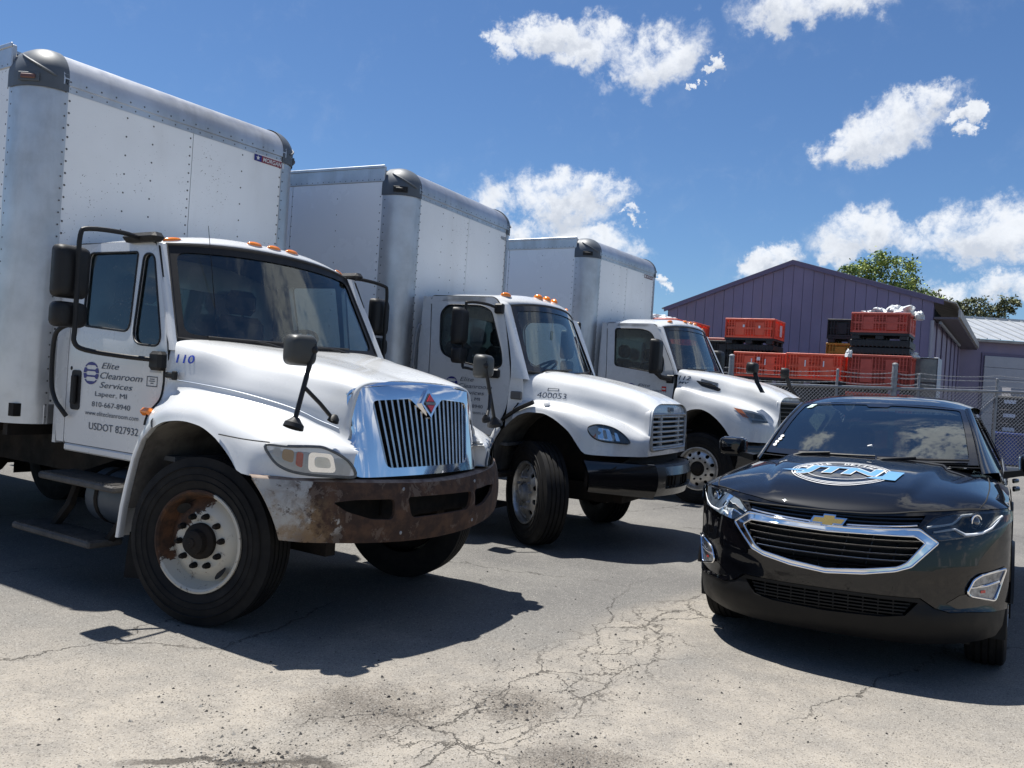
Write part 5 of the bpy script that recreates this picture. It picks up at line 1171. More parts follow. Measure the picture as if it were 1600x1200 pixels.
    # --- wheels
    def wmask(t_, co, sx):
        n = mth(t_, 'MULTIPLY', mth(t_, 'SUBTRACT', noise(t_, co, 9, 7, .7, .5), .5), .46)
        q = mth(t_, 'ADD', mth(t_, 'MULTIPLY', sx.outputs[0], -.9), mth(t_, 'MULTIPLY', sx.outputs[2], .75))
        a = smooth(t_, mth(t_, 'ADD', q, n), .115, .135)
        e_ = smooth(t_, noise(t_, co, 16, 7, .78), .575, .64)
        return mth(t_, 'MAXIMUM', a, mth(t_, 'MULTIPLY', e_, .7))
    RIM = rust_mat('rusty_white_rim', (.50, .465, .39), (.028, .016, .011), (.115, .050, .022), wmask, 0, .4)
    wheel(T, (0.01, -.925, .497), -1, R=.50, wd=.25, steer=math.radians(14), rimmat=RIM, rr=.285)
    wheel(T, (0.01, .925, .497), 1, R=.50, wd=.25, steer=math.radians(14), rimmat=RIM, rr=.285)
    return T

# ------------------------------------------------------------------ truck 400053
def truck_two():
    T = thing('box_truck', 'middle white box truck with black bumper, turned front wheels and slatted silver grille', 'truck', (.742, 9.124, 0), math.radians(-26.82), 'white box trucks parked in a row')
    bx = cargo_box(T, 3.708, -1.548, seam=.047, marker='led')
    g = G(); text(g, '400053', lambda u, v: (-1.546, u, v), .839, 1.0, 3.305, 3.35); g.build('fleet_number', MT['ink'], bx)
    def df(z): return interp([(.95, -.55), (1.28, -.35), (1.6, -.33), (2.22, -.425), (2.40, -.52)], z)
    P = dict(w=1.03, lean=.10, belt=1.75, ztop=2.385, roofz=2.475, rear=-1.40, floor=.92, ws=((-.224, .90, 1.666), (-.507, .80, 2.322)), bow=.14, crown=.06, dot=None, glossfrit=True, frit=(.07, .08, .09, .05), shift=1.0,
             door=rpoly([(-1.27, .94), (-.56, .94), (-.355, 1.27), (-.335, 1.6), (-.42, 2.22), (-.53, 2.385), (-1.27, 2.39)], [.05, .05, .12, .1, .1, .05, .03]),
             quarter=[(-1.42, 1.2), (-1.38, .94), (-1.285, .94), (-1.285, 2.385), (-1.36, 2.37), (-1.42, 1.9)],
             wins=[rpoly([(-1.16, 1.90), (-1.13, 1.80), (-.97, 1.735), (-.55, 1.66), (-.435, 1.70), (-.45, 1.85), (-.57, 2.25), (-.68, 2.30), (-1.08, 2.30), (-1.16, 2.22)], .05)],
             handle=None, doorfront=df, wipers=[(-.72, -.1, .05), (-.02, .6, .05)], lamps=[(-.80, .16), (-.22, .13), (0, .13), (.22, .13), (.8, .16)], lampw=(.05, .04, .045), visor=.02)
    make_cab(T, P); chassis(T, P, front=.75); dr = P['door_obj']; mp = P['mp-1']
    company_print(P, -.90, 1.55, 1.02, dr, .80)
    g = G(); g.tube([mp(-1.395, 2.09, .01), mp(-1.40, 2.07, .05), mp(-1.425, 1.95, .055), mp(-1.445, 1.65, .05), mp(-1.44, 1.6, .0)], .014, 8); g.build_lr('grab_handle', MT['steel'], T)
    arcpts = [(-.52, .46), (-.50, .66), (-.455, .86), (-.40, 1.0), (-.346, 1.09), (-.25, 1.19), (-.15, 1.25), (-.04, 1.278), (.07, 1.278), (.18, 1.245), (.291, 1.18), (.37, 1.12), (.431, 1.045), (.536, .935)]
    def arch(F): return interp([p for p in arcpts if p[0] > -.42] + [(.60, .93)], F) if F < .58 else None
    tab = [(-.24, [(0, 1.70), (.28, 1.705), (.55, 1.70), (.80, 1.655), (.92, 1.58), (.965, 1.45), (.975, 1.38), (1.02, 1.33), (1.09, 1.29), (1.12, 1.20)]),
           (.0, [(0, 1.672), (.26, 1.678), (.50, 1.67), (.70, 1.615), (.79, 1.53), (.835, 1.43), (.87, 1.385), (1.0, 1.40), (1.105, 1.34), (1.135, 1.275)]),
           (.25, [(0, 1.64), (.24, 1.645), (.46, 1.635), (.64, 1.575), (.71, 1.48), (.745, 1.38), (.80, 1.345), (.965, 1.385), (1.105, 1.31), (1.14, 1.21)]),
           (.45, [(0, 1.61), (.22, 1.612), (.43, 1.60), (.59, 1.54), (.655, 1.45), (.68, 1.34), (.74, 1.30), (.92, 1.34), (1.095, 1.25), (1.135, 1.03)]),
           (.60, [(0, 1.58), (.21, 1.58), (.41, 1.57), (.565, 1.51), (.625, 1.42), (.65, 1.31), (.70, 1.26), (.87, 1.295), (1.06, 1.20), (1.10, .93)]),
           (.74, [(0, 1.545), (.2, 1.545), (.40, 1.535), (.55, 1.475), (.605, 1.39), (.63, 1.28), (.67, 1.22), (.80, 1.24), (.98, 1.15), (1.03, .93)]),
           (.86, [(0, 1.505), (.2, 1.505), (.39, 1.495), (.54, 1.44), (.595, 1.36), (.615, 1.25), (.65, 1.18), (.73, 1.17), (.86, 1.10), (.90, .93)]),
           (.95, [(0, 1.465), (.2, 1.465), (.39, 1.455), (.54, 1.41), (.60, 1.34), (.615, 1.23), (.64, 1.15), (.69, 1.12), (.755, 1.06), (.78, .93)]),
           (.995, [(0, 1.435), (.2, 1.435), (.40, 1.43), (.55, 1.39), (.605, 1.33), (.62, 1.22), (.63, 1.13), (.65, 1.10), (.67, 1.04), (.68, .93)])]
    rows = hood_rows(tab, arch, lin(-.24, .6, 26) + lin(.64, .995, 16)); g = G(); g.rows(rows)
    tail_strip(g, [p for p in arcpts if p[0] < -.3], (0, .5), 1.13, .085)
    # nose plate round the grille
    NF = lambda L, z, o=0: (1.005 - .06 * L * L - .03 * (z - 1.0) + o - 2.5 * max(0, z - 1.34) ** 2, L, z)
    gh_ = rpoly([(-.575, .985), (.575, .985), (.585, 1.33), (-.585, 1.33)], .045)
    g2 = G(); g2.plate(rpoly([(-.685, .93), (.685, .93), (.625, 1.2), (.61, 1.36), (.50, 1.425), (.2, 1.437), (-.2, 1.437), (-.50, 1.425), (-.61, 1.36), (-.625, 1.2)], [0, 0, .05, .05, .06, 0, 0, .06, .05, .05]), lambda u, v: NF(u, v), holes=[gh_], th=.05, res=.06)
    g.mirror(); g.add(g2.v, g2.f); hd = g.build('hood', MT['white'], T, ang=40)
    g = G(); r0 = rows[0]; g.tube([(x - .006, y, z) for x, y, z in r0[:-6]], .009, 5); g.build_lr('hood_gap', MT['gap'], hd)
    # cowl side behind the hood
    g = G(); g.plate([(-.36, 1.1), (-.20, 1.28), (-.215, 1.60), (-.33, 1.66), (-.34, 1.5)], lambda u, v: (u, -1.015 + (u + .3) * .25, v), th=.02, res=.1); g.build_lr('cowl_side', MT['white'], T)
    g = G(); g.box(-.325, -.20, -1.03, -1.008, 1.385, 1.465, .01); g.build_lr('cowl_vent', mat('vent_grey', (.13, .12, .11), .6), T)
    arch_liner(T, arcpts[1:], 1.10, .50)
    def hs(u, v): return hood_side(tab, u, v)
    g = G(); text(g, '400053', hs, -.10, .16, 1.415, 1.47); g.build('fleet_number', MT['ink'], hd); g = G(); g.plate([(-.02, 1.488), (.08, 1.488), (.08, 1.515), (-.02, 1.515)], hs, holes=[[(-.012, 1.493), (.072, 1.493), (.072, 1.51), (-.012, 1.51)]], res=1); g.build('number_frame', MT['ink'], hd)
    # grille
    g = G(); g.plate(gh_, lambda u, v: NF(u, v, -.05), res=.5); gr = g.build('grille', MT['gap'], T)
    SILV = mat('silver_grille', (.40, .40, .40), .4, metal=.3, var=.15, vscale=9)
    g = G(); g.tube([NF(u, v, .004) for u, v in gh_], .018, 6, closed=True); g.build('grille_frame', SILV, gr, ang=60)
    for i in range(7):
        z = .985 + .345 * (i + .5) / 7; g = G(); g.rows([[(NF(L, z, o)[0], L, z + dz) for L in lin(-.575, .575, 9)] for o, dz in ((-.03, .012), (.0, .010), (.004, 0), (.0, -.010), (-.03, -.012))]); g.build('grille_slat', SILV, gr)
    for L in (-.30, .30):
        for i in range(8):
            z = .985 + .345 * (i) / 7 + (0.0 if i else .008); 
        g = G(); g.box(NF(L, 1.15)[0] - .03, NF(L, 1.15)[0] + .002, L - .022, L + .022, .985, 1.33, .004)
        [g.box(NF(L, z)[0] - .01, NF(L, z)[0] + .010, L - .014, L + .014, z - .012, z + .012, .004) for z in [.985 + .345 * q / 7 for q in range(1, 7)]]; g.build('grille_post', SILV, gr)
    g = G(); g.plate(rpoly([(-.075, 1.352), (.075, 1.352), (.085, 1.405), (-.085, 1.405)], .02), lambda u, v: NF(u, v, .012), th=.012, res=.3); bd = g.build('badge', SILV, gr)
    g = G(); g.plate(rpoly([(-.06, 1.362), (.06, 1.362), (.066, 1.395), (-.066, 1.395)], .015), lambda u, v: NF(u, v, .015), th=.003, res=.3); g.build('badge_inset', MT['cap'], bd)
    # headlamps
    plan = [(.46, 1.135), (.57, 1.105), (.66, 1.07), (.75, 1.01), (.84, .925), (.92, .815), (1.0, .66)]
    arcl = [0]
    for a, b_ in zip(plan[:-1], plan[1:]): arcl.append(arcl[-1] + math.hypot(b_[0] - a[0], b_[1] - a[1]))
    def PL(t_, z, o=0): return (interp(list(zip(arcl, [p[0] for p in plan])), t_) + o * .75 - max(0, z - 1.02) * .18, -(interp(list(zip(arcl, [p[1] for p in plan])), t_) + o * .6 - max(0, z - 1.02) * .15), z)
    ol = spline([(.10, 1.17, 0), (.17, 1.208, 0), (.27, 1.205, 0), (.37, 1.175, 0), (.46, 1.115, 0), (.50, 1.055, 0), (.36, 1.055, 0), (.22, 1.065, 0), (.135, 1.10, 0)], 5, True); ol = [(p.x, p.y) for p in ol]
    for s in (1, -1):
        f = lambda u, v, o=0, s=s: (PL(u, v, o)[0], PL(u, v, o)[1] * s, v)
        g = G(); g.plate(ol, lambda u, v: f(u, v, .004), res=.06); hl = g.build('headlight', mat('lamp_bowl_dark', (.06, .065, .075), .3, metal=.5), T)
        g = G(); g.tube([f(u, v, .008) for u, v in ol], .008, 6, closed=True); g.build('lamp_gasket', MT['black'], hl)
        g = G(); g.plate(rpoly([(.12, 1.115), (.165, 1.082), (.175, 1.16), (.135, 1.17)], .015), lambda u, v: f(u, v, .012), th=.004, res=.06); g.build('turn_lamp', MT['amber_clear'], hl)
        g = G(); g.plate(rpoly([(.185, 1.08), (.33, 1.07), (.30, 1.175), (.195, 1.185)], .02), lambda u, v: f(u, v, .011), holes=[rpoly([(.245, 1.085), (.28, 1.085), (.265, 1.165), (.235, 1.165)], .01)], th=.004, res=.05); g.plate(rpoly([(.36, 1.07), (.40, 1.07), (.375, 1.14), (.345, 1.15)], .01), lambda u, v: f(u, v, .011), th=.004, res=.05); g.build('reflector', MT['chrome'], hl)
        g = G(); g.plate(ol, lambda u, v: f(u, v, .022), res=.05); g.build('lamp_cover', MT['lens'], hl)
    # bumper in three pieces
    def BF(L, z, o=0):
        a = abs(L); x = 1.18 - .10 * (a / .60) ** 2 if a < .60 else 1.08 - (a - .60) * 1.0
        return (x - .04 * ((z - .70) / .15) ** 2 + o, L, z)
    gb_ = rpoly([(-.45, .62), (.45, .62), (.45, .75), (-.45, .75)], .03)
    BR = mat('bronze_bumper', (.060, .055, .048), .25, coat=.6)
    g = G(); g.plate([(-.60, .55), (.60, .55), (.60, .83), (-.60, .83)], lambda u, v: BF(u, v), holes=[gb_], th=.04, res=.08); bp = g.build('bumper', BR, T)
    g = G(); g.plate([(-.44, .63), (.44, .63), (.44, .74), (-.44, .74)], lambda u, v: BF(u, v, -.05), res=.5); g.build('bumper_void', MT['gap'], bp)
    g = G(); [g.box(1.10 + 0 * q, 1.12, q - .01, q + .01, .64, .73) for q in lin(-.30, .30, 7)]; g.build('tow_slots', MT['frame'], bp)
    for s in (-1, 1):
        g = G(); g.plate([(.605, .55), (1.10, .60), (1.12, .86), (.605, .835)], lambda u, v: (BF(u, v)[0], u * s, v), th=.04, res=.06); c_ = g.build('bumper_corner', MT['gloss_black'], bp)
        g = G(); g.tube([(BF(u, .83)[0] - .01, u * s, .845 + (u - .6) * .05) for u in lin(.60, 1.12, 8)], .012, 6); g.build('bumper_lip', MT['gloss_black'], c_)
    g = G(); g.rows([[BF(L, .83, 0) for L in lin(-.60, .60, 13)], [(BF(L, .83)[0] - .03, L, .85) for L in lin(-.60, .60, 13)], [(BF(L, .83)[0] - .16, L, .85) for L in lin(-.60, .60, 13)]]); g.build('bumper_step', MT['black'], bp)
    g = G(); g.plate([(-1.0, .80), (1.0, .80), (.68, .95), (-.68, .95)], lambda u, v: (.93 - .45 * max(0, abs(u) - .6), u, v), res=.2); g.build('valance', MT['gap'], T)
    g = G(); g.box(.5, .62, -1.0, 1.0, .62, .80); g.box(.1, .75, -.62, .62, .45, .62); g.build('front_crossmember', MT['frame'], T)
    # door mirrors
    for s in (-1, 1):
        Lm = 1.27; g = G(); Pm = [(-.53, s * 1.0, 2.27), (-.60, s * 1.14, 2.30), (-.72, s * Lm, 2.30), (-.74, s * (Lm + .01), 2.24), (-.74, s * (Lm + .01), 1.72), (-.70, s * (Lm - .02), 1.66), (-.55, s * 1.03, 1.63)]
        g.tube([tuple(p) for p in spline(Pm, 4)], .014, 8); mr = g.build('mirror_arm', MT['black'], T)
        g = G(); g.box(-.57, -.47, s * 1.0 - .03, s * 1.0 + .03, 2.22, 2.32, .015); g.build('bracket', MT['black'], mr); g = G(); g.box(-.57, -.45, s * 1.035 - .03, s * 1.035 + .03, 1.58, 1.67, .015); g.build('bracket', MT['black'], mr)
        g = G(); mirror_head(g, (-.76, s * (Lm + .06), 2.06), .22, .36, .10, s * -.1, .05); g.build('mirror_head', MT['black'], mr, ang=50)
        g = G(); mirror_head(g, (-.75, s * (Lm + .06), 1.78), .21, .16, .09, s * -.1, .05); g.build('spot_mirror', MT['black'], mr, ang=50)
    # bracket on the fender, air freshener, tag on the dash
    g = G(); g.tube([(-.37, -1.05, 1.19), (-.18, -1.13, 1.30), (-.02, -1.13, 1.375)], .022, 6); g.build('fender_brace', MT['black'], hd)
    g = G(); g.dome((.10, -1.085, 1.37), (.1, -.75, .6), .035, .02, 12); g.build('fender_stud', MT['white'], hd)
    wsf = P['wsfn']; g = G(); a = Vector(wsf(.05, .80)); g.box(a.x - .10, a.x - .095, a.y - .035, a.y + .035, a.z - .20, a.z - .10); g.tube([(a.x - .10, a.y, a.z - .1), (a.x - .08, a.y, a.z + .1)], .003, 4); g.build('air_freshener', mat('pale_yellow_card', (.60, .58, .30), .6), T)
    g = G(); g.box(-1.12, -.32, -1.12, -.86, .62, .67, .01); g.box(-1.2, -.34, -1.14, -.9, .32, .37, .01); g.build_lr('step', MT['frame'], T)
    for s in (-1, 1): wheel(T, (-.02, s * .93, .497), s, R=.50, wd=.27, steer=math.radians(-41), kind='alu', lug='steel', rr=.285)
    return T

# ------------------------------------------------------------------ truck 112
def truck_three():
    T = thing('box_truck', 'farthest white box truck with big angular fenders and one piece black mirrors', 'truck', (3.279, 12.873, 0), -.5845, 'white box trucks parked in a row')
    bx = cargo_box(T, 3.82, -1.813, seam=-.046, marker='led')
    g = G(); g.plate([(.60, 3.445), (.945, 3.445), (.945, 3.505), (.60, 3.505)], lambda u, v: (-1.81, u, v), res=1); sb = g.build('sticker_maroon', mat('maroon_print_dark', (.10, .015, .03), .45), bx)
    g = G(); text(g, 'MORGAN', lambda u, v: (-1.807, u, v), .69, .93, 3.455, 3.495, .2, .02); g.plate([(.61, 3.455), (.67, 3.455), (.67, 3.495), (.61, 3.495)], lambda u, v: (-1.807, u, v), res=1); g.build('sticker_lettering', MT['white_print'], bx)
    def df(z): return interp([(1.0, -.62), (1.47, -.47), (1.7, -.455), (1.9, -.50), (2.45, -.74), (2.56, -.80)], z)
    P = dict(w=1.03, lean=.10, belt=1.85, ztop=2.545, roofz=2.665, rear=-1.68, floor=1.0, ws=((-.47, .965, 1.886), (-.765, .865, 2.50)), bow=.13, crown=.06, dot=None, glossfrit=True, frit=(.06, .07, .09, .05), shift=1.0,
             door=rpoly([(-1.56, 1.0), (-.64, 1.0), (-.48, 1.45), (-.465, 1.75), (-.51, 1.92), (-.77, 2.53), (-1.56, 2.54)], [.05, .05, .12, .05, .06, .05, .03]),
             quarter=[(-1.68, 1.3), (-1.64, 1.0), (-1.575, 1.0), (-1.575, 2.54), (-1.64, 2.53), (-1.68, 2.1)],
             wins=[rpoly([(-1.43, 1.90), (-.66, 1.81), (-.635, 2.02), (-.845, 2.42), (-1.0, 2.46), (-1.43, 2.46)], [.05, .06, .06, .08, .05, .04])],
             handle=None, doorfront=df, wipers=[(-.75, -.1, .04), (-.02, .6, .04)], lamps=[(-.70, .10), (-.22, .09), (0, .09), (.22, .09), (.75, .10)], lampw=(.028, .055, .03), visor=.03)
    make_cab(T, P); chassis(T, P, front=.75); dr = P['door_obj']; mp = P['mp-1']
    company_print(P, -1.03, 1.63, 1.0, dr)
    arcpts = [(-.56, .50), (-.53, .75), (-.47, .95), (-.39, 1.12), (-.30, 1.235), (-.226, 1.29), (-.11, 1.335), (-.011, 1.345), (.10, 1.315), (.229, 1.235), (.35, 1.12), (.455, .99)]
    def arch(F): return interp([p for p in arcpts if p[0] > -.46] + [(.52, .96)], F) if F < .5 else None
    tab = [(-.43, [(0, 1.905), (.3, 1.91), (.66, 1.905), (.93, 1.88), (.99, 1.82), (1.005, 1.70), (1.01, 1.635), (1.05, 1.605), (1.10, 1.48), (1.12, 1.10)]),
           (-.33, [(0, 1.895), (.3, 1.90), (.62, 1.89), (.89, 1.86), (.965, 1.80), (.985, 1.68), (1.0, 1.63), (1.07, 1.615), (1.11, 1.47), (1.13, 1.22)]),
           (-.05, [(0, 1.86), (.28, 1.865), (.56, 1.855), (.79, 1.815), (.865, 1.73), (.895, 1.61), (.93, 1.575), (1.06, 1.57), (1.12, 1.46), (1.145, 1.345)]),
           (.25, [(0, 1.81), (.26, 1.815), (.50, 1.805), (.66, 1.75), (.74, 1.65), (.79, 1.55), (.85, 1.52), (1.04, 1.515), (1.12, 1.42), (1.15, 1.23)]),
           (.50, [(0, 1.76), (.25, 1.765), (.48, 1.755), (.63, 1.70), (.69, 1.60), (.73, 1.50), (.80, 1.46), (.98, 1.44), (1.095, 1.33), (1.13, .96)]),
           (.70, [(0, 1.70), (.25, 1.705), (.46, 1.695), (.60, 1.64), (.66, 1.55), (.69, 1.44), (.75, 1.39), (.90, 1.36), (1.04, 1.26), (1.08, .95)]),
           (.86, [(0, 1.635), (.25, 1.64), (.46, 1.625), (.60, 1.57), (.64, 1.50), (.66, 1.39), (.70, 1.33), (.80, 1.28), (.95, 1.19), (.98, .95)]),
           (.95, [(0, 1.585), (.25, 1.59), (.46, 1.575), (.60, 1.52), (.63, 1.45), (.65, 1.35), (.67, 1.28), (.73, 1.22), (.82, 1.14), (.85, .95)])]
    rows = hood_rows(tab, arch, lin(-.43, .5, 26) + lin(.54, .95, 14)); g = G(); g.rows(rows); tail_strip(g, arcpts[:5], (0, .5), 1.135, .09); g.mirror()
    NF = lambda L, z, o=0: (.955 - .05 * L * L - .05 * (z - 1.0) + o, L, z)
    gh_ = rpoly([(-.55, 1.0), (.55, 1.0), (.59, 1.52), (-.59, 1.52)], .05)
    g2 = G(); g2.plate(rpoly([(-.84, .95), (.84, .95), (.66, 1.3), (.63, 1.53), (.45, 1.58), (-.45, 1.58), (-.63, 1.53), (-.66, 1.3)], [0, 0, .05, .04, .04, .04, .04, .05]), lambda u, v: NF(u, v), holes=[gh_], th=.05, res=.08); g.add(g2.v, g2.f)
    hd = g.build('hood', MT['white'], T, ang=40)
    arch_liner(T, arcpts[1:], 1.10, .50)
    g = G(); g.plate(gh_, lambda u, v: NF(u, v, -.06), res=.5); gr = g.build('grille', MT['gap'], T)
    g = G(); g.tube([NF(u, v, .004) for u, v in gh_], .022, 6, closed=True); g.build('grille_frame', MT['steel'], gr, ang=60)
    for i in range(9):
        z = 1.0 + .52 * (i + .5) / 9; g = G(); g.rows([[(NF(L, z, o)[0], L, z + dz) for L in lin(-.57, .57, 7)] for o, dz in ((-.03, .014), (.0, .008), (.0, -.008), (-.03, -.014))]); g.build('grille_slat', MT['black'], gr)
    def hs(u, v): return hood_side(tab, u, v)
    g = G(); h2 = lambda u, v: hood_side(tab, u, v, .004)
    text(g, '112', h2, -.415, -.25, 1.738, 1.80, .2, .015); g.build('fleet_number', MT['ink'], hd); g = G(); text(g, 'MV', h2, -.41, -.265, 1.683, 1.715, .25, .03); g.build('fleet_number', MT['ink'], hd)
    g = G(); g.plate(rpoly([(-.185, 1.745), (.02, 1.715), (.155, 1.64), (.13, 1.605), (-.10, 1.665)], [.03, .04, .02, .02, .03]), hs, res=.05); hv = g.build('hood_vent', MT['black'], hd)
    g = G(); [g.tube([hs(u, 1.66 + (.13 - u) * .22 + k_ * .018) for u in lin(-.12, .10, 5)], .004, 4) for k_ in range(4)]; g.build('vent_slats', MT['gap'], hv)
    g = G(); g.plate([(-.60, 1.56), (-.53, 1.56), (-.53, 1.63), (-.60, 1.63)], lambda u, v: mp(u - .05, v, .003), res=1); g.build('red_sticker', MT['red_lens'], dr)
    g = G(); text(g, 'LIFT', lambda u, v: mp(u - .05, v, .005), -.593, -.54, 1.58, 1.61) if False else g.plate([(-.592, 1.585), (-.54, 1.585), (-.54, 1.605), (-.592, 1.605)], lambda u, v: mp(u - .05, v, .005), res=1); g.build('sticker_print', MT['white_print'], dr)
    plan = [(.40, 1.135), (.50, 1.115), (.60, 1.09), (.70, 1.05), (.80, .985), (.88, .92), (.95, .83)]
    arcl = [0]
    for a, b_ in zip(plan[:-1], plan[1:]): arcl.append(arcl[-1] + math.hypot(b_[0] - a[0], b_[1] - a[1]))
    def PL(t_, z, o=0): return (interp(list(zip(arcl, [p[0] for p in plan])), t_) + o * .6 - max(0, z - 1.2) * .12, -(interp(list(zip(arcl, [p[1] for p in plan])), t_) + o * .7 - max(0, z - 1.2) * .2), z)
    for s in (1, -1):
        f = lambda u, v, o=0, s=s: (PL(u, v, o)[0], PL(u, v, o)[1] * s, v)
        ol = rpoly([(.07, 1.40), (.32, 1.37), (.47, 1.33), (.55, 1.22), (.30, 1.20), (.26, 1.27), (.20, 1.285)], .02)
        g = G(); g.plate(ol, lambda u, v: f(u, v, .010), res=.06); hl = g.build('headlight', mat('lamp_bowl_white', (.42, .43, .44), .35, metal=.2), T)
        g = G(); g.plate([(.065, 1.402), (.17, 1.385), (.275, 1.272), (.195, 1.285)], lambda u, v: f(u, v, .016), th=.003, res=.06); g.build('turn_lamp', MT['amber_clear'], hl)
        g = G(); g.plate(rpoly([(.20, 1.355), (.33, 1.345), (.44, 1.315), (.49, 1.26), (.31, 1.28)], .01), lambda u, v: f(u, v, .016), th=.003, res=.05); g.plate([(.31, 1.25), (.53, 1.245), (.53, 1.225), (.32, 1.215)], lambda u, v: f(u, v, .016), th=.003, res=.06); g.build('lamp_cell', mat('lamp_cell', (.16, .165, .17), .35, metal=.2), hl)
        g = G(); g.plate(ol, lambda u, v: f(u, v, .024), res=.05); g.build('lamp_cover', MT['lens'], hl)
    # bumper
    def BF(L, z, o=0):
        a = abs(L); x = 1.12 - .10 * (a / .60) ** 2 if a < .60 else 1.02 - (a - .60) * .9
        return (x - .04 * ((z - .75) / .18) ** 2 + o, L, z)
    g = G(); g.plate([(-1.1, .58), (1.1, .58), (1.12, .93), (-1.12, .93)], BF, th=.04, res=.1); g.build('bumper', MT['gloss_black'], T)
    for s in (-1, 1):
        g = G(); mirror_head(g, (.585, s * .79, 1.965), .17, .16, .12, s * .2, .06); hm = g.build('hood_mirror', MT['black'], T, ang=50)
        g = G(); g.rows([[(x + dx, s * (y + dy), z) for dx, dy in ((-.03, -.012), (.03, -.012), (.03, .012), (-.03, .012), (-.03, -.012))] for x, y, z in ((.61, .79, 1.92), (.64, .79, 1.84), (.66, .80, 1.77), (.71, .82, 1.70), (.76, .84, 1.63))]); g.build('mirror_stem', MT['black'], hm, ang=50)
        g = G(); mirror_head(g, (-.66, s * 1.27, 2.05), .22, .50, .14, s * -.08, .06); mr = g.build('door_mirror', MT['black'], T, ang=50)
        g = G(); g.tube([(-.66, s * 1.25, 1.82), (-.62, s * 1.16, 1.76), (-.52, s * 1.03, 1.74)], [.035, .035, .04], 8); g.box(-.60, -.46, s * 1.02 - .02, s * 1.02 + .03, 1.67, 1.81, .02); g.build('mirror_arm', MT['black'], mr)
    g = G(); g.box(-1.3, -.5, -1.12, -.86, .62, .67, .01); g.box(-1.4, -.5, -1.14, -.9, .32, .37, .01); g.build_lr('step', MT['frame'], T)
    for s in (-1, 1): wheel(T, (-.02, s * .94, .507), s, R=.51, wd=.27, steer=0, kind='alu', lug='dark', rr=.285)
    return T
T1 = truck_one(); T2 = truck_two(); T3 = truck_three()

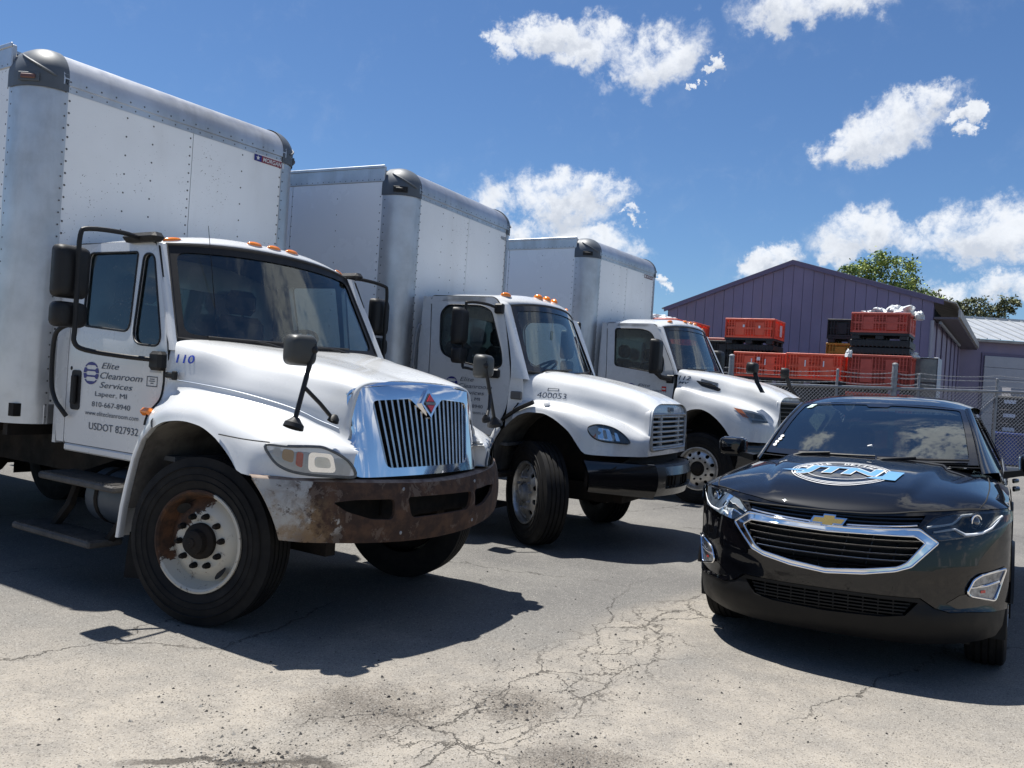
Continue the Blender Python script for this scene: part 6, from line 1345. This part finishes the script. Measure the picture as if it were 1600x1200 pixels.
# ================================================================== black sport utility car
def car():
    T = thing('parked_car', 'glossy black sport utility car with a pale blue oval decal on its hood', 'car', (2.364, 5.708, -.0155), 0)
    T.rotation_euler = (.0316, 0, math.radians(-120.327))
    PAINT = mat('black_car_paint', (.002, .0022, .0035), .4, coat=1.0, spec=.03)
    PAINT.node_tree.nodes['Principled BSDF'].inputs['Coat Roughness'].default_value = .015
    t_ = PAINT.node_tree; t_.nodes['Principled BSDF'].inputs['Coat IOR'].default_value = 1.52; co = nd(t_, 'ShaderNodeTexCoord').outputs['Object']; ds = smooth(t_, noise(t_, co, 260, 2, .6), .62, .80)
    t_.links.new(mixc(t_, mth(t_, 'MULTIPLY', ds, .018), (.002, .0022, .0035), (.16, .15, .14)), t_.nodes['Principled BSDF'].inputs['Base Color'])
    CLAD = mat('car_cladding', (.005, .005, .0055), .5, var=.2, vscale=6, spec=.25)
    plan = [(.95, 0), (.942, .2), (.918, .38), (.868, .53), (.785, .67), (.665, .78), (.52, .855), (.36, .90), (.2, .915)]
    arc = [0]
    for a, b_ in zip(plan[:-1], plan[1:]): arc.append(arc[-1] + math.hypot(b_[0] - a[0], b_[1] - a[1]))
    fF = [(a, q[0]) for a, q in zip(arc, plan)]; fL = [(a, q[1]) for a, q in zip(arc, plan)]
    prof = [(.20, -.14), (.24, -.085), (.28, -.048), (.34, -.018), (.42, 0), (.56, 0), (.72, -.012), (.86, -.03), (.95, -.065), (1.02, -.115)]
    def SL(F, z, o=0):
        L = .915 - .02 * max(0, (.55 - z) / .3) ** 2 if z < .8 else .915 - .020 * ((z - .8) / .2) ** 2
        if z > 1.0: L = .895 - (z - 1.0) * .50 + .02 * (z - 1.0) ** 2
        L -= .10 * max(0, (-F - 3.1) / .6) ** 2
        return (F, L + o, z)
    def FS(s, z, o=0):
        t = abs(s); e = 1e-3; F = interp(fF, t); L = interp(fL, t)
        dF = interp(fF, t + e) - interp(fF, max(0, t - e)); dL = interp(fL, t + e) - interp(fL, max(0, t - e)); n = math.hypot(dF, dL) or 1
        zr_ = .622 + .09 * (t - .42); st_ = min(1, max(0, (z - zr_ + .045) / .05)); o -= .016 * (1 - st_ * st_ * (3 - 2 * st_)) * min(1, max(0, (t - .33) / .2)) * min(1, max(0, (z - .42) / .05)) * max(0, min(1, (1.15 - t) / .2)); we = min(1, max(0, (t - .80) / .39)); we = we * we * (3 - 2 * we); k = interp(prof, z) * (1 - we) + we * ((SL(0, z)[1] - .902) if z < 1.0 else -.007) + o; return (F + dL / n * k, (L - dF / n * k) * (1 if s >= 0 else -1), z)
    hoodz = [(0, .950), (.2, .955), (.35, .967), (.5, .985), (.9, 1.003), (1.19, 1.004), (1.35, 1.003)]
    sym = lambda P: P + [(-x, z) for x, z in reversed(P) if x > 1e-6]
    def both(P): # close a half outline listed from the centre top, clockwise, to the centre bottom
        return [(-x, z) for x, z in P if x > 1e-6][::-1] + P[::1] if False else P + [(-x, z) for x, z in reversed(P) if x > 1e-6]
    # upper fascia with the grille openings
    top = [(s, interp(hoodz, s) - .004) for s in lin(0, 1.2, 19)]
    seam = [(1.155, .43), (1.0, .433), (.78, .445), (.66, .442), (.58, .462), (.50, .512), (.38, .513), (.2, .512), (0, .512)]
    outl = both(top + [(1.22, .86), (1.175, .66), (1.155, .50)] + seam)
    ch_o = both([(0, .866), (.12, .867), (.30, .876), (.488, .888), (.586, .822), (.44, .682), (.36, .652), (.20, .621), (0, .603)])
    ch_i = both([(0, .836), (.06, .838), (.34, .847), (.465, .850), (.517, .815), (.42, .700), (.372, .673), (.20, .643), (0, .622)])
    mid = both([(0, .850), (.09, .852), (.32, .861), (.478, .868), (.55, .818), (.43, .690), (.366, .662), (.20, .632), (0, .612)])
    up = both([(0, .938), (.2, .940), (.40, .952), (.535, .962), (.478, .899), (.30, .886), (.12, .878), (0, .877)])
    HL = [(.50, .897), (.585, .955), (.70, .976), (.86, .986), (1.08, .992), (1.235, .985), (1.17, .940), (1.045, .903), (.94, .882), (.735, .853), (.59, .833), (.545, .858)]
    g = G(); g.plate(outl, lambda u, v: FS(u, v), holes=[mid, up], th=.02, res=.035); fc = g.build('front_bumper', PAINT, T, ang=40)
    # lower valance
    low = both([(0, .508), (.2, .508), (.38, .509), (.495, .508), (.572, .460), (.655, .438), (.78, .441), (1.0, .429), (1.15, .426), (1.135, .335), (1.06, .285), (.92, .262), (.75, .250), (.5, .240), (0, .238)])
    lg = both([(0, .493), (.34, .495), (.49, .484), (.42, .41), (.30, .390), (0, .380)])
    g = G(); g.plate(low, lambda u, v: FS(u, v, -.006 if v > .3 else -.003), holes=[lg], th=.02, res=.04); va = g.build('valance', CLAD, T, ang=40)
    g = G(); g.plate(lg, lambda u, v: FS(u, v, -.06), res=.1); lgo = g.build('lower_grille', MT['gap'], T)
    for i in range(6):
        z = .395 + i * .019; w_ = .40 + .075 * i / 6; g = G(); g.rows([[FS(s, z + dz, o) for s in lin(-w_, w_, 17)] for o, dz in ((-.05, .006), (-.022, .004), (-.022, -.004), (-.05, -.006))]); g.build('grille_slat', CLAD, lgo)
    for s in lin(-.36, .36, 10):
        g = G(); g.rows([[FS(s + ds, z, o) for z in (.385, .49)] for o, ds in ((-.05, -.004), (-.026, -.004), (-.026, .004), (-.05, .004))]); g.build('grille_rib', CLAD, lgo)
    # chrome surround and main grille
    g = G()
    def chp(u, v): # raised rounded bar
        return FS(u, v, .012)
    g.plate(ch_o, chp, holes=[ch_i], th=.05, res=.03); gr = g.build('grille_surround', MT['chrome'], T, ang=35)
    g = G(); n = len(ch_o)
    g.tube([FS(u, v, .010) for u, v in rpoly(ch_o, .012, 3)], .008, 6, closed=True); g.tube([FS(u, v, .010) for u, v in rpoly(ch_i, .012, 3)], .007, 6, closed=True); g.build('chrome_edge', MT['chrome'], gr, ang=70)
    g = G(); g.plate(hole_scale(mid, 1.02), lambda u, v: FS(u, v, -.08), res=.08); g.plate(hole_scale(up, 1.03), lambda u, v: FS(u, v, -.07), res=.08); gm = g.build('grille', MT['gap'], T)
    def wid(z): return interp([(.61, .18), (.64, .30), (.68, .42), (.75, .475), (.815, .53), (.85, .50)], z)
    for i, z in enumerate((.655, .69, .725, .762, .80)):
        w_ = wid(z); g = G(); dip = lambda s: .012 * (abs(s) / .5) ** 2
        g.rows([[FS(s, z + dip(s) + dz, o) for s in lin(-w_, w_, 19)] for o, dz in ((-.06, .010), (-.028, .007), (-.020, .001), (-.028, -.006), (-.06, -.008))]); g.build('grille_bar', MT['gloss_black'], gm)
        if i in (1, 2, 3, 4):
            g = G(); g.tube([FS(s, z + dip(s) + .008, -.026) for s in lin(-w_, w_, 19)], .0022, 4); g.build('bar_highlight', MT['chrome_dull'], gm)
    for s in (-.36, -.22, -.08, .08, .22, .36):
        g = G(); g.tube([FS(s + (z - .73) * .25 * (1 if s > 0 else -1), z, -.055) for z in (.62, .73, .845)], .005, 4); g.build('grille_rib', MT['gloss_black'], gm)
    for z in (.902, .925):
        w_ = .50 if z < .91 else .52; g = G(); g.rows([[FS(s, z + .028 * (abs(s) / .5) ** 2 * .6 + dz, o) for s in lin(-w_, w_, 19)] for o, dz in ((-.05, .006), (-.018, .004), (-.018, -.004), (-.05, -.006))]); g.build('upper_grille_bar', MT['gloss_black'], gm)
    for s_ in (-1, 1):
        g = G(); g.tube([FS(s_ * s, .880 + .027 * (s / .47) ** 2, .004) for s in lin(.10, .478, 10)], .0045, 5); g.build('chrome_line', MT['chrome'], gm)
    # gold bow tie badge
    bt = [(-.104, -.022), (-.034, -.022), (-.040, -.034), (.028, -.034), (.034, -.022), (.080, -.022), (.104, .017), (.040, .017), (.042, .032), (-.026, .032), (-.030, .017), (-.082, .017)]
    bt2 = [(-.086, -.014), (-.028, -.014), (-.032, -.026), (.024, -.026), (.028, -.014), (.074, -.014), (.090, .010), (.034, .010), (.036, .025), (-.022, .025), (-.025, .010), (-.074, .010)]
    g = G(); g.plate([(u, .900 + v) for u, v in bt], lambda u, v: FS(u, v, .030), th=.025, res=.05); bd = g.build('badge', MT['chrome'], T)
    g = G(); g.plate([(u, .900 + v) for u, v in bt2], lambda u, v: FS(u, v, .034), th=.004, res=.05); g.build('badge_gold', mat('gold_badge', (.72, .47, .14), .25, metal=.8), bd)
    # headlamps
    for s_ in (1, -1):
        f = lambda u, v, o=0, s=s_: FS(u * s, v, o); nm = lambda P: P if s_ > 0 else P[::-1]
        g = G(); g.plate(HL, lambda u, v: f(u, v, .004), res=.05); hl = g.build('headlight', mat('car_lamp_bowl', (.010, .013, .02), .12, coat=.8), T)
        g = G(); g.tube([f(u, v, .006) for u, v in HL], .004, 5, closed=True); g.build('lamp_edge', MT['gloss_black'], hl)
        LED = mat('led_strip', (.85, .88, .92), .25)
        g = G(); g.tube([f(u, v, .012) for u, v in [(.563, .878), (.62, .888), (.685, .899), (.748, .870), (.81, .872), (.875, .878), (.953, .903), (1.01, .935), (1.07, .965)]], [.005, .006, .008, .010, .010, .010, .010, .009, .007], 6); g.build('light_strip', LED, hl)
        g = G(); g.tube([f(u, v, .012) for u, v in [(.529, .902), (.60, .912), (.675, .924), (.72, .945), (.763, .968), (.85, .974)]], .006, 5); g.build('light_strip', LED, hl)
        c0 = Vector(f(.855, .935, .012)); n = (Vector(f(.855, .935, .05)) - c0).normalized()
        g = G(); g.lathe([(0, .043), (.006, .043), (.006, .036), (0, .034)], c0, n, 26); g.build('lamp_ring', MT['chrome'], hl)
        g = G(); g.lathe([(-.004, .034), (.004, .028), (.012, .016), (.015, .001)], c0, n, 20); g.build('projector', mat('projector_glass', (.05, .06, .08), .05, coat=1), hl)
        g = G(); g.plate([(1.12, .965), (1.19, .972), (1.16, .945), (1.10, .928)], lambda u, v: f(u, v, .010), res=.1); g.build('side_marker', MT['amber_clear'], hl)
        g = G(); g.plate(HL, lambda u, v: f(u, v, .020), res=.04); g.build('lamp_cover', MT['lens'], hl)
        # fog lamp pocket
        fg = [(.763, .554), (.806, .618), (.858, .646), (1.09, .668), (.985, .495), (.785, .531)]
        if s_ < 0: pass
        g = G(); g.plate(rpoly([(.64, .49), (.72, .535), (.765, .54), (.80, .625), (.86, .655), (1.105, .680), (1.0, .482), (.85, .468), (.70, .462)], .01), lambda u, v: f(u, v, .003), res=.05); fo = g.build('fog_light', MT['gloss_black'], T)
        g = G(); g.plate(fg, lambda u, v: f(u, v, .008), res=.05); g.build('fog_bowl', mat('fog_bowl', (.33, .35, .38), .2, metal=.7, var=.5, vscale=30), fo)
        g = G(); g.tube([f(u, v, .012) for u, v in rpoly(fg, .02, 3)], .0065, 6, closed=True); g.tube([f(.775, .578, .012), f(.90, .585, .014), f(1.02, .60, .012)], .006, 5); g.build('fog_trim', MT['chrome'], fo)
        g = G(); g.plate([(.86, .545), (.90, .545), (.90, .56), (.86, .56)], lambda u, v: f(u, v, .011), res=.1); g.build('fog_bulb', MT['red_lens'], fo)
    # hood and front fender tops
    zc = [(-.62, 1.205), (-.25, 1.190), (0, 1.170), (.25, 1.140), (.5, 1.098), (.66, 1.062), (.78, 1.020), (.84, .990), (.875, .962), (.888, .950)]
    E = [FS(s, interp(hoodz, s)) for s in lin(0, 1.35, 60)]
    Ltab = sorted([(p[0], p[1]) for p in E]); ztab = sorted([(p[0], p[2]) for p in E])
    def Lsh(F): return interp(Ltab, F) if F > .30 else interp([(-.75, .885), (-.3, .897), (.1, .895), (.30, interp(Ltab, .30))], F)
    def zsh(F): return interp(ztab, F) if F > .30 else interp([(-.75, 1.045), (-.3, 1.03), (.30, interp(ztab, .30))], F)
    def hood(F, u, o=0): # u -1..1
        Ls, zs, z0 = Lsh(F), zsh(F), interp(zc, F); a = abs(u); L = Ls * u
        z = z0 - (z0 - zs) * (a ** 2.6 * .55 + a ** 7 * .45)
        k = min(1, max(0, (E[0][0] - .03 - F) / .25)); al = abs(L); lc = .455 - .13 * F * 1 + .02
        q_ = min(1, max(0, (lc + .035 - al) / .045)); ridge = .017 * q_ * q_ * (3 - 2 * q_)
        dipz = 0
        return (F, L, z + (ridge + dipz) * k + o)
    fr = E[0][0]
    sts = [fr - (fr + .70) * (q / 44) ** 1.7 for q in range(45)]
    def hoodpt(F, L, o=0): return hood(F, max(-1, min(1, L / Lsh(F))), o)
    g = G(); g.grid(lambda F, u: hood(F, u), sts[1:], lin(-1, 1, 61)); tip = [E[0]]; r1 = [hood(sts[1], u) for u in lin(-1, 1, 61)]
    g.add([E[0]] + r1, [(0, i + 1, i + 2) for i in range(60)]); hd = g.build('hood', PAINT, T, ang=55)
    g = G()
    for s_ in (-1, 1): g.tube([hoodpt(F, s_ * interp([(-.6, .765), (0, .79), (.4, .785), (.60, .745), (.75, .665)], F), .0015) for F in lin(-.58, .74, 24)], .0035, 4)
    g.tube([FS(s, interp(hoodz, s) - .003, .001) for s in lin(-1.0, 1.0, 41)], .005, 4); g.build('hood_gap', MT['gap'], hd)
    # oval decal on the hood
    F0, L0 = .36, -.03; D3 = lambda u, v: hoodpt(F0 - v, L0 + u, .004); D4 = lambda u, v: hoodpt(F0 - v, L0 + u, .0065)
    ell = lambda a, b_, n=40, t0=0, t1=2 * PI: [(a * math.cos(q), 1.28 * b_ * math.sin(q)) for q in lin(t0, t1, n + 1)[:-1]]
    g = G()
    for (a, b_) in ((.300, .235), (.282, .217), (.268, .203)): g.plate(ell(a, b_), D3, holes=[ell(a - .006, b_ - .006)], res=.05)
    g.plate(ell(.215, .150), D3, holes=[ell(.210, .145)], res=.05)
    word = 'MOBILE  DETAILING'; nW = len(word)
    for i, ch in enumerate(word):
        if ch == ' ': continue
        q = PI * (.93 - .86 * (i + .5) / nW); cx_, cy_ = .242 * math.cos(q), .228 * math.sin(q); an = math.atan2(math.cos(q) * -1, math.sin(q) * 1.3) ; ca, sa = math.cos(an), math.sin(an)
        w2 = .014 if ch != 'I' else .005
        text(g, ch, lambda u, v: D3(cx_ + u * ca - v * sa, cy_ + u * sa + v * ca), -w2, w2, -.028, .028, 0, .012)
    g.build('decal_white', MT['white_print'], hd)
    BLUE = mat('pale_blue_vinyl', (.12, .29, .50), .35, coat=.5); 
    g = G(); text(g, 'JTN', D4, -.26, .24, -.115, .115, .15, .04); g.plate([(-.36, -.03), (-.24, -.06), (-.18, .0), (-.22, .0)], D4, res=.06); g.plate([(.16, -.125), (.33, -.125), (.36, .10), (.27, .10), (.25, -.05)], D4, res=.06); g.build('decal_blue', BLUE, hd)
    g = G(); text(g, 'JTN', lambda u, v: hoodpt(F0 - v, L0 + u, .0052), -.272, .252, -.127, .127, .15, .065); g.build('decal_outline', MT['white_print'], hd)
    # body sides
    def archp(c, r, a0, a1, n=18): return [(c + r * math.cos(q), .36 + r * math.sin(q)) for q in lin(a0, a1, n)]
    fend = [(.36, 1.0), (.36, .62)] + archp(0, .405, .55, PI + .18) + [(-.42, .22), (-.66, .22), (-.68, .7), (-.70, 1.042), (-.3, 1.028)]
    sidebody = [(-.69, .22), (-2.28, .22)] + archp(-2.725, .405, -.18, PI + .18, 20) + [(-3.15, .30), (-3.60, .34), (-3.66, .8), (-3.62, 1.10), (-2.0, 1.085), (-.71, 1.045), (-.685, .7)]
    for s_ in (-1, 1):
        f = lambda u, v, s=s_: (SL(u, v)[0], SL(u, v)[1] * s, v)
        g = G(); g.plate(fend, f, th=.03 * -s_, res=.09); fn = g.build('fender', PAINT, T, ang=40)
        g = G(); g.tube([(u, s_ * (SL(u, v)[1] + .004), v) for u, v in archp(0, .395, .25, PI + .1, 24)], .018, 6); g.build('arch_trim', CLAD, fn)
        g = G(); g.plate(sidebody, f, th=.03 * -s_, res=.12); sb = g.build('body_side', PAINT, T, ang=40)
        g = G(); g.tube([(u, s_ * (SL(u, v)[1] + .004), v) for u, v in archp(-2.725, .395, -.1, PI + .1, 24)], .018, 6); g.build('arch_trim', CLAD, sb)
        g = G()
        for F in (-.70, -1.72): g.tube([(F - .05 * max(0, .9 - z), s_ * (SL(F, z)[1] + .001), z) for z in lin(.30, 1.05, 8)], .004, 4)
        g.build('door_gap', MT['gap'], sb)
        for F in (-1.55, -2.45):
            g = G(); g.tube([(F, s_ * .925, .98), (F + .03, s_ * .955, .985), (F + .17, s_ * .955, .985), (F + .2, s_ * .925, .98)], .014, 6); g.build('door_handle', PAINT, sb)
        g = G(); g.plate([(-.45, .20), (-2.27, .20), (-2.27, .31), (-.45, .31)], lambda u, v: (u, s_ * (.925), v), th=.03 * -s_, res=.4); g.build('sill', CLAD, sb)
        # greenhouse
        gw = rpoly([(-.80, 1.075), (-1.66, 1.10), (-1.70, 1.50), (-1.36, 1.485)], .03); gw2 = rpoly([(-1.76, 1.10), (-2.60, 1.12), (-2.72, 1.44), (-2.55, 1.49), (-1.78, 1.50)], .03); gw3 = rpoly([(-2.72, 1.13), (-3.20, 1.20), (-3.05, 1.36), (-2.85, 1.42)], .02)
        fr_ = [(-.66, 1.04), (-2.0, 1.08), (-3.62, 1.10), (-3.45, 1.40), (-3.15, 1.50), (-2.5, 1.565), (-1.8, 1.585), (-1.30, 1.565), (-1.0, 1.36)]
        g = G(); g.plate(fr_, f, holes=[gw, gw2, gw3], th=.03 * -s_, res=.12); gh_ = g.build('window_frame', PAINT, T, ang=40)
        for w_ in (gw, gw2, gw3): g = G(); g.plate(w_, lambda u, v: (u, s_ * (SL(u, v)[1] - .012), v), res=.3); g.build('side_window', MT['glass_car'], gh_)
        g = G(); g.tube([(u, s_ * (SL(u, v)[1] + .004), v) for u, v in [(-.70, 1.05), (-2.0, 1.088), (-3.2, 1.13)]], .008, 5); g.build('belt_chrome', MT['chrome'], gh_)
        # mirror
        g = G(); M4, o_ = mirror_head(g, (-.80, s_ * 1.055, 1.205), .205, .145, .14, s_ * .12, .05); mr = g.build('wing_mirror', PAINT, T, ang=60)
        g = G(); g.rows([[(x, s_ * y, z) for x, y, z in r] for r in [[(-.70, .86, 1.10), (-.84, .86, 1.10), (-.84, .86, 1.15), (-.70, .86, 1.15), (-.70, .86, 1.10)], [(-.74, .97, 1.125), (-.84, .97, 1.125), (-.84, .97, 1.165), (-.74, .97, 1.165), (-.74, .97, 1.125)], [(-.75, 1.10, 1.13), (-.84, 1.10, 1.13), (-.84, 1.10, 1.15), (-.75, 1.10, 1.15), (-.75, 1.10, 1.13)]]]); g.build('mirror_foot', CLAD, mr)
        g = G(); g.plate([(-.72, 1.05), (-.93, 1.06), (-.90, 1.17)], lambda u, v: (u, s_ * (SL(u, v)[1] + .006), v), res=.3); g.build('mirror_patch', CLAD, mr)
    # windscreen, pillars, roof
    wl, wu = (-.50, .715, 1.190), (-1.21, .585, 1.568)
    def WS(u, v, o=0):
        q = 1 - abs(u) ** 2.0
        return (wl[0] + (wu[0] - wl[0]) * v + (.23 - .14 * v) * q + o * .5, u * (wl[1] + (wu[1] - wl[1]) * v), wl[2] + (wu[2] - wl[2]) * v + .028 * q * v - .004 * q + .035 * math.sin(PI * v) + o * .85)
    g = G(); g.grid(lambda u, v: WS(u, v, -.003), lin(-1, 1, 25), lin(0, 1, 12)); ws_ = g.build('windscreen', MT['glass_car'], T)
    k = .045; g = G(); g.plate(rpoly([(-1, 0), (1, 0), (1, 1), (-1, 1)], .02), lambda u, v: WS(u, v, .002), holes=[rpoly([(-1 + k * 1.6, .07), (1 - k * 1.6, .07), (1 - k * 1.2, .955), (.15, .955), (.12, .90), (-.12, .90), (-.15, .955), (-1 + k * 1.2, .955)], [.05, .05, .05, .01, .02, .02, .01, .05])], res=.08); g.build('windscreen_border', MT['gloss_black'], ws_)
    for s_ in (-1, 1):
        g = G(); rows = []
        for v in lin(-.12, 1.0, 14):
            a = Vector(WS(s_, v)); z = a.z; fd = interp([(1.04, -.66), (1.36, -1.0), (1.565, -1.30)], z) - .03; b_ = Vector((fd, s_ * SL(fd, z)[1], z))
            rows.append([tuple(a + Vector((.0, 0, -.004))), tuple(a + Vector((-.004, s_ * .012, .010))), tuple(a.lerp(b_, .5) + Vector((.012, s_ * .022, .012))), tuple(b_ + Vector((.01, s_ * .006, .004))), tuple(b_)])
        g.rows([[tuple(p) for p in spline(r, 3)] for r in rows]); g.build('pillar', PAINT, T, ang=60)
    zr = [(-1.21, 1.592), (-1.45, 1.640), (-1.9, 1.670), (-2.5, 1.665), (-3.1, 1.605), (-3.45, 1.54)]
    def RF(F, u):
        e = SL(F, 1.565)[1]; e = interp([(-3.45, .60), (-2.5, .655), (-1.6, .640), (-1.21, .590)], F); q = abs(u)
        f2 = F + (.09 * (1 - u * u) if F > -1.3 else .09 * (1 - u * u) * max(0, (F + 2.2) / .9)); z0 = interp(zr[::-1], F); ze = interp([(-3.45, 1.45), (-3.1, 1.52), (-2.5, 1.575), (-1.6, 1.588), (-1.21, 1.566)], F)
        return (f2, e * u, z0 - (z0 - ze) * q ** 3.5)
    g = G(); g.grid(RF, lin(-1.21, -3.45, 22), lin(-1, 1, 33)); rf = g.build('roof', PAINT, T, ang=60)
    # tail, floor
    g = G(); g.plate([(-.86, .30), (.86, .30), (.80, 1.1), (.58, 1.5), (-.58, 1.5), (-.80, 1.1)], lambda u, v: (-3.70 + max(0, v - 1.0) * .55 + .12 * (u / .86) ** 2, u, v), holes=[rpoly([(-.66, 1.12), (.66, 1.12), (.55, 1.45), (-.55, 1.45)], .05)], th=.03, res=.15); tl = g.build('tailgate', PAINT, T, ang=40)
    g = G(); g.plate(rpoly([(-.66, 1.12), (.66, 1.12), (.55, 1.45), (-.55, 1.45)], .05), lambda u, v: (-3.69 + max(0, v - 1.0) * .55 + .12 * (u / .86) ** 2, u, v), res=.3); g.build('rear_window', MT['glass_car'], tl)
    g = G(); g.box(-3.6, .45, -.72, .72, .20, .27); g.box(-3.5, -2.3, -.78, .78, .27, .55); g.box(-.45, .72, -.60, .60, .27, .85); g.box(-.62, -.52, -.80, .80, .27, 1.1); g.build('underbody', CLAD, T)
    # interior
    g = G(); g.rows([[(-.34 + .16 * (1 - (y / .7) ** 2) - 0, y, 1.17) for y in lin(-.68, .68, 11)], [(-.66, y, 1.145 + (.05 if .15 < y < .6 else 0)) for y in lin(-.68, .68, 11)], [(-.95, y, 1.11 + (.06 if .15 < y < .6 else 0)) for y in lin(-.68, .68, 11)], [(-1.02, y, .9) for y in lin(-.68, .68, 11)], [(-1.0, y, .4) for y in lin(-.68, .68, 11)]]); g.build('dashboard', MT['trim'], T, ang=40)
    for y in (-.38, .38):
        for x in (-1.65, -2.55):
            g = G(); g.box(x - .25, x + .28, y - .25, y + .25, .42, .60, .06); g.box(x - .36, x - .20, y - .24, y + .24, .55, 1.14, .06); g.box(x - .38, x - .28, y - .13, y + .13, 1.17, 1.36, .05); g.build('seat', MT['seat'], T)
    g = G(); c0 = Vector((-1.10, .38, 1.03)); ax = Vector((-.9, 0, .42)).normalized(); e1 = Vector((0, 1, 0)); e2 = ax.cross(e1)
    g.tube([c0 + (e1 * math.cos(q) + e2 * math.sin(q)) * .185 for q in lin(0, 2 * PI * 27 / 28, 28)], .014, 8, closed=True); g.ball(c0, .06); g.build('steering_wheel', MT['black'], T)
    a = Vector(WS(0, .86)); g = G(); g.box(a.x - .09, a.x - .06, -.13, .13, a.z - .09, a.z - .02, .012); g.build('rear_view_mirror', MT['black'], T)
    # stickers on the windscreen
    for i in range(4):
        u, v = -.945 + .004 * i + (.012 if i > 1 else 0), .115 + i * .045
        g = G(); g.plate([(u + .022 * math.cos(q), v + .021 * math.sin(q)) for q in lin(0, 2 * PI * 11 / 12, 12)], lambda a, b_: WS(a, b_, .004), res=1); g.build('round_sticker', MT['white_print'], ws_)
    g = G(); g.plate([(-.90, .86), (-.83, .87), (-.80, .965), (-.87, .955)], lambda a, b_: WS(a, b_, .004), res=1); st_ = g.build('windscreen_sticker', mat('mint_sticker', (.55, .72, .66), .5), ws_)
    g = G(); [g.plate([(-.885 + q * .02, .88 + q * .022), (-.84 + q * .02, .885 + q * .022), (-.838 + q * .02, .893 + q * .022), (-.883 + q * .02, .888 + q * .022)], lambda a, b_: WS(a, b_, .005), res=1) for q in range(3)]; g.build('sticker_print', MT['ink'], st_)
    a = Vector(WS(.06, .10)); g = G(); g.box(a.x - .09, a.x - .075, a.y - .018, a.y + .018, a.z - .03, a.z + .055, .004, mat=Matrix.Translation(a) @ Matrix.Rotation(.25, 4, 'X') @ Matrix.Translation(-a)); g.build('white_tag', MT['white_print'], T)
    # wipers and cowl
    g = G(); g.grid(lambda u, v: (WS(u, 0)[0] + .10 * v - .02, WS(u, 0)[1] * (1 + .02 * v), WS(u, 0)[2] - .012 - .0 * v), lin(-1, 1, 17), [0, .5, 1]); g.build('cowl', CLAD, T)
    for (u0, u1) in ((-.62, .12), (.14, .92)):
        g = G(); pts = [Vector(WS(u0 + (u1 - u0) * q, .015 + .02 * q, .018)) for q in lin(0, 1, 8)]; g.tube(pts, .008, 5); b0 = Vector(WS(u0 - .02, -.04, .02)); g.tube([b0 + Vector((.03, 0, -.0)), b0 + Vector((.02, .06, .022)), pts[3] + Vector((0, 0, .012))], [.016, .013, .007], 6); g.build('wiper', MT['black'], ws_)
    # wheels
    for F, st in ((0, 0), (-2.725, 0)):
        for s_ in (-1, 1):
            M4 = Matrix.Translation((F, s_ * .795, .36 + (.030 if s_ < 0 else .004))) 
            e = .113; pr = [(-e * .85, .225), (-e, .27), (-e * .98, .32), (-e * .86, .350)]; tr = []
            for i in range(5):
                a = -e * .84 + 2 * e * .84 * i / 5; b_ = a + 2 * e * .84 / 5; zz0 = .362 - .006 * abs((i - 2) / 2) ** 3
                tr += [(a + .004, .353), (a + .005, zz0), (b_ - .005, zz0), (b_ - .004, .353)]
            g = G(); g.lathe([(a * s_, r) for a, r in pr + tr + [(-a, r) for a, r in reversed(pr)]], (0, 0, 0), (0, 1, 0), 56)
            w_ = g.build('wheel', MT['rubber'], T, ang=28); w_.matrix_local = M4
            g = G(); g.lathe([(s_ * a, r) for a, r in ((.08, .228), (.105, .225), (.104, .212), (.06, .205), (-.02, .20), (-.06, .228))], (0, 0, 0), (0, 1, 0), 44); g.build('rim', MT['aluwheel'], w_)
            g = G()
            for q in range(5):
                for dq in (-.16, .16): an = 2 * PI * q / 5 + dq; g.tube([(.05 * math.cos(an), s_ * .095, .05 * math.sin(an)), (.13 * math.cos(an), s_ * .098, .13 * math.sin(an)), (.212 * math.cos(an + dq * .3), s_ * .085, .212 * math.sin(an + dq * .3))], [.024, .018, .016], 6)
            g.lathe([(s_ * .06, .07), (s_ * .10, .065), (s_ * .108, .04), (s_ * .11, .001)], (0, 0, 0), (0, 1, 0), 20); g.build('spokes', MT['aluwheel'], w_)
            g = G(); g.lathe([(0, .15), (s_ * .02, .15), (s_ * .02, .01)], (0, 0, 0), (0, 1, 0), 24); g.build('brake_disc', MT['frame'], w_)
    # arch liners
    for F in (0, -2.725):
        g = G(); s_ = 1; g.rows([[(F + .40 * math.cos(q), s_ * L, .36 + .40 * math.sin(q)) for q in lin(-.3, PI + .3, 18)] for L in (.90, .60)]); g.build_lr('wheel_arch_liner', MT['gap'], T)
    return T
CAR = car()
